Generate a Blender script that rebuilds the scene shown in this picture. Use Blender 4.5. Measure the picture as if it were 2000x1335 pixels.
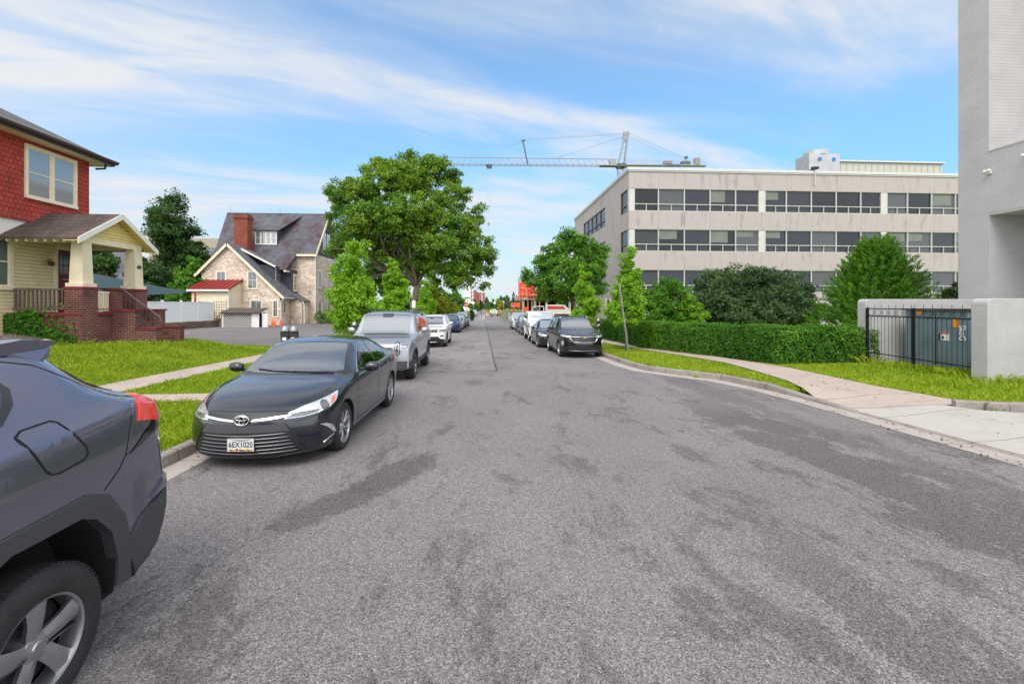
import bpy, bmesh, math, random
import numpy as np
from mathutils import Vector, Matrix
from mathutils.bvhtree import BVHTree
from mathutils.geometry import tessellate_polygon
PI=math.pi; R=math.radians
rnd=random.Random(7)
for o in list(bpy.data.objects): bpy.data.objects.remove(o)
SC=bpy.context.scene; COL=SC.collection

# ---------------- camera, sky, sun, exposure ----------------
YAW=math.atan(57/889.); EYE=1.9; FOC=889.
cam_d=bpy.data.cameras.new('camera'); cam=bpy.data.objects.new('camera',cam_d); COL.objects.link(cam)
cam.location=(0,0,EYE); cam.rotation_euler=(R(90),0,-YAW)
cam_d.lens=16.0; cam_d.sensor_width=36; cam_d.shift_y=-72.5/2000; cam_d.clip_end=4000; cam_d.clip_start=0.05
SC.camera=cam
SUN_EL,SUN_AZ=R(50),R(195)      # azimuth clockwise from +Y: behind the camera, to the left
w=bpy.data.worlds.new('World'); SC.world=w; w.use_nodes=True
SC.view_settings.view_transform='Standard'; SC.view_settings.look='None'; SC.view_settings.gamma=1
SC.view_settings.use_curve_mapping=False; SC.view_settings.exposure=1.0
def world_sky():
    nt=w.node_tree; nt.nodes.clear(); N=nt.nodes.new; L=nt.links.new
    out=N('ShaderNodeOutputWorld'); bg=N('ShaderNodeBackground'); L(bg.outputs[0],out.inputs[0])
    sky=N('ShaderNodeTexSky'); sky.sky_type='NISHITA'; sky.sun_disc=False
    sky.sun_elevation=SUN_EL; sky.sun_rotation=SUN_AZ; sky.air_density=1.0; sky.dust_density=0.6; sky.ozone_density=2.2
    tc=N('ShaderNodeTexCoord')
    # clouds lie in a plane overhead: direction / height gives plane coordinates
    sep=N('ShaderNodeSeparateXYZ'); L(tc.outputs['Generated'],sep.inputs[0])
    mx=N('ShaderNodeMath'); mx.operation='MAXIMUM'; L(sep.outputs[2],mx.inputs[0]); mx.inputs[1].default_value=0.0
    ad=N('ShaderNodeMath'); ad.operation='ADD'; L(mx.outputs[0],ad.inputs[0]); ad.inputs[1].default_value=0.16
    dx=N('ShaderNodeMath'); dx.operation='DIVIDE'; L(sep.outputs[0],dx.inputs[0]); L(ad.outputs[0],dx.inputs[1])
    dy=N('ShaderNodeMath'); dy.operation='DIVIDE'; L(sep.outputs[1],dy.inputs[0]); L(ad.outputs[0],dy.inputs[1])
    cb=N('ShaderNodeCombineXYZ'); L(dx.outputs[0],cb.inputs[0]); L(dy.outputs[0],cb.inputs[1])
    def mth(op,a,b=0.0,cl=False):
        n=N('ShaderNodeMath'); n.operation=op; n.use_clamp=cl
        for i,x in enumerate((a,b)):
            if isinstance(x,(int,float)): n.inputs[i].default_value=x
            else: L(x,n.inputs[i])
        return n.outputs[0]
    U=mth('ADD',mth('MULTIPLY',dx.outputs[0],0.95),mth('MULTIPLY',dy.outputs[0],0.31)); V=mth('ADD',mth('MULTIPLY',dx.outputs[0],-0.31),mth('MULTIPLY',dy.outputs[0],0.95))
    def noise(su,sv,ou,ov,detail,rough,dist):
        c=N('ShaderNodeCombineXYZ'); L(mth('MULTIPLY_ADD',U,su) if False else mth('ADD',mth('MULTIPLY',U,su),ou),c.inputs[0]); L(mth('ADD',mth('MULTIPLY',V,sv),ov),c.inputs[1])
        n=N('ShaderNodeTexNoise'); n.inputs['Scale'].default_value=1; n.inputs['Detail'].default_value=detail; n.inputs['Roughness'].default_value=rough; n.inputs['Distortion'].default_value=dist; L(c.outputs[0],n.inputs['Vector']); return n.outputs[0]
    def rng(x,a,b,c,d):
        n=N('ShaderNodeMapRange'); n.interpolation_type='SMOOTHSTEP'; n.inputs['From Min'].default_value=a; n.inputs['From Max'].default_value=b; n.inputs['To Min'].default_value=c; n.inputs['To Max'].default_value=d; L(x,n.inputs['Value']); return n.outputs[0]
    n1=noise(0.45,1.3,3.1,1.2,9,0.58,0.6); n2=noise(1.6,5.0,5.3,0.7,10,0.62,0.8); n3=noise(0.25,0.5,7.0,2.6,4,0.5,0.2)
    # the long diagonal streak of cirrus, broad at its left end
    dist=mth('ABSOLUTE',mth('ADD',mth('SUBTRACT',V,1.52),mth('MULTIPLY',mth('SUBTRACT',n1,0.5),0.95)))
    wid=rng(U,-1.2,1.1,0.55,0.22)
    st=mth('MULTIPLY',rng(mth('DIVIDE',dist,wid),0.0,1.0,1.0,0.0),rng(n2,0.25,0.62,0.35,1.0))
    st=mth('MULTIPLY',st,0.74)
    bas=mth('MULTIPLY',rng(n1,0.40,0.68,0.0,0.72),rng(n2,0.30,0.65,0.45,1.0))
    lft=mth('MULTIPLY',rng(U,-1.5,0.1,0.55,0.0),rng(n2,0.30,0.7,0.5,1.0))
    m2=N('ShaderNodeMath'); m2.operation='ADD'; L(mth('MAXIMUM',st,bas),m2.inputs[0]); L(mth('ADD',mth('ADD',lft,mth('MULTIPLY',rng(sep.outputs[2],0.60,0.82,0.0,0.95),mth('MULTIPLY',rng(n1,0.38,0.62,0.25,1.0),rng(n2,0.35,0.6,0.5,1.0)))),mth('ADD',mth('ADD',mth('MULTIPLY',rng(n3,0.38,0.66,0.0,0.24),rng(n2,0.25,0.65,0.5,1.0)),0.13),rng(sep.outputs[1],0.50,-0.25,0.03,1.0))),m2.inputs[1])  # extra cloud added overhead and behind the camera, unseen, for fill and reflections
    # veil towards the horizon
    hz=N('ShaderNodeMapRange'); hz.inputs['From Min'].default_value=0.0; hz.inputs['From Max'].default_value=0.22; hz.inputs['To Min'].default_value=0.42; hz.inputs['To Max'].default_value=0.0
    L(sep.outputs[2],hz.inputs['Value'])
    m3=N('ShaderNodeMath'); m3.operation='ADD'; m3.use_clamp=True; L(m2.outputs[0],m3.inputs[0]); L(hz.outputs[0],m3.inputs[1])
    mul=N('ShaderNodeVectorMath'); mul.operation='MULTIPLY'; kz=N('ShaderNodeVectorMath'); kz.operation='SCALE'; L(sky.outputs[0],kz.inputs[0]); L(rng(sep.outputs[2],0.0,0.38,0.60,1.0),kz.inputs['Scale']); L(kz.outputs[0],mul.inputs[0]); mul.inputs[1].default_value=SKYMUL
    mix=N('ShaderNodeMixRGB'); L(m3.outputs[0],mix.inputs[0]); L(mul.outputs[0],mix.inputs[1])
    cv=N('ShaderNodeVectorMath'); cv.operation='SCALE'; cv.inputs[0].default_value=CLOUD[:3]; L(rng(sep.outputs[1],0.54,-0.3,1.0,2.2),cv.inputs['Scale']); L(cv.outputs[0],mix.inputs[2])  # cloud colour boosted to the sides and rear, unseen fill light added
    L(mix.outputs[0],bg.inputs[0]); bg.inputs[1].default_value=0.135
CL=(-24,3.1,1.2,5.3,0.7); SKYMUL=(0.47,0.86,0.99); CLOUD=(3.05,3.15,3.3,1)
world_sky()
sd=bpy.data.lights.new('sun','SUN'); sd.energy=1.15; sd.angle=R(34); sd.color=(1,0.95,0.88)
so=bpy.data.objects.new('sun',sd); COL.objects.link(so)
so.rotation_euler=(R(90)-SUN_EL,0,-SUN_AZ+PI)   # lamp -Z points away from the sun
so.location=(0,0,30)
_d=Vector((math.sin(SUN_AZ)*math.cos(SUN_EL),math.cos(SUN_AZ)*math.cos(SUN_EL),math.sin(SUN_EL)))
so.rotation_euler=(_d).to_track_quat('Z','Y').to_euler()
SC.cycles.max_bounces=6; SC.cycles.transparent_max_bounces=8; SC.cycles.use_denoising=True
SC.cycles.sample_clamp_indirect=6

# ---------------- frame helpers ----------------
SN,CS=math.sin(YAW),math.cos(YAW)
def at(px,Z):
    """ground-plan point at photo column px and depth Z"""
    xc=(px-1000)/FOC*Z
    return xc*CS+Z*SN, Z*CS-xc*SN
def zh(py,Z): return EYE-(py-595)/FOC*Z
def road_z(Y): return -0.015*min(max(Y,0.0),80.0)
def sst(a,b,x):
    t=min(max((x-a)/(b-a),0),1); return t*t*(3-2*t)
def gz(X,Y):
    """terrain height outside the carriageway"""
    base=road_z(Y)+0.15
    if X<-3.9:
        k=sst(-8.6,-10.5,X)*sst(20.5,25,Y)
        base=base*(1-k)+(-0.22-0.004*(Y-24))*k
        base+=0.62*sst(-9.2,-12.6,X)*(1-sst(19.8,23.5,Y))*sst(-30,8,Y)
    return base

# ---------------- materials ----------------
MATS={}
def new_mat(name):
    m=bpy.data.materials.new(name); m.use_nodes=True; return m
def P_(m): return m.node_tree.nodes['Principled BSDF']
def pm(name,col,rough=0.6,metal=0.0,var=0.0,vscale=4.0,bump=0.0,bscale=60.0,spec=None,coat=0.0,stretch=(1,1,1),flake=None):
    """plain principled material with optional low-frequency tone variation and fine bump"""
    if name in MATS: return MATS[name]
    m=new_mat(name); nt=m.node_tree; p=P_(m); N=nt.nodes.new; L=nt.links.new
    p.inputs['Base Color'].default_value=(*col,1); p.inputs['Roughness'].default_value=rough; p.inputs['Metallic'].default_value=metal
    if spec is not None: p.inputs['Specular IOR Level'].default_value=spec
    if coat: p.inputs['Coat Weight'].default_value=coat; p.inputs['Coat Roughness'].default_value=0.04
    if var or bump:
        tc=N('ShaderNodeTexCoord'); mp=N('ShaderNodeMapping'); mp.inputs['Scale'].default_value=stretch; L(tc.outputs['Object'],mp.inputs[0])
    if var:
        nz=N('ShaderNodeTexNoise'); nz.inputs['Scale'].default_value=vscale; nz.inputs['Detail'].default_value=6; nz.inputs['Roughness'].default_value=0.6; L(mp.outputs[0],nz.inputs['Vector'])
        mr=N('ShaderNodeMapRange'); mr.inputs['From Min'].default_value=0.3; mr.inputs['From Max'].default_value=0.7; mr.inputs['To Min'].default_value=1-var; mr.inputs['To Max'].default_value=1+var; L(nz.outputs[0],mr.inputs['Value'])
        vm=N('ShaderNodeVectorMath'); vm.operation='SCALE'; vm.inputs[0].default_value=col; L(mr.outputs[0],vm.inputs['Scale']); L(vm.outputs[0],p.inputs['Base Color'])
    if bump:
        nb=N('ShaderNodeTexNoise'); nb.inputs['Scale'].default_value=bscale; nb.inputs['Detail'].default_value=4; L(mp.outputs[0],nb.inputs['Vector'])
        bp=N('ShaderNodeBump'); bp.inputs['Strength'].default_value=bump; bp.inputs['Distance'].default_value=0.02; L(nb.outputs[0],bp.inputs['Height']); L(bp.outputs[0],p.inputs['Normal'])
    MATS[name]=m; return m
def wall_vec(nt,sx=1,sz=1):
    """(horizontal, vertical) coordinates on an upright wall, whichever way it faces"""
    N=nt.nodes.new; L=nt.links.new
    tc=N('ShaderNodeTexCoord'); s=N('ShaderNodeSeparateXYZ'); L(tc.outputs['Object'],s.inputs[0])
    sn=N('ShaderNodeSeparateXYZ'); L(tc.outputs['Normal'],sn.inputs[0])
    ab=N('ShaderNodeMath'); ab.operation='ABSOLUTE'; L(sn.outputs[0],ab.inputs[0])
    gt=N('ShaderNodeMath'); gt.operation='GREATER_THAN'; L(ab.outputs[0],gt.inputs[0]); gt.inputs[1].default_value=0.6
    mx=N('ShaderNodeMix'); L(gt.outputs[0],mx.inputs[0]); L(s.outputs[0],mx.inputs[2]); L(s.outputs[1],mx.inputs[3])
    a=N('ShaderNodeMath'); a.operation='MULTIPLY'; L(mx.outputs[0],a.inputs[0]); a.inputs[1].default_value=sx
    b=N('ShaderNodeMath'); b.operation='MULTIPLY'; L(s.outputs[2],b.inputs[0]); b.inputs[1].default_value=sz
    c=N('ShaderNodeCombineXYZ'); L(a.outputs[0],c.inputs[0]); L(b.outputs[0],c.inputs[1]); return c.outputs[0]
def brick_mat(name,c1,c2,mortar,bw,bh,ms,rough=0.85,bump=0.5,var=0.25,vscale=1.2,offset=0.5,stain=None):
    if name in MATS: return MATS[name]
    m=new_mat(name); nt=m.node_tree; p=P_(m); N=nt.nodes.new; L=nt.links.new
    v=wall_vec(nt)
    b=N('ShaderNodeTexBrick'); L(v,b.inputs['Vector']); b.offset=offset
    b.inputs['Color1'].default_value=(*c1,1); b.inputs['Color2'].default_value=(*c2,1); b.inputs['Mortar'].default_value=(*mortar,1)
    b.inputs['Scale'].default_value=1; b.inputs['Mortar Size'].default_value=ms; b.inputs['Mortar Smooth'].default_value=0.3
    b.inputs['Brick Width'].default_value=bw; b.inputs['Row Height'].default_value=bh
    nz=N('ShaderNodeTexNoise'); nz.inputs['Scale'].default_value=vscale; nz.inputs['Detail'].default_value=7; L(v,nz.inputs['Vector'])
    mr=N('ShaderNodeMapRange'); mr.inputs['From Min'].default_value=0.3; mr.inputs['From Max'].default_value=0.7; mr.inputs['To Min'].default_value=1-var; mr.inputs['To Max'].default_value=1+var; L(nz.outputs[0],mr.inputs['Value'])
    vm=N('ShaderNodeVectorMath'); vm.operation='SCALE'; L(b.outputs['Color'],vm.inputs[0]); L(mr.outputs[0],vm.inputs['Scale'])
    col=vm.outputs[0]
    if stain:
        n2=N('ShaderNodeTexNoise'); n2.inputs['Scale'].default_value=stain[1]; n2.inputs['Detail'].default_value=8; n2.inputs['Roughness'].default_value=0.7; L(v,n2.inputs['Vector'])
        m2=N('ShaderNodeMapRange'); m2.inputs['From Min'].default_value=stain[2]; m2.inputs['From Max'].default_value=stain[3]; L(n2.outputs[0],m2.inputs['Value'])
        mc=N('ShaderNodeMixRGB'); L(m2.outputs[0],mc.inputs[0]); L(col,mc.inputs[1]); mc.inputs[2].default_value=(*stain[0],1); col=mc.outputs[0]
    L(col,p.inputs['Base Color']); p.inputs['Roughness'].default_value=rough
    iv=N('ShaderNodeMath'); iv.operation='SUBTRACT'; iv.inputs[0].default_value=1; L(b.outputs['Fac'],iv.inputs[1])
    bp=N('ShaderNodeBump'); bp.inputs['Strength'].default_value=bump; bp.inputs['Distance'].default_value=0.01; L(iv.outputs[0],bp.inputs['Height']); L(bp.outputs[0],p.inputs['Normal'])
    MATS[name]=m; return m

# ---------------- mesh builder ----------------
def link(name,me,m,parent=None,smooth=False,mats=None):
    o=bpy.data.objects.new(name,me); COL.objects.link(o)
    for mm in (mats or [m]): me.materials.append(mm)
    if parent is not None: o.parent=parent
    if smooth: me.shade_smooth()
    return o
class MB:
    def __init__(s,org=(0,0,0)): s.v=[]; s.f=[]; s.m=[]; s.o=Vector(org); s.k=0
    def add(s,vs,fs):
        b=len(s.v); s.v+= [tuple(Vector(p)-s.o) for p in vs]; s.f+=[tuple(b+i for i in f) for f in fs]; s.m+=[s.k]*len(fs); return s
    def box(s,x0,x1,y0,y1,z0,z1):
        if x0>x1:x0,x1=x1,x0
        if y0>y1:y0,y1=y1,y0
        if z0>z1:z0,z1=z1,z0
        return s.add([(x,y,z) for z in (z0,z1) for x,y in ((x0,y0),(x1,y0),(x1,y1),(x0,y1))],
              [(3,2,1,0),(4,5,6,7),(0,1,5,4),(1,2,6,5),(2,3,7,6),(3,0,4,7)])
    def prism(s,poly,d):
        """poly: list of 3D points (planar), extruded by vector d"""
        n=len(poly); d=Vector(d); a=[Vector(p) for p in poly]; b=[p+d for p in a]
        nr=Vector((0,0,0))
        for i in range(n): nr+=a[i].cross(a[(i+1)%n])
        fl=nr.dot(d)>0
        f1=tuple(range(n)); f2=tuple(range(n,2*n))
        fs=[f1[::-1] if fl else f1, f2 if fl else f2[::-1]]
        for i in range(n):
            q=(i,(i+1)%n,n+(i+1)%n,n+i); fs.append(q if fl else q[::-1])
        return s.add(a+b,fs)
    def tube(s,p0,p1,r0,r1=None,n=8,cap=True):
        r1=r0 if r1 is None else r1
        p0=Vector(p0);p1=Vector(p1); d=(p1-p0)
        if d.length<1e-6:return s
        d.normalize(); u=d.orthogonal().normalized(); w_=d.cross(u)
        vs=[p0+(u*math.cos(2*PI*i/n)+w_*math.sin(2*PI*i/n))*r0 for i in range(n)]+[p1+(u*math.cos(2*PI*i/n)+w_*math.sin(2*PI*i/n))*r1 for i in range(n)]
        fs=[(i,(i+1)%n,n+(i+1)%n,n+i) for i in range(n)]
        if cap: fs+=[tuple(range(n))[::-1],tuple(range(n,2*n))]
        return s.add(vs,fs)
    def path(s,pts,rs,n=8):
        """one continuous swept tube through pts"""
        P=[Vector(p) for p in pts]; P=[p for i,p in enumerate(P) if i==0 or (p-P[i-1]).length>1e-5]
        m=len(P)
        if m<2: return s
        R_=list(rs) if isinstance(rs,(list,tuple)) else [rs]*m
        closed=(P[0]-P[-1]).length<1e-4 and m>3
        T=[]
        for i in range(m):
            if closed: a=P[(i-1)%(m-1)]; b=P[(i+1)%(m-1)] if i<m-1 else P[1]
            else: a=P[max(i-1,0)]; b=P[min(i+1,m-1)]
            T.append((b-a).normalized())
        u=T[0].orthogonal().normalized(); vs=[]
        for i in range(m):
            u=(u-T[i]*u.dot(T[i]))
            u=u.normalized() if u.length>1e-6 else T[i].orthogonal().normalized()
            w_=T[i].cross(u); r_=R_[min(i,len(R_)-1)]
            vs+=[P[i]+(u*math.cos(2*PI*k/n)+w_*math.sin(2*PI*k/n))*r_ for k in range(n)]
        fs=[(i*n+k,i*n+(k+1)%n,(i+1)*n+(k+1)%n,(i+1)*n+k) for i in range(m-1) for k in range(n)]
        if not closed: fs+=[tuple(range(n))[::-1],tuple(range((m-1)*n,m*n))]
        return s.add(vs,fs)
    def beam(s,p0,p1,w_,h,up=(0,0,1)):
        p0=Vector(p0);p1=Vector(p1); d=(p1-p0).normalized(); u=Vector(up); 
        if abs(d.dot(u))>0.99:u=Vector((1,0,0))
        sd_=d.cross(u).normalized(); u=sd_.cross(d)
        q=[sd_*(a*w_/2)+u*(b*h/2) for a,b in ((-1,-1),(1,-1),(1,1),(-1,1))]
        return s.add([p0+k for k in q]+[p1+k for k in q],[(3,2,1,0),(4,5,6,7),(0,1,5,4),(1,2,6,5),(2,3,7,6),(3,0,4,7)])
    def lathe(s,prof,c=(0,0,0),ax='Z',n=24):
        """prof: (radius, height) pairs, revolved about an axis through c"""
        c=Vector(c); vs=[]
        for r_,h in prof:
            for i in range(n):
                a=2*PI*i/n; x,y=r_*math.cos(a),r_*math.sin(a)
                vs.append(c+(Vector((x,y,h)) if ax=='Z' else Vector((x,h,y)) if ax=='Y' else Vector((h,x,y))))
        fs=[]
        for j in range(len(prof)-1):
            for i in range(n):
                q=(j*n+i,j*n+(i+1)%n,(j+1)*n+(i+1)%n,(j+1)*n+i); fs.append(q)
        return s.add(vs,fs)
    def ball(s,c,r_,n=12,m=8,sq=(1,1,1)):
        return s.lathe([(r_*math.sin(PI*j/m)+1e-4,-r_*math.cos(PI*j/m)) for j in range(m+1)],c,'Z',n) if sq==(1,1,1) else s._ell(c,r_,n,m,sq)
    def _ell(s,c,r_,n,m,sq):
        c=Vector(c); vs=[];
        for j in range(m+1):
            for i in range(n):
                a=2*PI*i/n; t=PI*j/m
                vs.append(c+Vector((r_*math.sin(t)*math.cos(a)*sq[0],r_*math.sin(t)*math.sin(a)*sq[1],-r_*math.cos(t)*sq[2])))
        return s.add(vs,[(j*n+i,j*n+(i+1)%n,(j+1)*n+(i+1)%n,(j+1)*n+i) for j in range(m) for i in range(n)])
    def mesh(s,name='m'):
        me=bpy.data.meshes.new(name); me.from_pydata(s.v,[],s.f); 
        if any(s.m): me.polygons.foreach_set('material_index',s.m)
        me.update(); return me
    def build(s,name,m,parent=None,smooth=False,bevel=0,mats=None,angle=None):
        me=s.mesh(name); bm=bmesh.new(); bm.from_mesh(me); bmesh.ops.recalc_face_normals(bm,faces=bm.faces); bm.to_mesh(me); bm.free()
        o=link(name,me,m,parent,smooth,mats)
        if smooth and angle:
            me.set_sharp_from_angle(angle=R(angle))
        if bevel:
            b=o.modifiers.new('bevel','BEVEL'); b.width=bevel; b.segments=2; b.limit_method='ANGLE'; b.angle_limit=R(40)
        return o
def tag(o,label=None,cat=None,group=None,kind=None):
    if label:o['label']=label
    if cat:o['category']=cat
    if group:o['group']=group
    if kind:o['kind']=kind
    return o
def thing(name,loc,label,cat,group=None,rz=0):
    o=bpy.data.objects.new(name,None); o.empty_display_size=0.3; COL.objects.link(o); o.location=loc; o.rotation_euler=(0,0,rz)
    return tag(o,label,cat,group)
def kids(o): return [c for c in bpy.data.objects if c.parent is o]
def copy_tree(o,parent=None,memo=None):
    c=o.copy(); COL.objects.link(c); c.parent=parent
    for ch in kids(o): copy_tree(ch,c)
    return c
def text_obj(name,txt,size,m,parent,mat4,ext=0.002,bold=0.0,sx=1.0):
    cu=bpy.data.curves.new(name,'FONT'); cu.body=txt; cu.size=size; cu.extrude=ext; cu.align_x='CENTER'; cu.align_y='CENTER'; cu.offset=bold
    o=bpy.data.objects.new(name,cu); COL.objects.link(o)
    bpy.context.view_layer.update()
    me=bpy.data.meshes.new_from_object(o.evaluated_get(bpy.context.evaluated_depsgraph_get()))
    bpy.data.objects.remove(o); me.name=name
    me.transform(mat4@Matrix.Diagonal((sx,1,1,1))); me.materials.clear(); me.materials.append(m)
    t=bpy.data.objects.new(name,me); COL.objects.link(t); t.parent=parent; return t
def face_mat(loc,facing):
    """matrix that stands text upright at loc; facing = direction (x,y) the text looks towards"""
    f=Vector((facing[0],facing[1],0)).normalized(); x=Vector((0,0,1)).cross(f)
    return Matrix(((x.x,0,f.x,loc[0]),(x.y,0,f.y,loc[1]),(x.z,1,f.z,loc[2]),(0,0,0,1)))
# ---------------- ground, road, kerbs, walks ----------------
def sheet(name,poly,zf,m,step=1.0,kind='structure'):
    """flat-ish area cut from a grid so that it follows the terrain; poly = plan outline"""
    bm=bmesh.new(); vs=[bm.verts.new((x,y,0)) for x,y in poly]; bm.faces.new(vs)
    bmesh.ops.triangulate(bm,faces=bm.faces)
    xs=[p[0] for p in poly]; ys=[p[1] for p in poly]
    for ax,lo,hi in ((0,min(xs),max(xs)),(1,min(ys),max(ys))):
        k=math.ceil(lo/step)
        while k*step<hi:
            n=[0,0,0]; n[ax]=1; c=[0,0,0]; c[ax]=k*step
            bmesh.ops.bisect_plane(bm,geom=bm.verts[:]+bm.edges[:]+bm.faces[:],plane_co=c,plane_no=n,dist=1e-4); k+=1
    for v in bm.verts: v.co.z=zf(v.co.x,v.co.y)
    bmesh.ops.recalc_face_normals(bm,faces=bm.faces)
    if sum(f.normal.z for f in bm.faces)<0: bmesh.ops.reverse_faces(bm,faces=bm.faces)
    me=bpy.data.meshes.new(name); bm.to_mesh(me); bm.free()
    o=link(name,me,m); 
    if kind: o['kind']=kind
    return o
def grass_ground_mat():
    m=new_mat('grass_ground'); nt=m.node_tree; p=P_(m); N=nt.nodes.new; L=nt.links.new
    tc=N('ShaderNodeTexCoord'); n1=N('ShaderNodeTexNoise'); n1.inputs['Scale'].default_value=0.9; n1.inputs['Detail'].default_value=6; L(tc.outputs['Object'],n1.inputs['Vector'])
    n2=N('ShaderNodeTexNoise'); n2.inputs['Scale'].default_value=28; n2.inputs['Detail'].default_value=5; n2.inputs['Roughness'].default_value=0.7; L(tc.outputs['Object'],n2.inputs['Vector'])
    c=N('ShaderNodeValToRGB'); e=c.color_ramp.elements; e[0].position=0.35; e[0].color=(0.09,0.14,0.006,1); e[1].position=0.7; e[1].color=(0.24,0.29,0.02,1); L(n1.outputs[0],c.inputs[0])
    mr=N('ShaderNodeMapRange'); mr.inputs['From Min'].default_value=0.3; mr.inputs['From Max'].default_value=0.7; mr.inputs['To Min'].default_value=0.55; mr.inputs['To Max'].default_value=1.3; L(n2.outputs[0],mr.inputs['Value'])
    vm=N('ShaderNodeVectorMath'); vm.operation='SCALE'; L(c.outputs[0],vm.inputs[0]); L(mr.outputs[0],vm.inputs['Scale']); L(vm.outputs[0],p.inputs['Base Color'])
    p.inputs['Roughness'].default_value=0.95; p.inputs['Specular IOR Level'].default_value=0.1
    b=N('ShaderNodeBump'); b.inputs['Strength'].default_value=0.8; b.inputs['Distance'].default_value=0.04; L(n2.outputs[0],b.inputs['Height']); L(b.outputs[0],p.inputs['Normal']); return m
GRASSG=grass_ground_mat()
def asphalt_mat(name,base,patches=True,cracks=True):
    m=new_mat(name); nt=m.node_tree; p=P_(m); N=nt.nodes.new; L=nt.links.new
    tc=N('ShaderNodeTexCoord'); V=tc.outputs['Object']
    def noise(s,d,r,vec=V,dist=0):
        n=N('ShaderNodeTexNoise'); n.inputs['Scale'].default_value=s; n.inputs['Detail'].default_value=d; n.inputs['Roughness'].default_value=r; n.inputs['Distortion'].default_value=dist; L(vec,n.inputs['Vector']); return n.outputs[0]
    def rng(x,a,b,c,d,sm=False):
        n=N('ShaderNodeMapRange'); n.inputs['From Min'].default_value=a; n.inputs['From Max'].default_value=b; n.inputs['To Min'].default_value=c; n.inputs['To Max'].default_value=d
        if sm:n.interpolation_type='SMOOTHSTEP'
        L(x,n.inputs['Value']); return n.outputs[0]
    def mth(op,a,b,cl=False):
        n=N('ShaderNodeMath'); n.operation=op; n.use_clamp=cl
        for i,x in enumerate((a,b)):
            if isinstance(x,(int,float)): n.inputs[i].default_value=x
            else: L(x,n.inputs[i])
        return n.outputs[0]
    # aggregate: stones of several sizes, some pale, dark pits between
    vo=N('ShaderNodeTexVoronoi'); vo.inputs['Scale'].default_value=125; L(V,vo.inputs['Vector'])
    sp=N('ShaderNodeSeparateColor'); L(vo.outputs['Color'],sp.inputs[0])
    stone=rng(sp.outputs[0],0.0,1.0,0.45,1.5)
    pale=rng(sp.outputs[1],0.93,0.98,0.0,0.9)
    fine=rng(noise(260,3,0.7),0.3,0.7,0.6,1.4)
    mid=rng(noise(30,4,0.7),0.3,0.7,0.80,1.2)
    big=rng(noise(0.35,4,0.55),0.3,0.7,0.90,1.10)
    f=mth('MULTIPLY',mth('MULTIPLY',stone,fine),mth('MULTIPLY',mid,big))
    f=mth('ADD',f,pale)
    if patches:
        sx=N('ShaderNodeSeparateXYZ'); L(V,sx.inputs[0]); X,Y=sx.outputs[0],sx.outputs[1]
        mp=N('ShaderNodeMapping'); mp.inputs['Scale'].default_value=(1.0,0.42,1); L(V,mp.inputs[0])
        rag=mth('ADD',mth('MULTIPLY',noise(1.1,5,0.6,mp.outputs[0],0.6),0.45),mth('MULTIPLY',noise(7.0,12,0.85,mp.outputs[0],0.5),0.55))
        def band(c,w_,y0,y1,amt,slope=0.0):
            # dark worn lane with ragged edge around X=c
            xx=mth('SUBTRACT',mth('SUBTRACT',X,c),mth('MULTIPLY',Y,slope)); d=mth('ABSOLUTE',xx,0)
            e=mth('ADD',rng(d,0,w_,1.0,0.0),mth('MULTIPLY',mth('SUBTRACT',rag,0.5),5.5))
            k=rng(e,0.42,0.56,0,amt,True)
            ya=rng(Y,y0,y0+1.5,0,1,True); yb=rng(Y,y1-3.5,y1,1,0,True)
            return mth('MULTIPLY',mth('MULTIPLY',k,ya),yb)
        tot=band(4.35,1.35,-1,11.0,0.40,0.05)
        tot=mth('MAXIMUM',tot,band(2.55,0.55,-1,5.5,0.34))
        tot=mth('MAXIMUM',tot,band(1.5,0.9,-2,3.2,0.34))
        tot=mth('MAXIMUM',tot,band(-0.4,1.5,-2,2.95,0.30))
        tot=mth('MAXIMUM',tot,band(5.4,0.6,4,15,0.25))
        # mottled wear everywhere, stronger close to the camera side and on the right lane
        mot=rng(mth('ADD',noise(1.3,10,0.80,mp.outputs[0],0.4),mth('MULTIPLY',rng(Y,0.5,5.0,1,0,True),0.07)),0.53,0.60,0,0.34,True)
        tot=mth('MAXIMUM',tot,mot)
        # oil patch between the front cars, plus a small one beside it
        def blob(cx,cy,rx,ry,ang,amt):
            mq=N('ShaderNodeMapping'); mq.vector_type='TEXTURE'; mq.inputs['Location'].default_value=(cx,cy,0); mq.inputs['Rotation'].default_value=(0,0,R(ang)); mq.inputs['Scale'].default_value=(rx,ry,1)
            L(V,mq.inputs[0]); s2=N('ShaderNodeSeparateXYZ'); L(mq.outputs[0],s2.inputs[0])
            q=mth('SQRT',mth('ADD',mth('POWER',mth('ABSOLUTE',s2.outputs[0],0),2.0),mth('POWER',mth('ABSOLUTE',s2.outputs[1],0),2.0)),0)
            e=mth('ADD',q,mth('MULTIPLY',mth('SUBTRACT',noise(6,12,0.9,V,0.4),0.5),3.2))
            return rng(e,0.82,1.02,amt,0,True)
        for a in ((-1.05,5.35,0.30,0.95,-22,0.46),(-1.45,4.65,0.26,0.75,-34,0.40),(-0.68,5.75,0.13,0.30,10,0.34)):
            tot=mth('MAXIMUM',tot,blob(*a))
        f=mth('MULTIPLY',f,mth('SUBTRACT',1.0,tot))
        # the older, paler surface further on; a sealed joint down the middle of the road
        wob=mth('MULTIPLY',mth('SUBTRACT',noise(0.8,4,0.6),0.5),0.5)
        far=rng(mth('ADD',Y,wob),14.55,14.65,0,1); leftw=rng(mth('ADD',X,mth('MULTIPLY',wob,0.25)),0.40,0.44,1,0)
        old=mth('MULTIPLY',far,leftw)
        f=mth('MULTIPLY',f,mth('ADD',1.0,mth('MULTIPLY',old,0.16)))
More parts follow.
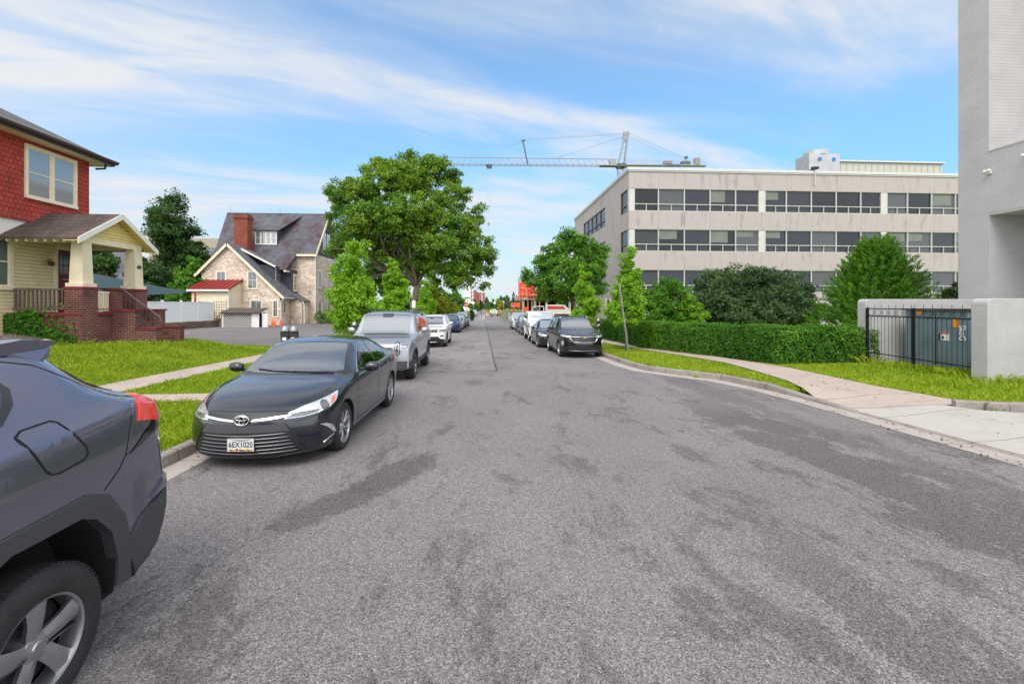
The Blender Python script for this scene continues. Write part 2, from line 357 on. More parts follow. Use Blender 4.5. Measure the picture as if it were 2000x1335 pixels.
        xs=mth('ABSOLUTE',mth('SUBTRACT',mth('ADD',X,mth('MULTIPLY',wob,0.3)),0.44),0)
        joint=mth('MULTIPLY',rng(xs,0.015,0.05,0.6,0),far)
        ys=mth('ABSOLUTE',mth('SUBTRACT',mth('ADD',Y,wob),14.6),0)
        j2=mth('MULTIPLY',rng(ys,0.02,0.07,0.5,0),rng(X,0.4,0.45,1,0))
        cr=N('ShaderNodeTexVoronoi'); cr.feature='DISTANCE_TO_EDGE'; cr.inputs['Scale'].default_value=0.62
        wv=N('ShaderNodeVectorMath'); wv.operation='ADD'; nn=N('ShaderNodeTexNoise'); nn.inputs['Scale'].default_value=1.3; nn.inputs['Detail'].default_value=6; L(V,nn.inputs['Vector'])
        sc=N('ShaderNodeVectorMath'); sc.operation='SCALE'; L(nn.outputs['Color'],sc.inputs[0]); sc.inputs['Scale'].default_value=0.9
        L(V,wv.inputs[0]); L(sc.outputs[0],wv.inputs[1]); L(wv.outputs[0],cr.inputs['Vector'])
        crk=mth('MULTIPLY',mth('MULTIPLY',rng(cr.outputs[0],0.004,0.02,0.55,0),rng(noise(0.3,3,0.5),0.42,0.52,0,1)),old)
        c2=N('ShaderNodeTexVoronoi'); c2.feature='DISTANCE_TO_EDGE'; c2.inputs['Scale'].default_value=0.21; L(wv.outputs[0],c2.inputs['Vector'])
        crk=mth('MAXIMUM',crk,mth('MULTIPLY',rng(c2.outputs[0],0.0008,0.0035,0.20,0),rng(noise(0.5,4,0.6),0.46,0.56,0,1)))
        f=mth('MULTIPLY',f,mth('SUBTRACT',1.0,mth('MAXIMUM',crk,mth('MAXIMUM',joint,j2))))
    vm=N('ShaderNodeVectorMath'); vm.operation='SCALE'; vm.inputs[0].default_value=base; L(f,vm.inputs['Scale']); L(vm.outputs[0],p.inputs['Base Color'])
    p.inputs['Roughness'].default_value=0.85; p.inputs['Specular IOR Level'].default_value=0.35
    hb=mth('ADD',mth('MULTIPLY',vo.outputs['Distance'],-1.0),mth('MULTIPLY',fine,0.3))
    b=N('ShaderNodeBump'); b.inputs['Strength'].default_value=0.65; b.inputs['Distance'].default_value=0.008; L(hb,b.inputs['Height']); L(b.outputs[0],p.inputs['Normal']); return m
ASPH=asphalt_mat('asphalt',(0.20,0.182,0.182)); ASPH2=asphalt_mat('asphalt_lot',(0.165,0.150,0.148),False)
def concrete_mat(name,col,joints=1.52,stain=(0.12,0.11,0.10),amt=0.4,agg=True):
    m=new_mat(name); nt=m.node_tree; p=P_(m); N=nt.nodes.new; L=nt.links.new
    tc=N('ShaderNodeTexCoord'); V=tc.outputs['Object']
    n1=N('ShaderNodeTexNoise'); n1.inputs['Scale'].default_value=1.4; n1.inputs['Detail'].default_value=9; n1.inputs['Roughness'].default_value=0.7; L(V,n1.inputs['Vector'])
    n2=N('ShaderNodeTexNoise'); n2.inputs['Scale'].default_value=120; n2.inputs['Detail'].default_value=3; L(V,n2.inputs['Vector'])
    mr=N('ShaderNodeMapRange'); mr.inputs['From Min'].default_value=0.3; mr.inputs['From Max'].default_value=0.7; mr.inputs['To Min'].default_value=0.72; mr.inputs['To Max'].default_value=1.25; L(n2.outputs[0],mr.inputs['Value'])
    r1=N('ShaderNodeMapRange'); r1.inputs['From Min'].default_value=0.5; r1.inputs['From Max'].default_value=0.75; r1.inputs['To Max'].default_value=amt; L(n1.outputs[0],r1.inputs['Value'])
    mc=N('ShaderNodeMixRGB'); mc.inputs[1].default_value=(*col,1); mc.inputs[2].default_value=(*stain,1); L(r1.outputs[0],mc.inputs[0])
    vm=N('ShaderNodeVectorMath'); vm.operation='SCALE'; L(mc.outputs[0],vm.inputs[0]); L(mr.outputs[0],vm.inputs['Scale'])
    sy=N('ShaderNodeSeparateXYZ'); L(V,sy.inputs[0]); q=N('ShaderNodeMath'); q.operation='PINGPONG'; L(sy.outputs[1],q.inputs[0]); q.inputs[1].default_value=joints/2
    jr=N('ShaderNodeMapRange'); jr.inputs['From Min'].default_value=0.004; jr.inputs['From Max'].default_value=0.016; jr.inputs['To Min'].default_value=0.40; jr.inputs['To Max'].default_value=1; L(q.outputs[0],jr.inputs['Value'])
    ve=N('ShaderNodeTexVoronoi'); ve.feature='DISTANCE_TO_EDGE'; ve.inputs['Scale'].default_value=0.35; nd=N('ShaderNodeTexNoise'); nd.inputs['Scale'].default_value=2.0; nd.inputs['Detail'].default_value=7; L(V,nd.inputs['Vector']); va=N('ShaderNodeVectorMath'); L(V,va.inputs[0]); L(nd.outputs['Color'],va.inputs[1]); L(va.outputs[0],ve.inputs['Vector'])
    kr=N('ShaderNodeMapRange'); kr.inputs['From Min'].default_value=0.001; kr.inputs['From Max'].default_value=0.005; kr.inputs['To Min'].default_value=0.82; kr.inputs['To Max'].default_value=1; L(ve.outputs[0],kr.inputs['Value'])
    jm=N('ShaderNodeMath'); jm.operation='MULTIPLY'; L(jr.outputs[0],jm.inputs[0]); L(kr.outputs[0],jm.inputs[1])
    v2=N('ShaderNodeVectorMath'); v2.operation='SCALE'; L(vm.outputs[0],v2.inputs[0]); L(jm.outputs[0],v2.inputs['Scale']); vm=v2
    L(vm.outputs[0],p.inputs['Base Color']); p.inputs['Roughness'].default_value=0.9
    b=N('ShaderNodeBump'); b.inputs['Strength'].default_value=0.4; b.inputs['Distance'].default_value=0.01; L(n2.outputs[0],b.inputs['Height']); L(b.outputs[0],p.inputs['Normal']); return m
CONC=concrete_mat('concrete_walk',(0.44,0.355,0.305)); CONC2=concrete_mat('concrete_gutter',(0.40,0.345,0.31),amt=0.35); CONC3=concrete_mat('concrete_drive',(0.44,0.405,0.37),amt=0.25)
KERBM=concrete_mat('kerb_stone',(0.30,0.265,0.235),stain=(0.07,0.06,0.05),amt=0.75)

# right-hand kerb line (foot of the kerb), plan view
RK=[(6.95,-6),(6.95,9.2),(6.85,10.7),(6.55,12.2),(5.75,13.4),(5.2,14.4),(5.05,15.8),(5.05,100)]
def right_edge(Y):
    for (x0,y0),(x1,y1) in zip(RK,RK[1:]):
        if y0<=Y<=y1: return x0+(x1-x0)*(Y-y0)/(y1-y0)
    return RK[0][0] if Y<RK[0][1] else RK[-1][0]
LK=-3.87
def left_edge(Y): return LK
# ground sheet: graded grid, sunk below the carriageway
def build_ground():
    xs=sorted(set([-1500,-700,-300,-150,-90,-60,-45,-36,-30,-26,-22,-18,-16]+list(np.arange(-15,-3.9,0.5))+[-4.06,-3.96,0,4.6]+list(np.arange(5.0,14,0.25))+[15,16,18,20,24,30,40,60,90,150,300,700,1500]))
    ys=sorted(set([-300,-80,-30,-10]+list(np.arange(-6,30,0.5))+list(range(30,92,2))+[100,110,130,160,200,300,500,900,1500,2500]))
    mb=MB(); 
    for y in ys:
        for x in xs:
            inside = -4.0<x<right_edge(min(y,99))+0.20 and -20<y
            if y>88: inside = True if -60<x<60 and y<100 else (-4<x<5.1)
            inside = inside or (x>0 and -20<y<9.0 and y<(7.2 if x>9 else 9.0)) or (x>0 and 9.0<=y<10.3 and x<9.0)
            z=(road_z(y)-0.06) if inside else (gz(x,y)-0.02 if x<0 or y>14 or x>9.5 else gz(x,y)-0.02)
            if y>160 : z=-1.26
            mb.v.append((x,y,z))
    n=len(xs)
    for j in range(len(ys)-1):
        for i in range(n-1): mb.f.append((j*n+i,j*n+i+1,(j+1)*n+i+1,(j+1)*n+i)); mb.m.append(0)
    o=mb.build('ground',GRASSG); o['kind']='structure'
build_ground()
# carriageway; a cross street at Y 86..98
rp=[(LK,-8)]+[(LK,86),(-120,86),(-120,98),(-4.2,98),(-6,150),(-9,260),(-4,260),(2.2,150),(4.6,110),(5.05,98),(90,98),(90,86)]+[(x,y) for x,y in RK[::-1] if y<80]+[(6.95,-8)]
rp=[(LK,-8),(LK,86)]+[(-120,86),(-120,98),(-4.2,98),(-4.6,150),(-7,260),(1,260),(3.2,150),(5.05,98),(90,98),(90,86),(5.05,86)]+[(x,y) for x,y in RK[::-1] if -5<y<80]+[(6.95,-8)]
sheet('road',rp,lambda x,y:road_z(y),ASPH,step=4)
gm=[(LK,-8),(LK+.33,-8),(LK+.33,84),(LK,84)]
sheet('gutter_strip',gm,lambda x,y:road_z(y)+0.004,CONC2,2)
ri=[(x-(0.38 if y<12 else 0.42),y-(0.12 if 12<y<15 else 0)) for x,y in RK]; ri[-1]=(ri[-1][0],84)
rr=RK[:-1]+[(5.05,84)]
sheet('gutter_strip',ri+rr[::-1],lambda x,y:road_z(y)+0.004,CONC2,2)
sheet('stop_line',[(0.2,84.6),(4.6,84.6),(4.6,85.3),(0.2,85.3)],lambda x,y:road_z(y)+0.004,pm('road_paint',(0.7,0.7,0.68),0.7,var=0.2,vscale=8),4)
sheet('crosswalk_line',[(-3.4,85.2),(0.2,85.2),(0.2,85.5),(-3.4,85.5)],lambda x,y:road_z(y)+0.004,MATS['road_paint'],4)
# kerbs: profile swept along a polyline in ~1.5 m stones
def kerb(name,pts,side,h=0.15,w_=0.16,step=2.4,hf=None):
    mb=MB(); P=[Vector((x,y,0)) for x,y in pts]
    segs=[]
    for a,b in zip(P,P[1:]):
        L_=(b-a).length; n=max(1,round(L_/step)) if L_>1.2 else 1
        for k in range(n): segs.append((a.lerp(b,k/n),a.lerp(b,(k+1)/n)))
    def nrm(i):
        d=(segs[i][1]-segs[i][0]).normalized(); return Vector((d.y,-d.x,0))*side
    for i,(a,b) in enumerate(segs):
        n0=nrm(i); na=(n0+nrm(max(i-1,0))).normalized(); nb=(n0+nrm(min(i+1,len(segs)-1))).normalized()
        d=(b-a).normalized()*0.005
        ring=[]
        for p,nn,dd in ((a,na,d),(b,nb,-d)):
            hh=h if hf is None else hf(p.y)
            zr=road_z(p.y); q=p+dd
            ring.append([q+Vector((0,0,zr-0.08)),q+nn*0.02+Vector((0,0,zr+hh-0.02)),q+nn*0.045+Vector((0,0,zr+hh)),q+nn*w_+Vector((0,0,zr+hh)),q+nn*w_+Vector((0,0,zr-0.08))])
        mb.add(ring[0]+ring[1],[(j,(j+1)%5,5+(j+1)%5,5+j) for j in range(5)]+[(4,3,2,1,0),(5,6,7,8,9)])
    o=mb.build(name,KERBM); o['kind']='structure'; return o
kerb('kerb_left',[(LK,-6),(LK,84.5)],-1)
kh=lambda y:0.02+0.13*sst(8.6,10.2,y)
kerb('kerb_right',[(x,y) for x,y in RK if y>9]and[(6.95,7.9),(6.95,9.2)]+[p for p in RK if p[1]>9.3][:-1]+[(5.05,84.5)],1,hf=kh)
kerb('kerb_right',[(6.95,-6),(6.95,7.9)],1,h=0.022,w_=0.12)
# walks (a few mm above terrain)
wz=lambda x,y:gz(x,y)+0.004
sheet('sidewalk_left',[(-9.1,-8),(-7.9,-8),(-7.9,80),(-9.1,80)],wz,CONC,1)
sheet('sidewalk_left',[(-7.9,9.3),(-4.03,9.3),(-4.03,10.15),(-7.9,10.15)],lambda x,y:gz(x,y)+0.008,CONC,1)
SWR_out=[(6.75,60),(6.75,26),(7.35,20.6),(7.95,17.8),(8.3,15.2),(8.0,12.8),(7.7,11.1),(7.12,9.4)]
SWR_in=[(9.3,8.0),(9.2,10.2),(9.5,13.6),(9.0,17.5),(8.3,21.3),(7.95,28),(7.95,60)]
def zr(x,y):
    low=road_z(y)+0.026+0.13*sst(7.1,8.6,x); k=sst(8.8,10.2,y)
    return low*(1-k)+(gz(x,y)+0.004)*k
sheet('sidewalk_right',SWR_out+[(7.07,9.25),(7.03,8.4)]+[(8.6,7.95),(9.3,8.0)]+SWR_in[1:],zr,CONC,0.5)
sheet('driveway',[(7.03,-4),(30,-4),(30,6.98),(9.4,7.18),(8.75,7.5),(8.6,7.93),(7.03,8.38)],zr,CONC3,0.5)
kerb('kerb_driveway',[(8.6,7.75),(9.3,7.45),(10.4,7.3),(20,7.15)],-1,h=0.27,w_=0.16)
# parking lot with painted bays
LOTP=[(-9.6,24.2),(-11,24.2),(-17.5,26.6),(-27.0,30),(-27.0,40),(-27.0,50),(-30,50.8),(-19.5,62),(-10.2,62)]
sheet('parking_lot',LOTP,lambda x,y:gz(x,y)+0.004,ASPH2,2)
for k in range(9):
    x0=-21.0+(k%3)*0.2; y0=30.2+k*2.75
    sheet('parking_line',[(-26.6,y0),(-21.8,y0-0.3),(-21.8,y0-0.18),(-26.6,y0+0.12)],lambda x,y:gz(x,y)+0.008,MATS['road_paint'],2)
for k in range(6):
    y0=34.0+k*2.8
    sheet('parking_line',[(-14.8,y0),(-10.6,y0),(-10.6,y0+0.11),(-14.8,y0+0.11)],lambda x,y:gz(x,y)+0.008,MATS['road_paint'],2)
# ---------------- vehicles ----------------
def pchip(keys,xq):
    x=np.array([k[0] for k in keys],float); y=np.array([k[1] for k in keys],float); xq=np.asarray(xq,float)
    if len(x)==1: return np.full_like(xq,y[0])
    h=np.diff(x); d=np.diff(y)/h; m=np.zeros_like(y)
    m[0]=d[0]; m[-1]=d[-1]
    for i in range(1,len(x)-1):
        if d[i-1]*d[i]<=0: m[i]=0
        else:
            w1=2*h[i]+h[i-1]; w2=h[i]+2*h[i-1]; m[i]=(w1+w2)/(w1/d[i-1]+w2/d[i])
    i=np.clip(np.searchsorted(x,xq)-1,0,len(h)-1); t=np.clip((xq-x[i])/h[i],0,1)
    return (2*t**3-3*t**2+1)*y[i]+(t**3-2*t**2+t)*h[i]*m[i]+(-2*t**3+3*t**2)*y[i+1]+(t**3-t**2)*h[i]*m[i+1]
def glass_mat(name,col,metal,rough=0.03):
    m=new_mat(name); p=P_(m); p.inputs['Base Color'].default_value=(*col,1); p.inputs['Metallic'].default_value=metal; p.inputs['Roughness'].default_value=rough; p.inputs['Specular IOR Level'].default_value=0.8; return m
def paint_mat(name,col,metal,rough=0.38,flake=0.0):
    m=new_mat(name); nt=m.node_tree; p=P_(m); p.inputs['Base Color'].default_value=(*col,1); p.inputs['Metallic'].default_value=metal; p.inputs['Roughness'].default_value=rough
    p.inputs['Coat Weight'].default_value=1.0; p.inputs['Coat Roughness'].default_value=0.03
    N=nt.nodes.new; L=nt.links.new
    tc=N('ShaderNodeTexCoord'); nz=N('ShaderNodeTexNoise'); nz.inputs['Scale'].default_value=3.0; nz.inputs['Detail'].default_value=7; L(tc.outputs['Object'],nz.inputs['Vector'])
    mr=N('ShaderNodeMapRange'); mr.inputs['From Min'].default_value=0.35; mr.inputs['From Max'].default_value=0.75; mr.inputs['To Min'].default_value=0.02; mr.inputs['To Max'].default_value=0.12; L(nz.outputs[0],mr.inputs['Value']); L(mr.outputs[0],p.inputs['Coat Roughness'])
    return m
def clear_glass(name,tint,base,ior=1.6):
    m=new_mat(name); nt=m.node_tree; N=nt.nodes.new; L=nt.links.new; nt.nodes.remove(P_(m))
    t=N('ShaderNodeBsdfTransparent'); t.inputs[0].default_value=(*tint,1); g=N('ShaderNodeBsdfGlossy'); g.inputs['Roughness'].default_value=0.02; g.inputs['Color'].default_value=(0.95,0.97,1,1)
    f=N('ShaderNodeFresnel'); f.inputs[0].default_value=ior; a=N('ShaderNodeMath'); a.use_clamp=True; L(f.outputs[0],a.inputs[0]); a.inputs[1].default_value=base
    x=N('ShaderNodeMixShader'); L(a.outputs[0],x.inputs[0]); L(t.outputs[0],x.inputs[1]); L(g.outputs[0],x.inputs[2]); L(x.outputs[0],nt.nodes['Material Output'].inputs[0]); return m
CWS=clear_glass('clear_windshield',(0.70,0.76,0.74),0.30); CSG=clear_glass('clear_side_glass',(0.34,0.38,0.36),0.16)
INTM=pm('interior_trim',(0.06,0.06,0.062),0.85); SEATM=pm('seat_fabric',(0.32,0.31,0.30),0.9,var=0.1); DASHM=pm('dashboard',(0.035,0.035,0.037),0.75)
WS=glass_mat('windshield_glass',(0.36,0.40,0.42),0.55,0.05); SG=glass_mat('side_glass',(0.10,0.12,0.12),0.45); DG=glass_mat('tinted_glass',(0.05,0.05,0.06),0.3)
BLK=pm('black_plastic',(0.018,0.018,0.02),0.45); GREYP=pm('grey_cladding',(0.05,0.052,0.058),0.55,bump=0.15,bscale=300); GLOSSB=pm('gloss_black',(0.008,0.008,0.01),0.12,coat=0.6)
CHR=pm('chrome',(0.72,0.72,0.74),0.12,1.0); DCHR=pm('dark_chrome',(0.22,0.22,0.24),0.22,1.0); RUB=pm('tyre_rubber',(0.022,0.022,0.023),0.75,var=0.3,vscale=9,bump=0.2,bscale=200)
ALLOY=pm('alloy_rim',(0.42,0.42,0.44),0.32,0.85); ALLOYD=pm('dark_alloy_rim',(0.10,0.10,0.11),0.35,0.7); HUBM=pm('brake_disc',(0.05,0.05,0.055),0.5,0.4); WELL=pm('wheel_well',(0.008,0.008,0.009),0.9)
LENS=pm('headlight_lens',(0.62,0.64,0.68),0.08,0.55,coat=1.0,var=0.35,vscale=26); LENSD=pm('headlight_bezel',(0.16,0.17,0.18),0.15,0.6,coat=1.0,var=0.4,vscale=30); REDL=pm('tail_lamp_red',(0.75,0.035,0.03),0.12,coat=1.0); AMB=pm('amber_lens',(0.85,0.16,0.02),0.15,coat=1.0); SEAM=pm('panel_gap',(0.004,0.004,0.005),0.9); WHT=pm('white_gloss',(0.75,0.75,0.73),0.3); PLT=pm('plate_white',(0.62,0.63,0.62),0.45); INKM=pm('plate_ink',(0.01,0.01,0.012),0.5); REDI=pm('plate_red',(0.45,0.02,0.02),0.5); YELI=pm('plate_yellow',(0.8,0.55,0.03),0.5)
def section_pts(P,x):
    g={k:float(pchip(P[k],[x])[0]) for k in ('zt','z0','zb','w','ws','wr','drop')}
    z0,zt=g['z0'],max(g['zt'],g['z0']+0.02); zb=min(max(g['zb'],z0+0.01),zt-0.006); H=zb-z0; w_=g['w']; wr=min(g['wr'],g['ws']*w_-0.005); zr=max(zt-g['drop'],zb+0.002); ws=g['ws']*w_
    tuck=P.get('tuck',0.05); cr=P.get('crease',0.72)
    gb=P.get('bulge',0.015)
    pts=[(0,z0),(0.80*w_,z0),(w_-tuck,z0+min(0.03,0.1*H)),(w_-tuck*0.45,z0+0.22*H),(w_-0.004,z0+0.48*H),(w_,z0+cr*H),(ws+0.012,zb-min(0.035,0.1*H)),(ws-0.012,zb),
         (ws*0.5+wr*0.5+gb*(1 if zr-zb>0.12 else 0.2),zb*0.5+zr*0.5),(wr,zr),(wr-0.05*wr/0.6,zr+(zt-zr)*0.45),(wr*0.5,zt-(zt-zr)*0.14),(0,zt)]
    return pts
SEGN=[3,3,3,3,3,4,3,5,5,3,4,5]
def car_body(P,nx=96,fine=1):
    L=P['L']; 
    t=np.linspace(0,1,nx); xs=L*(0.5-0.5*np.cos(PI*t))*0.55+L*t*0.45
    xs=np.unique(np.concatenate([xs,[k[0] for k in P['zt']],[k[0] for k in P['w']]])); 
    keep=[xs[0]]
    for x in xs[1:]:
        if x-keep[-1]>0.006: keep.append(x)
    keep[-1]=L; xs=keep
    wmax=max(k[1] for k in P['w'])
    rings=[]
    for x in xs:
        pt=np.array(section_pts(P,x)); c=np.concatenate([[0],np.cumsum(np.maximum(np.hypot(*np.diff(pt,axis=0).T),1e-4))])
        q=[]
        for i,n in enumerate(SEGN):
            n=n*fine; q+=[c[i]+(c[i+1]-c[i])*k/n for k in range(n)]
        q.append(c[-1]); yy=pchip(list(zip(c,pt[:,0])),q); zz=pchip(list(zip(c,pt[:,1])),q)
        r=yy/wmax; sf,sl=P['sweep']; rf,rl=P['rsweep']
        xx=x+sf*np.clip(1-x/sl,0,1)**1.3*r**2.6-rf*np.clip(1-(L-x)/rl,0,1)**1.3*r**2.6
        rings.append(np.stack([xx,yy,zz],1))
    m=len(rings[0]); V=[];F=[]
    for rg in rings:
        V+=[tuple(p) for p in rg]; V+=[(p[0],-p[1],p[2]) for p in rg[1:-1][::-1]]
    M=2*m-2
    for i in range(len(rings)-1):
        for j in range(M): F.append((i*M+j,i*M+(j+1)%M,(i+1)*M+(j+1)%M,(i+1)*M+j))
    F.append(tuple(range(M))[::-1]); F.append(tuple((len(rings)-1)*M+j for j in range(M)))
    bm=bmesh.new(); vs=[bm.verts.new(v) for v in V]
    for f in F: bm.faces.new([vs[i] for i in f])
    bmesh.ops.recalc_face_normals(bm,faces=bm.faces)
    bmesh.ops.triangulate(bm,faces=[f for f in bm.faces if len(f.verts)>4])
    return bm
class Car:
    def __init__(s,name,P,label,cat,group,paint,loc,rz,scale=(1,1,1),fine=1,nx=96,cab=None):
        s.P=P; s.root=thing(name,loc,label,cat,group); s.root.rotation_euler=(0,0,PI/2+rz); s.root.scale=scale
        bm=car_body(P,nx,fine); s.bvh=BVHTree.FromBMesh(bm)
        me=bpy.data.meshes.new('body'); bm.to_mesh(me); bm.free()
        me.materials.append(paint); me.materials.append(WELL); me.materials.append(INTM); me.materials.append(GLOSSB); me.shade_smooth()
        tmp=bpy.data.objects.new('body',me); COL.objects.link(tmp)
        cut=MB(); ra=P['wr_']+P.get('gap',0.045)
        for xa in P['axles']:
            for sy in (-1,1):
                yi=sy*(P['wmax']-0.34); yo=sy*(P['wmax']+0.2); zc=P['wr_']
                prof=P.get('archpoly')
                if prof: pts=[(xa+a*ra,yi,zc+b*ra) for a,b in prof]
                else: pts=[(xa+ra*math.cos(2*PI*k/40),yi,zc+ra*math.sin(2*PI*k/40)) for k in range(40)]
                cut.prism(pts,(0,yo-yi,0))
        cme=cut.mesh('cut'); b2=bmesh.new(); b2.from_mesh(cme); bmesh.ops.recalc_face_normals(b2,faces=b2.faces); b2.to_mesh(cme); b2.free()
        cme.materials.append(WELL); co=bpy.data.objects.new('cut',cme); COL.objects.link(co)
        md=tmp.modifiers.new('b','BOOLEAN'); md.operation='DIFFERENCE'; md.object=co; md.solver='EXACT'; md.material_mode='TRANSFER'
        extra=[]
        def cutter(mb,mt):
            cm=mb.mesh('cut'); b3=bmesh.new(); b3.from_mesh(cm); bmesh.ops.recalc_face_normals(b3,faces=b3.faces); b3.to_mesh(cm); b3.free(); cm.materials.append(mt)
            q=bpy.data.objects.new('cut',cm); COL.objects.link(q); d=tmp.modifiers.new('b','BOOLEAN'); d.operation='DIFFERENCE'; d.object=q; d.solver='EXACT'; d.material_mode='TRANSFER'; extra.append(q)
        if cab:
            cw,rf_,bl,H_,tl,hw=cab['cowl'],cab['rf'],cab['belt'],cab['H'],cab['tail'],cab['rw']-0.03
            cutter(MB().prism([(cw+0.50,-hw,0.42),(tl-0.25,-hw,0.42),(tl-0.25,-hw,bl+0.02),(tl-0.60,-hw,H_-0.17),(rf_+0.05,-hw,H_-0.13),(cw+0.50,-hw,bl+0.02)],(0,2*hw,0)),INTM)
            ws_=cab['ws']; cx=sum(p[0] for p in ws_)/len(ws_)
            cutter(MB().prism([(cx+(a-cx)*0.93,b*0.955,bl-0.07) for a,b in ws_],(0,0,1.2)),INTM)
            mw=MB()
            for sy in (-1,1):
                for pg in cab['sides']:
                    mx=sum(p[0] for p in pg)/len(pg); mz=sum(p[1] for p in pg)/len(pg)
                    mw.prism([(mx+(a-mx)*0.94,sy*(hw-0.12),mz+(b-mz)*0.92) for a,b in pg],(0,sy*0.6,0))
            cutter(mw,GLOSSB)
        bpy.context.view_layer.update()
        nm=bpy.data.meshes.new_from_object(tmp.evaluated_get(bpy.context.evaluated_depsgraph_get()))
        bpy.data.objects.remove(tmp); bpy.data.objects.remove(co)
        for q in extra: bpy.data.objects.remove(q)
        nm.shade_smooth(); nm.set_sharp_from_angle(angle=R(35))
        s.body=bpy.data.objects.new('body',nm); COL.objects.link(s.body); s.body.parent=s.root
        s.paint=paint
        if cab: s.interior(cab)
    def interior(s,cab):
        cw,bl,H_=cab['cowl'],cab['belt'],cab['H']; sm=cab.get('seat',SEATM); x0=cw+0.95; zs=bl-0.42
        m=MB(); m.box(cw+0.42,cw+0.62,-0.62,0.62,bl-0.30,bl-0.02); m.box(cw+0.50,cw+0.66,0.16,0.56,bl-0.10,bl+0.03); m.build('dashboard',DASHM,s.root,bevel=0.03)
        m=MB(); n=20; c=Vector((cw+0.78,-0.36,bl-0.02)); ax=Vector((0.35,0,0.94)); u=Vector((0,1,0)); v=ax.cross(u)
        m.path([c+u*0.18*math.cos(2*PI*k/n)+v*0.18*math.sin(2*PI*k/n) for k in range(n+1)],0.014,6); m.beam(c-u*0.17,c+u*0.17,0.05,0.02); m.tube(c,c+Vector((-0.2,0,-0.12)),0.03); m.build('steering_wheel',DASHM,s.root)
        for xx,ys in ((x0,(-0.36,0.36)),(x0+0.92,(-0.36,0.36))):
            for y in ys:
                m=MB(); m.box(xx-0.15,xx+0.40,y-0.24,y+0.24,zs-0.08,zs+0.08); m.prism([(xx+0.36,y-0.23,zs),(xx+0.50,y-0.23,zs),(xx+0.66,y-0.19,zs+0.55),(xx+0.56,y-0.19,zs+0.58)],(0,0.42,0)); m.box(xx+0.58,xx+0.67,y-0.12,y+0.12,zs+0.60,min(zs+0.80,H_-0.2)); m.build('seat',sm,s.root,bevel=0.035)
        m=MB(); m.box(cab['rf']-0.02,cab['rf']+0.0,-0.13,0.13,H_-0.24,H_-0.18); m.build('rear_view_mirror',DASHM,s.root,bevel=0.008)
    def hit(s,o,d):
        h=s.bvh.ray_cast(Vector(o),Vector(d)); 
        return (h[0],h[1]) if h[0] is not None else (None,None)
    def proj(s,mode,u,v,side=1):
        """mode side:(x,z) top:(x,y) front:(y,z) rear:(y,z) or ('fq',deg)/('rq',deg): (u,z) with u=x sin+|y| cos"""
        if mode=='side': return s.hit((u,side*3,v),(0,-side,0))
        if mode=='top': return s.hit((u,v,4),(0,0,-1))
        if mode=='front': return s.hit((-2,u*side,v),(1,0,0))
        if mode=='rear': return s.hit((s.P['L']+2,u*side,v),(-1,0,0))
        k,a=mode; c,sn=math.cos(R(a)),math.sin(R(a)); L=s.P['L'] if k=='rq' else 0
        # u axis (sn, side*cs) for the front quarter; (-sn, side*cs) measured from the tail for the rear quarter
        if k=='fq': ax=Vector((sn,side*c,0)); d=Vector((c,-side*sn,0)); o=ax*u-d*4+Vector((0,0,v)); return s.hit(o,d)
        ax=Vector((-sn,side*c,0)); d=Vector((-c,-side*sn,0)); o=Vector((L,0,0))+ax*u-d*4+Vector((0,0,v)); return s.hit(o,d)
    def decal(s,name,mode,pts,m,off=0.004,side=1,step=0.06,thick=0.02,parent=None,both=False,curve=0):
        if both:
            return [s.decal(name,mode,pts,m,off,sd_,step,thick,parent) for sd_ in (-1,1)]
        bm=bmesh.new(); vs=[bm.verts.new((a,b,0)) for a,b in pts]; bm.faces.new(vs)
        bmesh.ops.triangulate(bm,faces=bm.faces)
        for ax in (0,1):
            lo=min(p[ax] for p in pts); hi=max(p[ax] for p in pts); k=math.ceil(lo/step)
            while k*step<hi:
                n=[0,0,0]; n[ax]=1; c=[0,0,0]; c[ax]=k*step
                bmesh.ops.bisect_plane(bm,geom=bm.verts[:]+bm.edges[:]+bm.faces[:],plane_co=c,plane_no=n,dist=1e-5); k+=1
        bad=[]; nrm={}
        for v in bm.verts:
            h,n=s.proj(mode,v.co.x,v.co.y,side)
            if h is None: bad.append(v)
            else: v.co=h+n*off; nrm[v]=n
        if bad: bmesh.ops.delete(bm,geom=bad,context='VERTS')
        if not bm.faces: bm.free(); return None
        # orient outwards then give it a rim that sinks into the body
        bm.normal_update()
        for f in bm.faces:
            if f.normal.dot(nrm[f.verts[0]])<0: f.normal_flip()
        be=[e for e in bm.edges if e.is_boundary]
        r=bmesh.ops.extrude_edge_only(bm,edges=be); src={}
        nv=[g for g in r['geom'] if isinstance(g,bmesh.types.BMVert)]
        for v in nv:
            for e in v.link_edges:
                o_=e.other_vert(v)
                if o_ in nrm and (o_.co-v.co).length<1e-6: v.co=v.co-nrm[o_]*thick; break
        bmesh.ops.recalc_face_normals(bm,faces=bm.faces)
        f0=max(bm.faces,key=lambda f:f.calc_area())
        vv=[v for v in f0.verts if v in nrm]
        if vv and f0.normal.dot(nrm[vv[0]])<0: bmesh.ops.reverse_faces(bm,faces=bm.faces)
        me=bpy.data.meshes.new(name); bm.to_mesh(me); bm.free()
        o=link(name,me,m,parent or s.root,True); me.set_sharp_from_angle(angle=R(40)); return o
    def line(s,mode,pts,side=1,step=0.05,off=0.0):
        out=[]
        for a,b in zip(pts,pts[1:]):
            n=max(1,int(math.hypot(b[0]-a[0],b[1]-a[1])/step))
            for k in range(n+(1 if b is pts[-1] else 0)):
                t=k/n; h,nn=s.proj(mode,a[0]+(b[0]-a[0])*t,a[1]+(b[1]-a[1])*t,side)
                if h is not None: out.append((h+nn*off,nn))
        return out
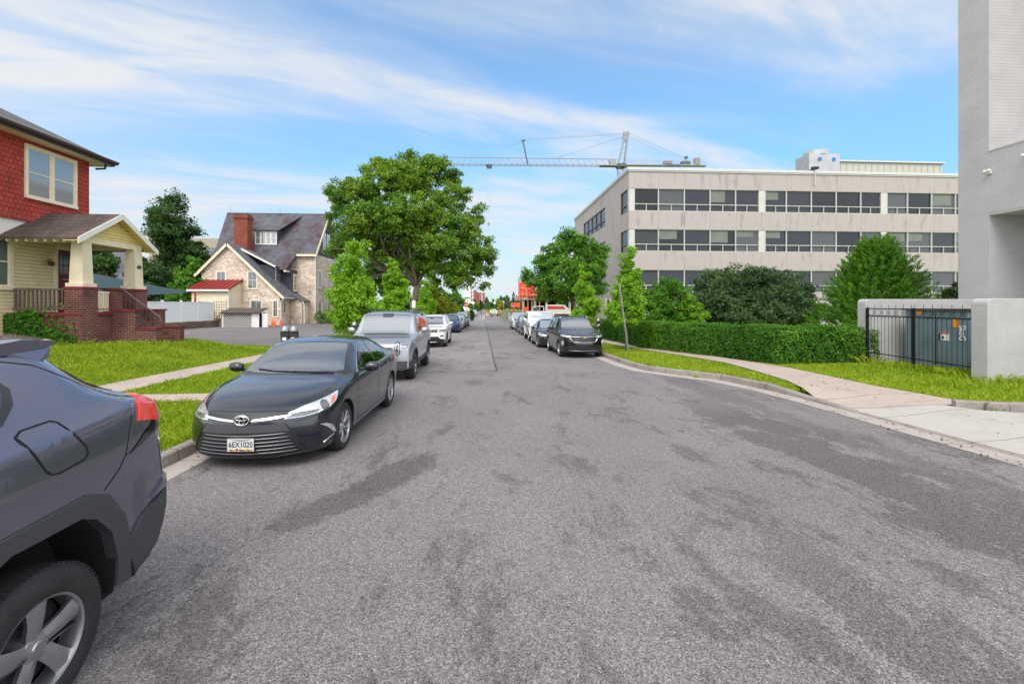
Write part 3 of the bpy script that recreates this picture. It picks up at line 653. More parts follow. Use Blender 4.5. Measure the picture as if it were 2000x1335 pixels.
    def seams(s,mode,lines,w_=0.006,both=True,m=None,name='panel_gap',off=0.0012,side=1):
        if mode=='front': both=False
        for ln in lines:
            for sd_ in ((-1,1) if both else (side,)):
                p=s.line(mode,ln,sd_,0.04,off)
                if len(p)<2: continue
                vs=[];fs=[]; mb=MB()
                for i,(q,n) in enumerate(p):
                    t=(p[min(i+1,len(p)-1)][0]-p[max(i-1,0)][0]); t.normalize(); b=t.cross(n).normalized()*w_/2
                    vs+=[q-b,q+b]
                    if i: fs.append((2*i-2,2*i-1,2*i+1,2*i))
                mb.add(vs,fs); link(name,mb.mesh(name),m or SEAM,s.body,True)
    def rail(s,name,mode,pts,r_,m,off=0.006,both=False,side=1,parent=None,n=6,flat=1.0):
        if both: return [s.rail(name,mode,pts,r_,m,off,False,sd_,parent,n) for sd_ in (-1,1)]
        mb=MB(); p=s.line(mode,pts,side,0.05,off); mb.path([q for q,_ in p],r_,n)
        return mb.build(name,m,parent or s.root,True)
    def wheels(s,rim='multi',nsp=10,rr=None,alloy=None,tw=0.22,inset=0.02,detail=2):
        P=s.P; rt=P['wr_']; rr=rr or rt*0.68; y0=P['wmax']-inset; alloy=alloy or ALLOY
        n=48 if detail>1 else 24
        hub=MB(); hub.lathe([(0.001,-0.09),(rr*0.72,-0.09),(rr*0.72,-0.105),(rr*0.9,-0.11),(rr*0.98,-0.15)],(0,0,0),'Y',n)
        ty=MB(); sh=0.5*tw
        prof=[(rr*0.985,-tw+0.01),(rr+0.012,-tw+0.004),((rr+rt)/2,-tw-0.004),(rt-0.03,-tw+0.006),(rt-0.008,-tw+0.03),(rt,-tw+0.05),(rt,-0.05),(rt-0.008,-0.028),(rt-0.03,-0.006),((rr+rt)/2+0.01,0.005),(rr+0.02,0.0),(rr+0.008,-0.004),(rr*0.985,-0.012)]
        ty.lathe(prof,(0,0,0),'Y',n)
        # tread grooves: thin raised shoulder blocks
        if detail>1:
            for k in range(72):
                a=2*PI*k/72; 
                for yy in (-0.045,-tw+0.045):
                    c=Vector((math.cos(a)*(rt-0.003),yy,math.sin(a)*(rt-0.003))); t=Vector((-math.sin(a),0,math.cos(a)))
                    ty.beam(c-t*0.0085,c+t*0.0085,0.034,0.009,up=(math.cos(a),0,math.sin(a)))
        ri=MB()
        ri.lathe([(rr*0.93,-0.10),(rr*0.93,-0.03),(rr*0.955,-0.010),(rr*1.0,-0.004),(rr*1.005,-0.012),(rr*0.98,-0.02)],(0,0,0),'Y',n)
        ri.lathe([(0.001,-0.020),(0.028,-0.020),(0.033,-0.026),(0.062,-0.034),(0.070,-0.05),(0.07,-0.09)],(0,0,0),'Y',24)
        def spoke(a,w0,w1,tilt=0.0,d0=-0.032,d1=-0.016,th=0.03,r0=0.05,r1=None):
            r1=r1 or rr*0.95
            ca,sa=math.cos(a),math.sin(a); cb,sb=math.cos(a+tilt),math.sin(a+tilt)
            p0=Vector((ca*r0,d0,sa*r0)); p1=Vector((cb*r1,d1,sb*r1)); ax=(p1-p0).normalized(); t=Vector((0,1,0)).cross(ax).normalized()
            pm_=p0.lerp(p1,0.5)+Vector((0,0.006,0))
            rows=[]
            for p,w_ in ((p0,w0),(pm_,(w0+w1)/2*0.92),(p1,w1)):
                rows.append([p-t*w_/2+Vector((0,-0.008,0)),p+Vector((0,0.004,0)),p+t*w_/2+Vector((0,-0.008,0)),p+t*w_/2*0.8+Vector((0,-th,0)),p-t*w_/2*0.8+Vector((0,-th,0))])
            vs=sum(rows,[]); fs=[(0,1,2,3,4),(14,13,12,11,10)]
            for i in (0,1):
                for j in range(5): fs.append((i*5+j,i*5+(j+1)%5,i*5+5+(j+1)%5,i*5+5+j))
            ri.add(vs,fs)
        for k in range(nsp):
            a=2*PI*k/nsp+0.3
            if rim=='multi': spoke(a,0.030,0.05,0.0)
            elif rim=='vee':
                spoke(a-0.05,0.026,0.026,-0.20); spoke(a+0.05,0.026,0.026,0.20)
            elif rim=='fan': spoke(a,0.075,0.105,0.16,th=0.035)
            elif rim=='five': spoke(a,0.05,0.07,0.0)
        hubs=[]
        first=None
        for xa in P['axles']:
            for sy in (1,-1):
                if first is None:
                    h=hub.build('wheel',HUBM,s.root,True,angle=40); t_=ty.build('tyre',RUB,h,True,angle=35); r_=ri.build('rim',alloy,h,False)
                    r_.data.shade_smooth(); r_.data.set_sharp_from_angle(angle=R(30)); first=h; o=h
                else:
                    o=first.copy(); COL.objects.link(o); o.parent=s.root
                    for c in (t_,r_): cc=c.copy(); COL.objects.link(cc); cc.parent=o
                o.location=(xa,sy*y0,rt); o.rotation_euler=(0,0.4*xa,0 if sy>0 else PI)
        # undertray and axle shadow mass so that no light leaks under the body
    def mirror(s,x,z,y,m,dy=0.20,h=0.14,l=0.12,glass=True):
        for sy in (-1,1):
            mb=MB(); n=14; rows=[]
            for t,k in ((0,0.35),(0.12,0.75),(0.35,1.0),(0.75,0.98),(0.95,0.75),(1.0,0.4)):
                cy=sy*(y+0.03+dy*t); ring=[]
                for i in range(n):
                    a=2*PI*i/n; cx,cz=math.cos(a),math.sin(a)
                    ring.append((x+l*0.55*k*(abs(cx)**0.7)*(1 if cx>0 else -1)*(1.0 if cx<0 else 0.35)+0.03*t,cy,z+0.01*t+h*0.5*k*(abs(cz)**0.7)*(1 if cz>0 else -1)))
                rows.append(ring)
            vs=sum(rows,[]); fs=[(j*n+i,j*n+(i+1)%n,(j+1)*n+(i+1)%n,(j+1)*n+i) for j in range(len(rows)-1) for i in range(n)]+[tuple(range(n)),tuple((len(rows)-1)*n+i for i in range(n))]
            mb.add(vs,fs); mb.beam((x+0.02,sy*(y-0.05),z-h*0.30),(x+0.01,sy*(y+0.07),z-h*0.25),0.06,0.035)
            o=mb.build('side_mirror',m,s.root,True,angle=50)
            g=MB(); g.box(x+0.045,x+0.052,sy*(y+0.06),sy*(y+dy-0.01),z-h*0.38,z+h*0.38); g.build('mirror_glass',CHR,o)
    def handle(s,xs,z,m,l=0.16):
        for xh in xs:
            for sy in (-1,1):
                h,n=s.proj('side',xh,z,sy)
                if h is None: continue
                mb=MB(); pts=[h+Vector((-l/2,sy*0.004,0)),h+Vector((-l*0.4,sy*0.035,0)),h+Vector((l*0.4,sy*0.035,0.004)),h+Vector((l/2,sy*0.004,0.004))]
                for a,b in zip(pts,pts[1:]): mb.beam(a,b,0.018,0.028)
                mb.build('door_handle',m,s.root,bevel=0.004)
    def plate(s,y,z,x=None,txt=None,m=PLT,w_=0.305,h=0.152,rear=False):
        L=s.P['L']; hh,_=s.proj('rear' if rear else 'front',y,z)
        hx,_=s.proj('rear' if rear else 'front',y,z+h*0.45)
        xx=(max(hh.x,hx.x)+0.012) if rear else (min(hh.x,hx.x)-0.018)
        mb=MB(); mb.box(xx,xx+0.004,y-w_/2,y+w_/2,z-h/2,z+h/2)
        o=mb.build('license_plate',m,s.root,bevel=0.0015); s.px_=xx; return o
    def arch(s,m,wd=0.06,off=0.012,a0=-0.35,poly=None,name='wheel_arch_trim'):
        P=s.P; ra=P['wr_']+P.get('gap',0.045)
        for xa in P['axles']:
            inner=[];outer=[]
            if poly:
                inner=[(xa+a*ra,P['wr_']+b*ra) for a,b in poly[0]]; outer=[(xa+a*ra,P['wr_']+b*ra) for a,b in poly[1]]
            else:
                N_=22
                for k in range(N_+1):
                    a=a0+(PI-2*a0)*k/N_; inner.append((xa+(ra+0.001)*math.cos(a),P['wr_']+(ra+0.001)*math.sin(a))); outer.append((xa+(ra+wd)*math.cos(a),P['wr_']+(ra+wd)*math.sin(a)))
            for sy in (-1,1):
                # ribbon of quads, projected
                mb=MB(); vs=[];fs=[]; K=3; rows=[]
                for p,q in zip(inner,outer):
                    row=[]
                    for k in range(K):
                        u=p[0]+(q[0]-p[0])*k/(K-1); v=p[1]+(q[1]-p[1])*k/(K-1)
                        h,n=s.proj('side',u,v,sy)
                        if h is None or abs(h.y)<P['wmax']*0.75: row=None; break
                        row.append((Vector((u,h.y,v)),n))
                    if row: rows.append(row)
                for i,row in enumerate(rows):
                    vs+=[row[0][0]+Vector((0,-sy*0.05,0))]+[q+n*off for q,n in row]+[row[-1][0]-row[-1][1]*0.02]
                    if i:
                        for k in range(K+1): fs.append(((i-1)*(K+2)+k,(i-1)*(K+2)+k+1,i*(K+2)+k+1,i*(K+2)+k))
                if len(rows)>2:
                    mb.add(vs,fs); o=mb.build(name,m,s.root,True,angle=40)

def circ(cx,cz,rx,rz=None,n=20,a0=0): 
    rz=rz or rx; return [(cx+rx*math.cos(2*PI*k/n+a0),cz+rz*math.sin(2*PI*k/n+a0)) for k in range(n)]
def sgz(X,Y): return road_z(Y)
def car_loc(X,Yfront): return (X,Yfront,road_z(Yfront+2.4))
ARCHN=[(math.cos(PI*k/20),math.sin(PI*k/20)) for k in range(21)]

# --- dark sedan in the near row ---
def sedan_profile():
    return dict(L=4.85,wmax=0.912,wr_=0.332,axles=(0.97,3.745),sweep=(0.46,1.15),rsweep=(0.30,0.9),tuck=0.05,crease=0.66,
     zt=[(0,0.50),(0.012,0.60),(0.05,0.68),(0.12,0.745),(0.22,0.80),(0.5,0.885),(0.9,0.955),(1.22,0.995),(1.34,1.025),(1.6,1.18),(1.95,1.36),(2.2,1.435),(2.6,1.475),(3.1,1.462),(3.5,1.39),(3.9,1.25),(4.2,1.14),(4.35,1.115),(4.72,1.10),(4.80,1.04),(4.84,0.75),(4.85,0.62)],
     z0=[(0,0.40),(0.012,0.31),(0.05,0.23),(0.12,0.185),(0.3,0.17),(3,0.18),(4.3,0.2),(4.7,0.28),(4.82,0.42),(4.85,0.52)],
     zb=[(0,0.46),(0.03,0.58),(0.12,0.66),(0.3,0.735),(0.6,0.81),(1.0,0.89),(1.4,0.94),(2.0,0.965),(3.2,1.01),(4.2,1.05),(4.7,1.02),(4.85,0.6)],
     w=[(0,0.74),(0.03,0.79),(0.12,0.835),(0.4,0.885),(0.9,0.908),(2,0.912),(3.9,0.912),(4.4,0.885),(4.75,0.83),(4.85,0.76)],
     ws=[(0,0.96),(0.5,0.955),(1.3,0.965),(2,0.965),(3.6,0.96),(4.4,0.94),(4.85,0.94)],
     wr=[(0,0.55),(0.15,0.66),(0.5,0.73),(1.0,0.775),(1.3,0.77),(1.6,0.705),(2.0,0.625),(2.6,0.585),(3.1,0.585),(3.6,0.61),(4.0,0.68),(4.3,0.74),(4.7,0.72),(4.85,0.6)],
     drop=[(0,0.02),(0.2,0.045),(0.8,0.05),(1.3,0.05),(2,0.055),(3,0.065),(4.2,0.05),(4.85,0.03)])
def build_sedan():
    P=sedan_profile()
    ws=[(1.305,0),(1.315,0.3),(1.36,0.55),(1.44,0.715),(1.70,0.655),(2.0,0.59),(2.10,0.555),(2.075,0.3),(2.06,0)]
    wsp=ws+[(a,-b) for a,b in ws[1:-1][::-1]]
    fw=[(1.72,1.0),(1.90,1.12),(2.15,1.265),(2.35,1.335),(2.56,1.365),(2.655,1.366),(2.68,1.005)]
    rwd=[(2.735,1.008),(2.715,1.366),(3.0,1.352),(3.22,1.31),(3.42,1.245),(3.40,1.035)]
    cab=dict(cowl=1.22,rf=2.08,belt=0.99,H=1.475,tail=3.95,rw=0.585,ws=wsp,sides=[fw,rwd],seat=pm('seat_fabric_pale',(0.55,0.54,0.51),0.9,var=0.1))
    c=Car('parked_car',P,'dark navy sedan with a Maryland plate, second car from the camera on the left kerb','car','cars parked along the left kerb',
          paint_mat('navy_paint',(0.004,0.007,0.014),0.10,0.25),(-2.84,5.56,road_z(8)+0.0),-0.028,fine=2,nx=150,cab=cab)
    c.body.name='body'
    # windshield, rear window, side glass
    ws=[(1.305,0),(1.315,0.3),(1.36,0.55),(1.44,0.715),(1.70,0.655),(2.0,0.59),(2.10,0.555),(2.075,0.3),(2.06,0)]
    wsp=ws+[(a,-b) for a,b in ws[1:-1][::-1]]
    c.decal('windshield','top',wsp,CWS,0.006,thick=0.004)
    rw=[(3.42,0),(3.44,0.45),(3.5,0.52),(3.95,0.60),(4.12,0.62),(4.16,0.3),(4.17,0)]
    c.decal('rear_window','top',rw+[(a,-b) for a,b in rw[1:-1][::-1]],DG,0.005)
    fw=[(1.72,1.0),(1.90,1.12),(2.15,1.265),(2.35,1.335),(2.56,1.365),(2.655,1.366),(2.68,1.005)]
    rwd=[(2.735,1.008),(2.715,1.366),(3.0,1.352),(3.22,1.31),(3.42,1.245),(3.40,1.035)]
    qt=[(3.44,1.037),(3.46,1.235),(3.62,1.17),(3.80,1.085),(3.78,1.06)]
    allw=[(1.66,0.985),(1.88,1.135),(2.14,1.285),(2.35,1.352),(2.6,1.385),(2.8,1.385),(3.05,1.372),(3.3,1.312),(3.6,1.205),(3.87,1.075),(3.82,1.04),(3.0,1.0)]
    for nm,pg,gm in (('side_window',fw,CSG),('side_window',rwd,CSG),('side_window',qt,SG)): c.decal(nm,'side',pg,gm,0.006,both=True,thick=0.004)
    loop=allw+[allw[0]]
    c.rail('chrome_trim','side',loop,0.007,CHR,0.004,both=True)
    # panel gaps
    c.seams('side',[[(1.62,0.97),(1.50,0.80),(1.52,0.5),(1.58,0.27)],[(2.70,1.0),(2.72,0.6),(2.73,0.27)],[(3.80,1.05),(3.70,0.9),(3.50,0.72),(3.42,0.5),(3.36,0.27)],[(1.55,0.29),(3.4,0.29)]],0.007)
    c.seams('top',[[(0.36,0.655),(0.62,0.735),(1.0,0.795),(1.36,0.815)]],0.008)
    c.seams('side',[[(0.15,0.60),(0.55,0.69)],[(4.32,1.04),(4.35,0.85),(4.45,0.70)]],0.006)
    c.seams('front',[[(-0.50,0.725),(-0.30,0.735),(0,0.735),(0.30,0.735),(0.50,0.725)]],0.010)
    # crisp crease along the flank
    c.rail('sill_trim','side',[(1.35,0.235),(3.35,0.235)],0.018,GLOSSB,0.0,both=True)
    # headlights
    hl=[(0.395,0.642),(0.60,0.645),(0.80,0.662),(0.985,0.70),(1.10,0.752),(1.185,0.855),(1.03,0.822),(0.85,0.79),(0.66,0.762),(0.47,0.712)]
    for sd_ in (-1,1):
        b=c.decal('headlight',('fq',42),hl,LENS,0.006,side=sd_,step=0.03)
        q=lambda u,v,r_,m,nm,o:c.decal(nm,('fq',42),circ(u,v,r_),m,o,side=sd_,step=0.02,parent=b,thick=0.01)
        q(0.905,0.732,0.058,DCHR,'lamp_ring',0.010); q(0.905,0.732,0.044,LENSD,'projector_lens',0.014)
        c.decal('lamp_bezel',('fq',42),[(0.43,0.652),(0.62,0.654),(0.80,0.672),(0.83,0.70),(0.60,0.70),(0.47,0.69)],LENSD,0.009,side=sd_,step=0.03,parent=b,thick=0.008)
        c.decal('turn_signal',('fq',42),[(0.995,0.715),(1.075,0.765),(1.10,0.81),(1.035,0.79)],AMB,0.010,side=sd_,step=0.03,parent=b,thick=0.008)
        fg=[(0.80,0.525),(0.90,0.515),(1.0,0.47),(1.06,0.40),(1.085,0.345),(1.03,0.36),(0.97,0.42),(0.90,0.475)]
        f=c.decal('fog_lamp',('fq',42),fg,LENS,0.006,side=sd_,step=0.03)
        c.rail('chrome_trim',('fq',42),[(1.09,0.34),(0.98,0.315),(0.86,0.275)],0.008,CHR,0.004,side=sd_,parent=f)
        tl=[(0.60,0.98),(0.95,0.99),(1.25,1.0),(1.22,0.90),(0.95,0.86),(0.60,0.87)]
        c.decal('tail_lamp',('rq',45),tl,REDL,0.006,side=sd_)
    # upper slot, chrome wing, lower grille
    up=[(-0.50,0.66),(-0.3,0.632),(0,0.622),(0.3,0.632),(0.50,0.66),(0.50,0.715),(0.3,0.712),(0,0.708),(-0.3,0.712),(-0.50,0.715)]
    g1=c.decal('upper_grille','front',up,BLK,0.004,step=0.04)
    for sd_ in (-1,1):
        c.decal('grille_wing','front',[(0.10,0.648),(0.30,0.668),(0.515,0.690),(0.50,0.665),(0.30,0.645),(0.10,0.628)],CHR,0.014,side=sd_,step=0.04,parent=g1,thick=0.015)
    low=[(-0.47,0.600),(0.47,0.600),(0.56,0.45),(0.655,0.29),(0.60,0.235),(0.3,0.205),(-0.3,0.205),(-0.60,0.235),(-0.655,0.29),(-0.56,0.45)]
    g2=c.decal('lower_grille','front',low,BLK,0.004,step=0.05)
    c.decal('bumper_panel','front',[(-0.46,0.598),(0.46,0.598),(0.515,0.505),(-0.515,0.505)],GREYP,0.010,parent=g2,step=0.05)
    for k in range(6):
        z=0.485-k*0.043; hw=0.515+(0.5-z)*0.48
        c.rail('grille_bar','front',[(-hw+0.03,z),(0,z-0.014),(hw-0.03,z)],0.009,DCHR,0.012,parent=g2)
    c.rail('grille_frame','front',[(-0.47,0.602),(-0.56,0.45),(-0.66,0.285),(-0.61,0.225),(-0.3,0.197),(0.3,0.197),(0.61,0.225),(0.66,0.285),(0.56,0.45),(0.47,0.602)],0.010,GLOSSB,0.008,parent=g2)
    # emblem: three ovals
    h,_=c.proj('front',0,0.655); ex=h.x-0.035
    e=MB(); 
    def oval(mb,cy,cz,ry,rz,t,x):
        n=28
        pts=[(x,cy+ry*math.cos(2*PI*k/n),cz+rz*math.sin(2*PI*k/n)) for k in range(n+1)]; mb.path(pts,t,6)
    oval(e,0,0.655,0.084,0.057,0.010,ex); oval(e,0,0.655,0.030,0.050,0.0065,ex-0.004); oval(e,0,0.676,0.066,0.022,0.0065,ex-0.002)
    eo=e.build('emblem',CHR,c.root,True)
    bk=MB(); bk.lathe([(0.001,0.002),(1,0.002),(1,0.02),(0.001,0.02)],(0,0,0),'X',28); bb=bk.build('emblem_backing',GLOSSB,eo); 
    for v in bb.data.vertices: v.co=(ex+v.co.x,v.co.y*0.082,0.655+v.co.z*0.055)
    # plate
    p=c.plate(0,0.375); x=c.px_-0.001
    def tp(s_,y,z,size,m,bold=0,sx=1): return text_obj('plate_text',s_,size,m,p,Matrix(((0,0,-1,x),(-1,0,0,y),(0,1,0,z),(0,0,0,1))),0.0006,bold,sx)
    tp('6EX1020',0,0.374,0.094,INKM,0.0012,0.80); tp('Maryland',0,0.428,0.026,REDI)
    fl=MB(); r2=random.Random(3)
    q=[[],[],[]]
    mbs=[MB(),MB(),MB()]
    for k in range(13):
        y=-0.14+k*0.0215; hgt=0.018+0.012*(1 if 3<k<9 else 0)*r2.random()
        for rr_ in range(2):
            mbs[(k+rr_+(1 if 4<k<8 else 0))%3].box(x-0.0006,x+0.001,-y-0.0215,-y,0.303+rr_*hgt/2,0.303+(rr_+1)*hgt/2)
    for mb_,m_ in zip(mbs,(YELI,REDI,INKM)): mb_.build('plate_flag',m_,p)
    fr=MB()
    for a in ((-0.156,0.156,0.296,0.301),(-0.156,0.156,0.449,0.454)): fr.box(x-0.002,x+0.004,a[0],a[1],a[2],a[3])
    for a in (-0.156,0.152): fr.box(x-0.002,x+0.004,a,a+0.004,0.301,0.449)
    fr.build('plate_frame',CHR,p)
    c.mirror(1.78,1.045,0.905,c.paint,dy=0.22,h=0.15,l=0.16)
    c.handle([2.52,3.30],0.925,c.paint,0.17)
    # wipers
    for ln in ([(1.36,-0.60),(1.345,-0.30),(1.35,-0.02)],[(1.345,-0.02),(1.37,0.25),(1.43,0.52)]): c.rail('wiper_blade','top',ln,0.008,BLK,0.016)
    c.arch(c.paint,0.030,0.004,a0=-0.2)
    c.wheels('vee',5,rr=0.226,tw=0.215)
    return c
SEDAN=build_sedan()
# --- grey crossover in the left foreground ---
def crossover_profile():
    return dict(L=4.62,wmax=0.932,wr_=0.362,axles=(0.93,3.62),sweep=(0.35,1.0),rsweep=(0.20,0.8),tuck=0.045,crease=0.60,gap=0.075,bulge=0.02,
     archpoly=[(1.02,-0.2),(1.0,0.25),(0.86,0.66),(0.62,0.93),(0.40,1.04),(-0.40,1.04),(-0.62,0.93),(-0.86,0.66),(-1.0,0.25),(-1.02,-0.2)],
     zt=[(0,0.55),(0.02,0.75),(0.08,0.92),(0.2,1.02),(0.6,1.10),(1.1,1.17),(1.3,1.24),(2.0,1.66),(2.6,1.755),(3.3,1.755),(3.86,1.725),(3.95,1.695),(4.08,1.585),(4.28,1.42),(4.44,1.335),(4.52,1.16),(4.55,0.95),(4.59,0.70),(4.62,0.60)],
     z0=[(0,0.45),(0.02,0.34),(0.1,0.25),(0.4,0.22),(4.1,0.24),(4.4,0.30),(4.55,0.38),(4.60,0.46),(4.62,0.54)],
     zb=[(0,0.5),(0.03,0.7),(0.2,0.92),(0.7,1.03),(1.3,1.10),(2.2,1.16),(3.2,1.24),(3.9,1.30),(4.2,1.325),(4.42,1.31),(4.50,1.17),(4.555,0.90),(4.62,0.58)],
     w=[(0,0.76),(0.1,0.84),(0.5,0.90),(1,0.925),(2,0.915),(3,0.915),(3.6,0.932),(4.1,0.928),(4.4,0.90),(4.55,0.87),(4.62,0.83)],
     ws=[(0,0.97),(1.5,0.96),(2.5,0.95),(3.6,0.935),(4.3,0.93),(4.5,0.95),(4.62,0.97)],
     wr=[(0,0.6),(0.3,0.72),(1.3,0.76),(2,0.64),(2.6,0.60),(3.5,0.59),(4.05,0.585),(4.2,0.60),(4.36,0.70),(4.5,0.79),(4.62,0.74)],
     drop=[(0,0.02),(0.3,0.05),(1.3,0.05),(2.2,0.06),(3.6,0.075),(4.1,0.07),(4.3,0.05),(4.62,0.03)])
def tail_x(x): return x+0.10*sst(3.75,4.35,x)
def build_crossover():
    P=crossover_profile(); P['L']=4.72
    for k in ('zt','z0','zb','w','ws','wr','drop'): P[k]=[(tail_x(x),v) for x,v in P[k]]
    c=Car('parked_car',P,'grey crossover cut off by the left edge, red tail lamp and rear wheel showing','car','cars parked along the left kerb',
          paint_mat('grey_metallic_paint',(0.165,0.162,0.215),0.75,0.24),(-3.0,2.30-3.62,road_z(1)),0.0,fine=2,nx=150)
    _d=c.decal; c.decal=lambda name,mode,pts,*a,**k:_d(name,mode,[(tail_x(x),z) for x,z in pts] if mode=='side' else pts,*a,**k)
    _s=c.seams; c.seams=lambda mode,ls,*a,**k:_s(mode,[[(tail_x(x),z) for x,z in l] for l in ls] if mode=='side' else ls,*a,**k)
    sw=[(1.75,1.20),(2.1,1.45),(2.5,1.58),(3.0,1.60),(3.44,1.592),(3.58,1.535),(3.61,1.50),(3.585,1.455),(3.52,1.395),(3.45,1.37),(2.6,1.24)]
    c.decal('window_surround','side',[(1.66,1.175),(2.05,1.47),(2.5,1.62),(3.0,1.64),(3.46,1.625),(3.62,1.565),(3.66,1.51),(3.63,1.44),(3.54,1.36),(3.46,1.335),(2.6,1.205)],GLOSSB,0.004,both=True)
    c.decal('side_window','side',sw,DG,0.010,both=True)
    c.decal('side_window','side',[(1.75,1.20),(2.1,1.45),(2.5,1.58),(2.62,1.59),(2.62,1.235)],DG,0.012,both=True)
    ws=[(1.30,0),(1.38,0.6),(1.42,0.7),(2.0,0.60),(2.06,0.3),(2.06,0)]
    c.decal('windshield','top',ws+[(a,-b) for a,b in ws[1:-1][::-1]],WS,0.005)
    # fuel door
    fd=[(3.565,1.30),(3.60,1.322),(3.745,1.332),(3.775,1.318),(3.86,1.165),(3.862,1.13),(3.84,1.105),(3.70,1.085),(3.665,1.092),(3.64,1.115)]
    c.decal('fuel_door','side',fd,c.paint,0.0015,side=-1,step=0.05,thick=0.004)
    c.seams('side',[fd+[fd[0]]],0.009,both=False,off=0.0035,side=-1) 
    mb=MB()
    # panel gaps: hatch, bumper, rear door, D-pillar
    c.seams('side',[[(3.10,1.23),(3.16,1.05),(3.12,0.9),(3.0,0.72),(2.98,0.35)],[(3.45,1.655),(3.62,1.66),(3.85,1.60),(4.17,1.34)]],0.008)
    c.seams('side',[[(4.16,1.31),(4.135,1.24),(4.06,1.04),(4.02,0.98),(3.965,0.93),(3.93,0.90)]],0.008)
    c.seams('side',[[(4.065,1.04),(4.25,1.125),(4.40,1.17)]],0.006)
    # tail lamp: grey-edged housing, red lens, dark lower blade
    tl=[(4.175,1.385),(4.24,1.405),(4.36,1.40),(4.47,1.375),(4.485,1.25),(4.30,1.195),(4.20,1.15),(4.075,1.085),(4.12,1.22)]
    for sd_ in (-1,1):
        base=c.decal('tail_lamp','side',[(4.165,1.31),(4.22,1.325),(4.30,1.322),(4.265,1.165),(4.19,1.13),(4.07,1.04),(4.12,1.18)],c.paint,0.008,side=sd_,step=0.03)
        c.decal('red_lens','side',[(4.20,1.32),(4.34,1.325),(4.47,1.305),(4.49,1.20),(4.455,1.135),(4.31,1.17),(4.165,1.205)],REDL,0.020,side=sd_,step=0.03,parent=base)
        c.decal('lamp_blade','side',[(4.08,1.04),(4.20,1.125),(4.29,1.175),(4.46,1.215),(4.50,1.12),(4.42,1.135),(4.30,1.11)],GLOSSB,0.010,side=sd_,step=0.03,parent=base)
    # claddings
    inn=[(1.02,-0.2),(1.0,0.25),(0.86,0.66),(0.62,0.93),(0.40,1.04),(-0.40,1.04),(-0.62,0.93),(-0.86,0.66),(-1.0,0.25),(-1.02,-0.2)]
    out=[(1.26,-0.30),(1.22,0.35),(1.08,0.78),(0.80,1.16),(0.52,1.28),(-0.52,1.22),(-0.80,1.10),(-1.08,0.78),(-1.22,0.35),(-1.26,-0.30)]
    def dens(pts):
        o=[]
        for a,b in zip(pts,pts[1:]):
            for k in range(5): o.append((a[0]+(b[0]-a[0])*k/5,a[1]+(b[1]-a[1])*k/5))
        return o+[pts[-1]]
    c.arch(GREYP,poly=(dens(inn),dens(out)),off=0.016)
    c.decal('sill_cladding','side',[(1.42,0.26),(1.46,0.47),(3.08,0.47),(3.12,0.26)],GREYP,0.012,both=True)
    c.decal('rear_bumper_cladding','side',[(4.02,0.50),(4.10,0.62),(4.30,0.70),(4.60,0.80),(4.62,0.36),(4.10,0.26)],GREYP,0.016,both=True,step=0.04)
    c.decal('rear_bumper_cladding','rear',[(-0.84,0.78),(0.84,0.78),(0.80,0.42),(-0.80,0.42)],GREYP,0.014)
    c.decal('rear_window','rear',[(-0.60,1.36),(-0.50,1.62),(0.50,1.62),(0.60,1.36)],DG,0.006)
    c.decal('rear_bumper_corner','side',[(4.16,0.70),(4.32,0.78),(4.58,0.95),(4.60,0.82),(4.36,0.72)],c.paint,0.022,both=True,step=0.04)
    # roof spoiler with side blades, and the rails
    sp=MB(); 
    rows=[]
    for y in (-0.60,-0.55,-0.3,0,0.3,0.55,0.60):
        e=1-abs(y)/0.60; z=1.728+0.035*min(1,e*3); xb=4.06+0.07*min(1,e*2.5)
        rows.append([(3.66,y,z-0.02),(3.85,y,z+0.004),(xb-0.03,y*0.99,z-0.012),(xb,y*0.98,z-0.028),(xb-0.05,y*0.97,z-0.050),(3.75,y,z-0.07)])
    vs=sum(rows,[]); n=6; fs=[(j*n+i,j*n+(i+1)%n,(j+1)*n+(i+1)%n,(j+1)*n+i) for j in range(len(rows)-1) for i in range(n)]+[tuple(range(n)),tuple((len(rows)-1)*n+i for i in range(n))]
    sp.add(vs,fs); so_=sp.build('roof_spoiler',c.paint,c.root,True,angle=35)
    for sy in (-1,1):
        b=MB(); b.prism([(3.75,sy*0.585,1.69),(4.05,sy*0.565,1.70),(4.03,sy*0.58,1.67),(4.00,sy*0.60,1.62),(3.92,sy*0.62,1.61),(3.8,sy*0.60,1.64)],(0,-sy*0.03,0)); b.build('spoiler_blade',c.paint,so_)
        r_=MB(); r_.path([(1.9,sy*0.60,1.70),(2.05,sy*0.615,1.765),(2.9,sy*0.61,1.80),(3.25,sy*0.60,1.775),(3.35,sy*0.59,1.73)],0.016,8); r_.build('roof_rail',BLK,c.root,True)
    hl=[(0.45,0.86),(0.7,0.84),(1.0,0.90),(1.1,0.98),(0.7,0.96),(0.45,0.93)]
    for sd_ in (-1,1): c.decal('headlight',('fq',42),hl,LENS,0.006,side=sd_)
    c.mirror(1.85,1.24,0.90,c.paint); c.handle([2.35,3.0],1.10,c.paint)
    c.wheels('fan',5,rr=0.226,tw=0.225,inset=0.012)
    for ch in kids(c.root):
        if not ch.name.startswith('wheel') or 'arch' in ch.name: ch.location.z+=0.075
    c.root.location.z-=0.075
    return c
build_crossover()

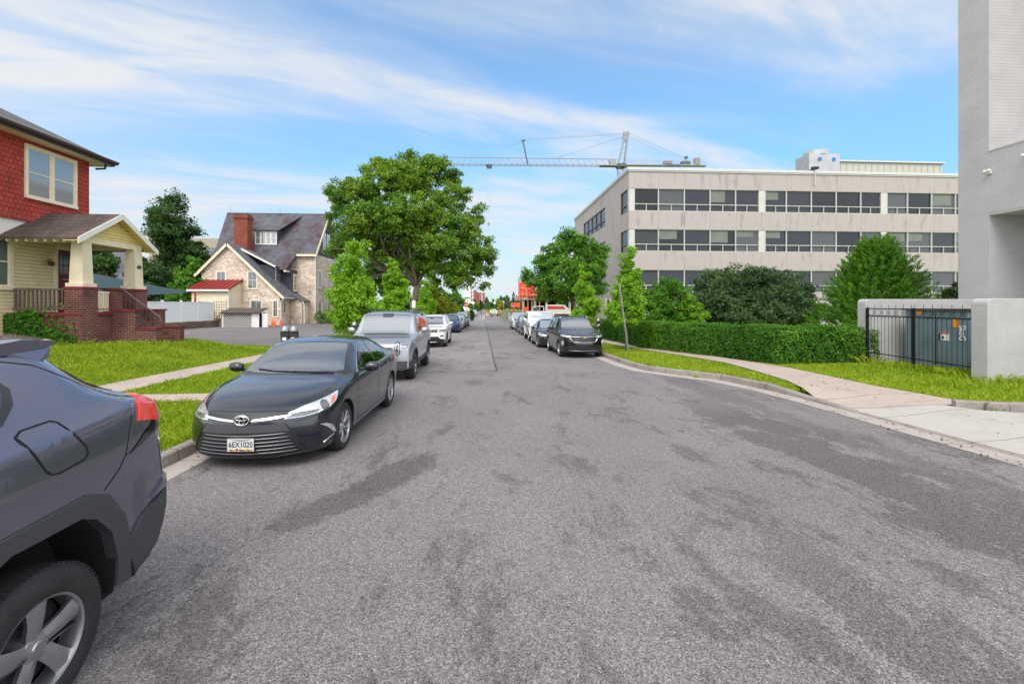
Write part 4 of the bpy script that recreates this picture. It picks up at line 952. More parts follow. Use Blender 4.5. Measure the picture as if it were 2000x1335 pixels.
# --- generic upright vehicle profile ---
def suv_profile(L=4.7,W=1.9,H=1.7,wr=0.37,fa=0.92,ra=3.7,hood=1.05,nose=0.95,cowl=1.25,rf=1.95,belt=1.12,tail=None,boxy=0.3,sill=0.24,fast=0.0,rw=0.62,tailbelt=None):
    w=W/2; tb=tailbelt or belt+0.05; k=boxy
    rr=w-(w-rw)*1.0
    return dict(L=L,wmax=w,wr_=wr,axles=(fa,ra),sweep=(0.34-0.22*k,1.0),rsweep=(0.22-0.14*k,0.9),tuck=0.04,crease=0.70,gap=0.05,
     zt=[(0,0.55),(0.015,nose-0.16),(0.05,nose-0.05),(0.14,nose),(0.5,nose+(hood-nose)*0.55),(cowl-0.1,hood-0.0),(cowl+0.04,hood+0.03),(rf,H-0.075),(rf+0.25,H-0.02),(rf+0.8,H),(L-1.0,H-0.01-0.03*fast),(L-0.42-0.3*fast,H-0.05-0.04*fast),(L-0.28-0.1*fast,H-0.15-0.03*fast),(L-0.10,tb+0.05),(L-0.05,tb-0.15),(L-0.01,0.75),(L,0.6)],
     z0=[(0,0.46),(0.015,0.36),(0.08,sill+0.02),(0.3,sill-0.01),(L-0.4,sill),(L-0.1,sill+0.08),(L-0.01,0.42),(L,0.52)],
     zb=[(0,0.5),(0.02,nose-0.22),(0.12,nose-0.09),(0.5,nose+(hood-nose)*0.3),(cowl,belt-0.05),(rf+0.2,belt),(L-0.8,tb),(L-0.15,tb),(L-0.05,tb-0.2),(L,0.57)],
     w=[(0,w*(0.82+0.10*k)),(0.08,w*(0.90+0.05*k)),(0.4,w*0.97),(1,w),(L-1,w),(L-0.3,w*0.97),(L-0.05,w*0.92),(L,w*0.88)],
     ws=[(0,0.97),(1.5,0.965),(L,0.955)],
     wr=[(0,w*0.72),(0.3,w*0.82),(cowl,w*0.85),(rf,rw+0.03),(rf+0.5,rw),(L-0.6,rw-0.01),(L-0.25,rw+0.04),(L,w*0.8)],
     drop=[(0,0.02),(0.3,0.04),(cowl,0.04),(rf,0.05),(rf+0.6,0.055),(L-0.5,0.055),(L,0.03)])
def glass_polys(w,cowl,rf,belt,H,L,rw,pillars,tailx,tb=None,top=None,frontx=None):
    tb=tb or belt+0.05; top=top or H-0.115; cw=w*0.82
    ws=[(cowl+0.05,0),(cowl+0.07,cw*0.6),(cowl+0.13,cw*0.93),(rf-0.03,rw-0.005),(rf-0.035,rw*0.5),(rf-0.04,0)]; ws=ws+[(a,-b) for a,b in ws[1:-1][::-1]]
    fx=frontx or cowl+0.42; sl=(top-0.02-(belt+0.02))/max(rf-cowl-0.25,0.2)
    upper=lambda x:min(top,belt+0.03+(x-fx+0.02)*sl); lower=lambda x:belt+0.02+(tb-belt)*max(0,(x-fx))/(tailx-fx); rear=lambda x:top if x<tailx-0.18 else top-(x-(tailx-0.18))*1.3
    def poly(a,b,g=0.0): return [(x,min(upper(x),rear(x))+g) for x in np.linspace(a,b,7)]+[(x,lower(x)-g) for x in (b,a)]
    ed=[fx]+list(pillars)+[tailx-0.02]; sides=[poly(p+0.03,q-0.03) for p,q in zip(ed,ed[1:])]
    sur=[(fx-0.05,lower(fx)-0.02)]+poly(fx,tailx,0.022)[0:-1]+[(fx,lower(fx)-0.022)]
    return ws,sides,sur
def mk_cab(w,cowl,rf,belt,H,L,rw,pillars,tailx,**k):
    ws,sides,_=glass_polys(w,cowl,rf,belt,H,L,rw,pillars,tailx,**k); return dict(cowl=cowl,rf=rf,belt=belt,H=H,tail=tailx,rw=rw,ws=ws,sides=sides[:2])
def glass_set(c,cowl,rf,belt,H,L,rw,pillars,tailx,wsm=WS,sgm=SG,tb=None,top=None,surround=GLOSSB,frontx=None,clear=False,nows=False):
    ws,sides,sur=glass_polys(c.P['wmax'],cowl,rf,belt,H,L,rw,pillars,tailx,tb,top,frontx)
    if clear: c.decal('windshield','top',ws,CWS,0.006,step=0.09,thick=0.004)
    else:
        if not nows: c.decal('windshield_surround','top',[(a+(-0.03 if a<cowl+0.3 else 0.035),b*1.035) for a,b in ws],GLOSSB,0.002,step=0.09); c.decal('windshield','top',ws,wsm,0.006,step=0.09)
        c.decal('window_surround','side',sur,surround,0.002,both=True,step=0.1)
    for i,pg in enumerate(sides): c.decal('side_window','side',pg,CSG if clear and i<2 else sgm,0.006,both=True,step=0.1,thick=0.004)

# --- silver electric off-roader ---
def build_silver():
    L,H=5.05,1.93
    P=suv_profile(L=L,W=1.97,H=H,wr=0.40,fa=0.86,ra=3.94,hood=1.20,nose=1.10,cowl=1.28,rf=1.98,belt=1.26,boxy=0.9,sill=0.34,rw=0.72)
    P['gap']=0.055
    c=Car('parked_car',P,'silver electric off-roader with upright oval headlights behind the dark navy sedan','car','cars parked along the left kerb',
          paint_mat('silver_paint',(0.36,0.375,0.42),0.6,0.30),(-2.90,12.35,road_z(14.5)),0.0,nx=90,cab=mk_cab(0.985,1.28,1.98,1.26,H,L,0.72,(2.72,3.72),4.62))
    glass_set(c,1.28,1.98,1.26,H,L,0.72,(2.72,3.72),4.62,clear=True)
    # light bar and oval lamps
    bar=[(-0.86,0.955),(0.86,0.955),(0.87,1.04),(-0.87,1.04)]
    b=c.decal('light_bar','front',bar,LENSD,0.006,step=0.07)
    c.decal('lamp_strip','front',[(-0.84,0.975),(0.84,0.975),(0.84,1.0),(-0.84,1.0)],WHT,0.010,parent=b)
    for sd_ in (-1,1):
        cx,cz=0.60,0.93
        def stad(rx,rz,g=0): return [(cx+rx*math.cos(t),cz+(rz-rx)*(1 if math.sin(t)>0 else -1)+rx*math.sin(t)) for t in np.linspace(0.001,2*PI,26)[:-1]]
        h=c.decal('headlight','front',stad(0.095,0.18),CHR,0.014,side=sd_,step=0.03)
        c.decal('lamp_bezel','front',stad(0.080,0.165),GLOSSB,0.020,side=sd_,step=0.03,parent=h)
        c.decal('lamp_ring','front',stad(0.055,0.135),LENS,0.024,side=sd_,step=0.03,parent=h)
        c.decal('lamp_core','front',stad(0.038,0.115),LENSD,0.028,side=sd_,step=0.03,parent=h)
    c.decal('lower_bumper',('front'),[(-0.95,0.60),(0.95,0.60),(0.93,0.37),(-0.93,0.37)],GREYP,0.010,step=0.07)
    c.decal('bumper_opening','front',[(-0.56,0.63),(0.56,0.63),(0.60,0.53),(0.48,0.44),(-0.48,0.44),(-0.60,0.53)],GLOSSB,0.018)
    c.rail('bumper_bar','front',[(-0.54,0.555),(0.54,0.555)],0.014,DCHR,0.03)
    c.arch(GREYP,0.065,0.014)
    c.decal('sill_cladding','side',[(1.38,0.38),(1.38,0.52),(3.42,0.52),(3.42,0.38)],GREYP,0.014,both=True,step=0.12)
    c.seams('side',[[(1.62,1.24),(1.56,0.9),(1.55,0.52)],[(2.72,1.27),(2.74,0.52)],[(3.72,1.27),(3.66,1.0),(3.48,0.75)]],0.010)
    c.seams('top',[[(0.25,0.80),(1.25,0.82)]],0.009); c.seams('front',[[(-0.78,1.075),(0.78,1.075)]],0.010)
    c.mirror(1.88,1.34,0.96,c.paint,dy=0.23,h=0.18,l=0.16); c.handle([2.5,3.5],1.10,c.paint)
    for sy in (-1,1):
        r_=MB(); r_.path([(2.1,sy*0.72,H-0.02),(2.3,sy*0.73,H+0.03),(4.3,sy*0.72,H+0.02),(4.5,sy*0.71,H-0.03)],0.018,8); r_.build('roof_rail',BLK,c.root,True)
    m=MB(); m.box(1.99,2.05,-0.13,0.13,H-0.16,H-0.10)
    c.decal('sensor_panel','top',[(1.82,-0.15),(1.82,0.15),(1.95,0.17),(1.95,-0.17)],DG,0.012)
    c.rail('wiper_blade','top',[(1.36,-0.7),(1.345,0),(1.36,0.6)],0.010,BLK,0.014)
    c.wheels('five',7,rr=0.285,alloy=DCHR,tw=0.26)
    return c
build_silver()

def simple_lights(c,mode,hl,m=LENS,tl=None):
    for sd_ in (-1,1):
        b=c.decal('headlight',mode,hl,m,0.007,side=sd_,step=0.05)
        u=sum(p[0] for p in hl)/len(hl); v=sum(p[1] for p in hl)/len(hl)
        c.decal('projector_lens',mode,circ(u,v,0.045),LENSD,0.012,side=sd_,step=0.04,parent=b,thick=0.01)
        if tl: c.decal('tail_lamp',('rq',45),tl,REDL,0.007,side=sd_)
# --- white SUV with seven-slot grille ---
def build_white():
    L,H=4.82,1.74
    P=suv_profile(L=L,W=1.94,H=H,wr=0.38,fa=0.90,ra=3.81,hood=1.16,nose=1.03,cowl=1.30,rf=2.02,belt=1.18,boxy=0.5,sill=0.27,rw=0.64)
    c=Car('parked_car',P,'white SUV with slotted black grille, between the silver off-roader and the blue car','car','cars parked along the left kerb',
          paint_mat('white_paint',(0.74,0.74,0.73),0.0,0.3),(-2.90,24.2,road_z(26.5)),0.0,nx=70,cab=mk_cab(0.97,1.30,2.02,1.18,H,L,0.64,(2.70,3.6),4.42))
    glass_set(c,1.30,2.02,1.18,H,L,0.64,(2.70,3.6),4.42,clear=True)
    g=c.decal('grille','front',[(-0.50,0.84),(0.50,0.84),(0.53,0.99),(-0.53,0.99)],BLK,0.008,step=0.08)
    for k in range(8): c.decal('grille_bar','front',[(-0.51+k*0.143,0.85),(-0.49+k*0.143,0.85),(-0.49+k*0.143,0.985),(-0.51+k*0.143,0.985)],DCHR,0.014,parent=g)
    simple_lights(c,('fq',35),[(0.52,0.86),(0.86,0.87),(0.98,0.94),(0.98,1.0),(0.52,0.99)],LENSD)
    c.decal('lower_bumper','front',[(-0.52,0.62),(0.52,0.62),(0.66,0.50),(0.90,0.46),(0.88,0.30),(-0.88,0.30),(-0.90,0.46),(-0.66,0.50)],BLK,0.010)
    c.decal('fog_lamp','front',[(0.62,0.66),(0.82,0.70),(0.80,0.62),(0.66,0.60)],BLK,0.010,both=True)
    c.rail('bumper_bar','front',[(-0.5,0.34),(0,0.335),(0.5,0.34)],0.014,CHR,0.02)
    c.plate(0,0.69)
    c.arch(BLK,0.03,0.008)
    c.seams('side',[[(1.62,1.15),(1.56,0.6),(1.6,0.3)],[(2.70,1.18),(2.72,0.3)],[(3.58,1.2),(3.5,0.9),(3.3,0.6)]],0.010)
    c.seams('top',[[(0.3,0.74),(1.3,0.80)]],0.009)
    c.mirror(1.86,1.26,0.94,c.paint,dy=0.22,h=0.17,l=0.15); c.handle([2.45,3.4],1.03,c.paint)
    c.rail('sensor_panel','top',[(1.8,-0.1),(1.8,0.1)],0.03,BLK,0.01)
    c.wheels('five',5,rr=0.26,alloy=DCHR,detail=1)
    return c
build_white()
def build_blue():
    L,H=4.92,1.70
    P=suv_profile(L=L,W=1.96,H=H,wr=0.39,fa=0.88,ra=3.86,hood=1.12,nose=0.98,cowl=1.22,rf=2.0,belt=1.14,boxy=0.3,sill=0.24,rw=0.62,fast=0.4)
    c=Car('parked_car',P,'dark blue electric SUV with twin upright grille panels behind the white SUV','car','cars parked along the left kerb',
          paint_mat('blue_paint',(0.012,0.03,0.10),0.5,0.33),(-3.02,40.6,road_z(43)),0.0,nx=60)
    glass_set(c,1.22,2.0,1.14,H,L,0.62,(2.72,3.6),4.4,wsm=glass_mat('blue_tint_windshield',(0.30,0.36,0.50),0.6))
    for sd_ in (-1,1): c.decal('grille','front',[(0.05,0.62),(0.24,0.62),(0.27,0.88),(0.20,0.93),(0.05,0.93)],GLOSSB,0.008,side=sd_)
    simple_lights(c,('fq',40),[(0.55,0.86),(0.95,0.88),(1.10,0.93),(1.05,0.96),(0.55,0.92)],LENSD)
    c.decal('lower_bumper','front',[(-0.80,0.42),(0.80,0.42),(0.76,0.28),(-0.76,0.28)],BLK,0.008)
    c.plate(-0.1,0.56,m=PLT); c.arch(c.paint,0.03,0.005)
    c.seams('side',[[(1.6,1.12),(1.55,0.6),(1.6,0.3)],[(2.72,1.15),(2.74,0.3)],[(3.58,1.15),(3.3,0.6)]],0.012)
    c.mirror(1.85,1.22,0.95,c.paint); c.wheels('five',5,rr=0.28,alloy=DCHR,detail=1)
build_blue()
def small_sedan(label,group,pm_,loc,rz=0,nx=50,scale=(1,1,1),glass=SG,rimk='vee',wsm=WS):
    P=sedan_profile(); P=dict(P); P['sweep']=(0.38,1.1)
    c=Car('parked_car',P,label,'car',group,pm_,loc,rz,scale=scale,nx=nx)
    glass_set(c,1.27,2.10,0.985,1.475,4.85,0.585,(2.72,3.45),3.85,sgm=glass,wsm=wsm,tb=1.04,top=1.37,frontx=1.66)
    g=c.decal('grille','front',[(-0.42,0.66),(0.42,0.66),(0.36,0.53),(-0.36,0.53)],BLK,0.008)
    c.decal('lower_grille','front',[(-0.60,0.42),(0.60,0.42),(0.64,0.26),(-0.64,0.26)],BLK,0.008)
    simple_lights(c,('fq',42),[(0.42,0.65),(0.8,0.665),(1.1,0.76),(1.16,0.84),(0.8,0.78),(0.45,0.72)])
    c.plate(0,0.47); c.mirror(1.76,1.04,0.905,c.paint); c.arch(c.paint,0.03,0.004)
    c.seams('side',[[(1.62,0.97),(1.50,0.80),(1.58,0.27)],[(2.70,1.0),(2.73,0.27)],[(3.80,1.05),(3.50,0.72),(3.36,0.27)]],0.010)
    c.handle([2.52,3.30],0.925,c.paint); c.wheels(rimk,5,rr=0.226,detail=1); return c
PBLK=paint_mat('black_paint',(0.006,0.006,0.008),0.12,0.25); PGRY=paint_mat('dark_grey_paint',(0.05,0.052,0.058),0.5,0.35); PSIL=paint_mat('pale_silver_paint',(0.45,0.45,0.46),0.5,0.35); PWH=bpy.data.materials['white_paint']
small_sedan('small silver sedan half hidden behind the dark blue SUV','cars parked along the left kerb',PSIL,(-2.95,47.6,road_z(50)),0)
def small_suv(label,group,pm_,loc,L=4.8,H=1.75,scale=(1,1,1),nx=50,boxy=0.5,sgm=DG,wsm=WS,W=1.9):
    P=suv_profile(L=L,W=W,H=H,wr=0.37,fa=0.9,ra=L-1.05,hood=H*0.63,nose=H*0.56,cowl=1.22,rf=1.92,belt=H*0.65,boxy=boxy,rw=0.63)
    c=Car('parked_car',P,label,'car',group,pm_,loc,0,scale=scale,nx=nx)
    glass_set(c,1.22,1.92,H*0.65,H,L,0.63,(2.65,3.5),L-0.4,sgm=sgm,wsm=wsm)
    c.decal('grille','front',[(-0.5,H*0.40),(0.5,H*0.40),(0.54,H*0.51),(-0.54,H*0.51)],BLK,0.008)
    c.decal('lower_bumper','front',[(-0.7,0.45),(0.7,0.45),(0.7,0.32),(-0.7,0.32)],BLK,0.008)
    simple_lights(c,('fq',38),[(0.54,H*0.44),(0.95,H*0.46),(1.05,H*0.52),(0.54,H*0.50)])
    c.plate(0,0.58); c.mirror(1.8,H*0.7,W/2-0.02,c.paint); c.arch(BLK,0.03,0.006); c.wheels('five',5,rr=0.25,detail=1); return c
small_suv('tall dark SUV last in the row along the left kerb, before the intersection','cars parked along the left kerb',PGRY,(-2.75,58.5,road_z(61)),L=5.2,H=1.9)
small_suv('black SUV between the small silver sedan and the tall dark SUV','cars parked along the left kerb',PBLK,(-2.85,53.0,road_z(55)),L=4.7,H=1.66)

# --- right row: black crossover with chrome-framed grille ---
def build_equinox():
    L,H=4.62,1.68
    P=suv_profile(L=L,W=1.84,H=H,wr=0.36,fa=0.90,ra=3.62,hood=1.10,nose=0.96,cowl=1.25,rf=1.98,belt=1.10,boxy=0.15,sill=0.24,rw=0.60)
    P['sweep']=(0.42,1.05)
    c=Car('parked_car',P,'black crossover with chrome framed grille, nearest car on the right kerb','car','cars parked along the right kerb',PBLK,(4.13,18.25,road_z(20)),0.02,nx=90,fine=1,cab=mk_cab(0.92,1.25,1.98,1.10,H,L,0.60,(2.62,3.5),4.2))
    glass_set(c,1.25,1.98,1.10,H,L,0.60,(2.62,3.5),4.2,clear=True)
    g=c.decal('grille','front',[(-0.44,0.70),(0.44,0.70),(0.54,0.84),(0.50,0.875),(-0.50,0.875),(-0.54,0.84)],BLK,0.008,step=0.07)
    for k in range(3): c.rail('grille_bar','front',[(-0.47,0.735+k*0.04),(0.47,0.735+k*0.04)],0.006,DCHR,0.012,parent=g)
    c.rail('grille_frame','front',[(-0.56,0.885),(0,0.893),(0.56,0.885)],0.013,CHR,0.012,parent=g)
    for sd_ in (-1,1):
        c.rail('grille_frame','front',[(0.60,0.885),(0.54,0.80),(0.45,0.675)],0.016,CHR,0.012,side=sd_,parent=g)
        h=c.decal('headlight',('fq',40),[(0.46,0.885),(0.52,0.87),(0.85,0.885),(1.08,0.935),(1.12,0.965),(0.85,0.945),(0.48,0.915)],LENS,0.010,side=sd_)
        c.decal('fog_lamp',('fq',40),[(0.80,0.62),(0.86,0.74),(0.94,0.72),(1.0,0.60),(0.92,0.54),(0.84,0.54)],LENS,0.010,side=sd_)
    c.rail('grille_frame','front',[(-0.45,0.675),(0,0.665),(0.45,0.675)],0.012,CHR,0.012,parent=g)
    em=MB(); hx,_=c.proj('front',0,0.86); X=hx.x-0.035
    em.prism([(X,-0.085,0.845),(X,-0.03,0.845),(X,-0.035,0.832),(X,0.03,0.832),(X,0.035,0.845),(X,0.085,0.855),(X,0.08,0.872),(X,0.03,0.872),(X,0.035,0.885),(X,-0.03,0.885),(X,-0.035,0.872),(X,-0.08,0.872)],(0.01,0,0)); em.build('emblem',pm('gold_emblem',(0.7,0.45,0.12),0.3,0.8),c.root)
    c.decal('lower_bumper','front',[(-0.66,0.50),(0.66,0.50),(0.70,0.34),(-0.70,0.34)],BLK,0.008)
    c.rail('bumper_bar','front',[(-0.62,0.335),(0,0.32),(0.62,0.335)],0.022,DCHR,0.012)
    c.decal('bumper_panel','front',[(-0.5,0.64),(0.5,0.64),(0.46,0.52),(-0.46,0.52)],GLOSSB,0.006)
    for sy in (-1,1):
        r_=MB(); r_.path([(2.0,sy*0.60,H-0.06),(2.2,sy*0.615,H+0.01),(3.6,sy*0.61,H+0.01),(3.9,sy*0.60,H-0.05)],0.016,8); r_.build('roof_rail',CHR,c.root,True)
    c.seams('side',[[(1.60,1.08),(1.52,0.6),(1.58,0.3)],[(2.62,1.1),(2.64,0.3)],[(3.5,1.12),(3.4,0.8),(3.2,0.55)]],0.010)
    c.seams('top',[[(0.45,0.62),(1.2,0.72)]],0.010,m=PBLK)
    c.mirror(1.80,1.19,0.90,c.paint,dy=0.22,h=0.16,l=0.15); c.handle([2.45,3.35],0.98,c.paint)
    c.arch(c.paint,0.035,0.006); c.wheels('multi',7,rr=0.25,alloy=ALLOY,detail=1); return c
build_equinox()
small_sedan('low black sedan squeezed between the black crossover and the white boxy off-roader','cars parked along the right kerb',PBLK,(3.78,23.3,road_z(25.5)),0,nx=60,glass=DG,scale=(0.94,1,1))
def build_boxy():
    L,H=4.65,1.95
    P=suv_profile(L=L,W=1.90,H=H,wr=0.40,fa=0.72,ra=3.6,hood=1.24,nose=1.20,cowl=1.42,rf=1.75,belt=1.27,boxy=1.0,sill=0.36,rw=0.80)
    P['sweep']=(0.05,0.5)
    c=Car('parked_car',P,'white boxy off-roader with flat sides and round headlights behind the black sedan','car','cars parked along the right kerb',PWH,(3.86,28.4,road_z(30.5)),0,nx=70)
    glass_set(c,1.42,1.75,1.27,H,L,0.80,(2.6,3.5),4.45,sgm=DG,frontx=1.66,nows=True)
    c.decal('windshield_surround','front',[(-0.80,1.29),(0.80,1.29),(0.775,1.84),(-0.775,1.84)],GLOSSB,0.010)
    c.decal('windshield','front',[(-0.765,1.32),(0.765,1.32),(0.74,1.81),(-0.74,1.81)],WS,0.016)
    g=c.decal('grille','front',[(-0.46,0.86),(0.46,0.86),(0.46,1.10),(-0.46,1.10)],BLK,0.008)
    for k in range(3): c.rail('grille_bar','front',[(-0.44,0.92+k*0.06),(0.44,0.92+k*0.06)],0.010,CHR,0.014,parent=g)
    c.decal('headlight','front',circ(0.66,0.98,0.11),LENS,0.012,both=True,step=0.05)
    for sd_ in (-1,1):
        t=MB(); t.box(0.35,0.60,sd_*0.70-0.05,sd_*0.70+0.05,1.20,1.27); t.build('turn_signal',AMB if False else LENS,c.root,bevel=0.01)
    c.decal('lower_bumper','front',[(-0.85,0.66),(0.85,0.66),(0.85,0.46),(-0.85,0.46)],DCHR,0.02)
    c.rail('side_strip','side',[(0.3,0.98),(4.4,0.98)],0.022,BLK,0.01,both=True)
    c.seams('side',[[(1.50,1.25),(1.48,0.45)],[(2.60,1.28),(2.60,0.45)],[(3.46,1.28),(3.44,0.85)]],0.012)
    c.mirror(1.62,1.38,0.93,PWH,dy=0.2,h=0.2); c.handle([2.45,3.3],1.08,BLK,0.14)
    c.arch(PWH,0.09,0.03); c.wheels('five',5,rr=0.26,alloy=ALLOY,detail=1); return c
build_boxy()
small_sedan('dark grey sedan behind the white boxy off-roader, its roof just showing','cars parked along the right kerb',PGRY,(4.0,35.5,road_z(38)),0,glass=DG)
small_suv('black hatchback, the second dark car behind the white boxy off-roader','cars parked along the right kerb',PBLK,(4.15,41.5,road_z(43)),L=4.4,H=1.58)
small_suv('white van farthest along the right kerb, before the striped barrel','cars parked along the right kerb',PWH,(4.05,48.0,road_z(50)),L=5.0,H=1.78,boxy=0.6)
from mathutils import noise as mnoise
# ---------------- grass and vegetation ----------------
def leaf_mat(name,c1,c2,c3,trans=0.35,rough=0.55):
    """each leaf its own tone between three greens"""
    if name in MATS: return MATS[name]
    m=new_mat(name); nt=m.node_tree; N=nt.nodes.new; L=nt.links.new; p=P_(m)
    ge=N('ShaderNodeNewGeometry'); tc=N('ShaderNodeTexCoord')
    nz=N('ShaderNodeTexNoise'); nz.inputs['Scale'].default_value=0.38; nz.inputs['Detail'].default_value=4; L(tc.outputs['Object'],nz.inputs['Vector'])
    a=N('ShaderNodeMath'); a.operation='MULTIPLY'; L(ge.outputs['Random Per Island'],a.inputs[0]); a.inputs[1].default_value=0.55
    b=N('ShaderNodeMapRange'); b.inputs['From Min'].default_value=0.3; b.inputs['From Max'].default_value=0.7; b.inputs['To Min'].default_value=0.0; b.inputs['To Max'].default_value=0.5; L(nz.outputs[0],b.inputs['Value'])
    s=N('ShaderNodeMath'); s.operation='ADD'; L(a.outputs[0],s.inputs[0]); L(b.outputs[0],s.inputs[1])
    r=N('ShaderNodeValToRGB'); e=r.color_ramp.elements; e[0].position=0.1; e[0].color=(*c1,1); e[1].position=0.95; e[1].color=(*c3,1); k=e.new(0.5); k.color=(*c2,1)
    L(s.outputs[0],r.inputs[0]); L(r.outputs[0],p.inputs['Base Color']); p.inputs['Roughness'].default_value=rough; p.inputs['Specular IOR Level'].default_value=0.25
    tr=N('ShaderNodeBsdfTranslucent'); L(r.outputs[0],tr.inputs['Color']); mx=N('ShaderNodeMixShader'); mx.inputs[0].default_value=trans
    L(p.outputs[0],mx.inputs[1]); L(tr.outputs[0],mx.inputs[2]); L(mx.outputs[0],nt.nodes['Material Output'].inputs[0])
    MATS[name]=m; return m
BARK=pm('bark',(0.12,0.095,0.075),0.9,var=0.4,vscale=9,bump=0.8,bscale=30,stretch=(1,1,0.25)); BARK2=pm('young_bark',(0.10,0.085,0.07),0.9,var=0.3,vscale=20)
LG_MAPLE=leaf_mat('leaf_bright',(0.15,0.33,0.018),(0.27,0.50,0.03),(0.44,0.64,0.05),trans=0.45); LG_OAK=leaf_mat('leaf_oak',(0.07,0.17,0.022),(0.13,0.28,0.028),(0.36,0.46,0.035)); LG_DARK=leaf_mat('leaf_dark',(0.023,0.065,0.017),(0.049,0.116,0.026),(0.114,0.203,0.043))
LG_SHRUB=leaf_mat('leaf_shrub',(0.036,0.080,0.026),(0.065,0.131,0.043),(0.138,0.203,0.072)); LG_HEDGE=leaf_mat('leaf_hedge',(0.03,0.11,0.010),(0.06,0.19,0.014),(0.17,0.36,0.025)); LG_JUN=leaf_mat('leaf_juniper',(0.06,0.16,0.012),(0.11,0.27,0.018),(0.20,0.42,0.03)); LG_YEL=leaf_mat('leaf_yellow_green',(0.162,0.246,0.022),(0.357,0.392,0.029),(0.617,0.522,0.043)); LG_FAR=leaf_mat('leaf_far_haze',(0.09,0.14,0.085),(0.13,0.19,0.11),(0.18,0.25,0.13)); LG_MID=leaf_mat('leaf_mid',(0.055,0.17,0.016),(0.10,0.26,0.022),(0.22,0.42,0.04))  # far leaf greens paled, distance haze put into their colour
GRASSB=leaf_mat('grass_blade',(0.15,0.26,0.007),(0.26,0.38,0.012),(0.42,0.49,0.04),trans=0.3)
def leaves_mesh(name,P,N,S,rs,asp=0.55,fold=0.25,up=None,pointed=True):
    """P centres, N normals, S sizes -> one mesh of bent leaves (two triangles or a folded pair of quads)"""
    n=len(P); t=rs.normal(size=(n,3)); 
    if up is not None: t=up
    N=N/np.linalg.norm(N,axis=1,keepdims=True); t-= (t*N).sum(1,keepdims=True)*N; t/=np.linalg.norm(t,axis=1,keepdims=True)+1e-9
    b=np.cross(N,t); S=S[:,None]
    v0=P-t*S*0.5; v2=P+t*S*0.5; v1=P+b*S*asp*0.5+N*S*fold*0.3; v3=P-b*S*asp*0.5+N*S*fold*0.3
    V=np.stack([v0,v1,v2,v3],1).reshape(-1,3)
    me=bpy.data.meshes.new(name); me.vertices.add(4*n); me.vertices.foreach_set('co',V.astype(np.float32).ravel())
    idx=np.arange(n)[:,None]*4; T=np.concatenate([idx+[0,1,2],idx+[0,2,3]],1).reshape(-1)
    me.loops.add(6*n); me.loops.foreach_set('vertex_index',T.astype(np.int32)); me.polygons.add(2*n)
    me.polygons.foreach_set('loop_start',(np.arange(2*n)*3).astype(np.int32)); me.polygons.foreach_set('loop_total',np.full(2*n,3,np.int32)); me.update(calc_edges=True); return me
def crown_points(blobs,nclump,per,cr,rs,shell=0.75,flat=1.0,droop=0.0):
    """clumps on and inside ellipsoids; blobs: (cx,cy,cz,rx,ry,rz)"""
    B=np.array(blobs,float); vol=(B[:,3]*B[:,4]*B[:,5])**0.75; pr=vol/vol.sum()
    k=rs.choice(len(B),nclump,p=pr); d=rs.normal(size=(nclump,3)); d/=np.linalg.norm(d,axis=1,keepdims=True)
    r=shell+(1-shell)*rs.random(nclump)**0.5; inner=rs.random(nclump)<0.25; r[inner]=rs.random(inner.sum())**0.5*shell
    C=B[k,:3]+d*r[:,None]*B[k,3:6]
    out=d*B[k,3:6]; out/=np.linalg.norm(out,axis=1,keepdims=True)
    m=nclump*per; cc=np.repeat(C,per,0); oo=np.repeat(out,per,0)
    crr=np.repeat(cr*(0.6+0.8*rs.random(nclump)),per)[:,None]
    q=rs.normal(size=(m,3)); q/=np.linalg.norm(q,axis=1,keepdims=True); q*=rs.random((m,1))**0.45; q[:,2]*=flat
    P=cc+q*crr; 
    N=oo*0.5+rs.normal(size=(m,3))*0.65+np.array([0,0,0.55])
    return P,N
def limb(mb,p,d,l,r,depth,rs,spread=0.6,tips=None):
    pts=[Vector(p)]; d=Vector(d).normalized(); n=4
    rr=[r]
    for k in range(n):
        d=(d+Vector(rs.normal(size=3)*0.10)).normalized(); pts.append(pts[-1]+d*l/n); rr.append(r*(1-0.45*(k+1)/n))
    mb.path(pts,rr,7 if depth>1 else 5)
    if tips is not None: tips.append(pts[-1])
    if depth>0:
        for j in range(3 if depth>1 else 2):
            a=rs.random()*2*PI; s=d.orthogonal().normalized(); s=Matrix.Rotation(a,3,d)@s
            nd=(d*(1-spread*0.4)+s*spread+Vector((0,0,0.15))).normalized()
            st=pts[2+rs.integers(0,3)]
            limb(mb,st,nd,l*0.6,rr[-1]*0.85,depth-1,rs,spread,tips)
def tree(name,loc,label,cat,group,blobs,leafm,nclump,per,cr,size,seed,trunk_h,trunk_r,depth=2,lean=(0,0),bark=None,shell=0.72,flat=0.8,spread=0.6,limbs=5,asp=0.6):
    rs=np.random.default_rng(seed); o=thing(name,loc,label,cat,group)
    P,N=crown_points(blobs,nclump,per,cr,rs,shell,flat)
    me=leaves_mesh('crown',P,N,size*(0.6+0.8*rs.random(len(P))),rs,asp); link('crown',me,leafm,o)
    mb=MB(); top=Vector((lean[0],lean[1],trunk_h)); pts=[Vector((0,0,-0.15)),Vector((0,0,0.08)),Vector((lean[0]*0.3,lean[1]*0.3,trunk_h*0.5)),top]
    mb.path(pts,[trunk_r*1.45,trunk_r*1.05,trunk_r*0.85,trunk_r*0.7],10)
    for k in range(limbs):
        b=blobs[k%len(blobs)]; tgt=Vector(b[:3])+Vector(rs.normal(size=3)*0.2)*b[3]; st=top.lerp(pts[2],0.5*rs.random()); d=tgt-st
        if d.length>0.2: limb(mb,st,d,d.length*(0.52 if depth>1 else 0.6),trunk_r*0.5,depth,rs,spread)
    mb.build('trunk',bark or BARK,o,True); return o
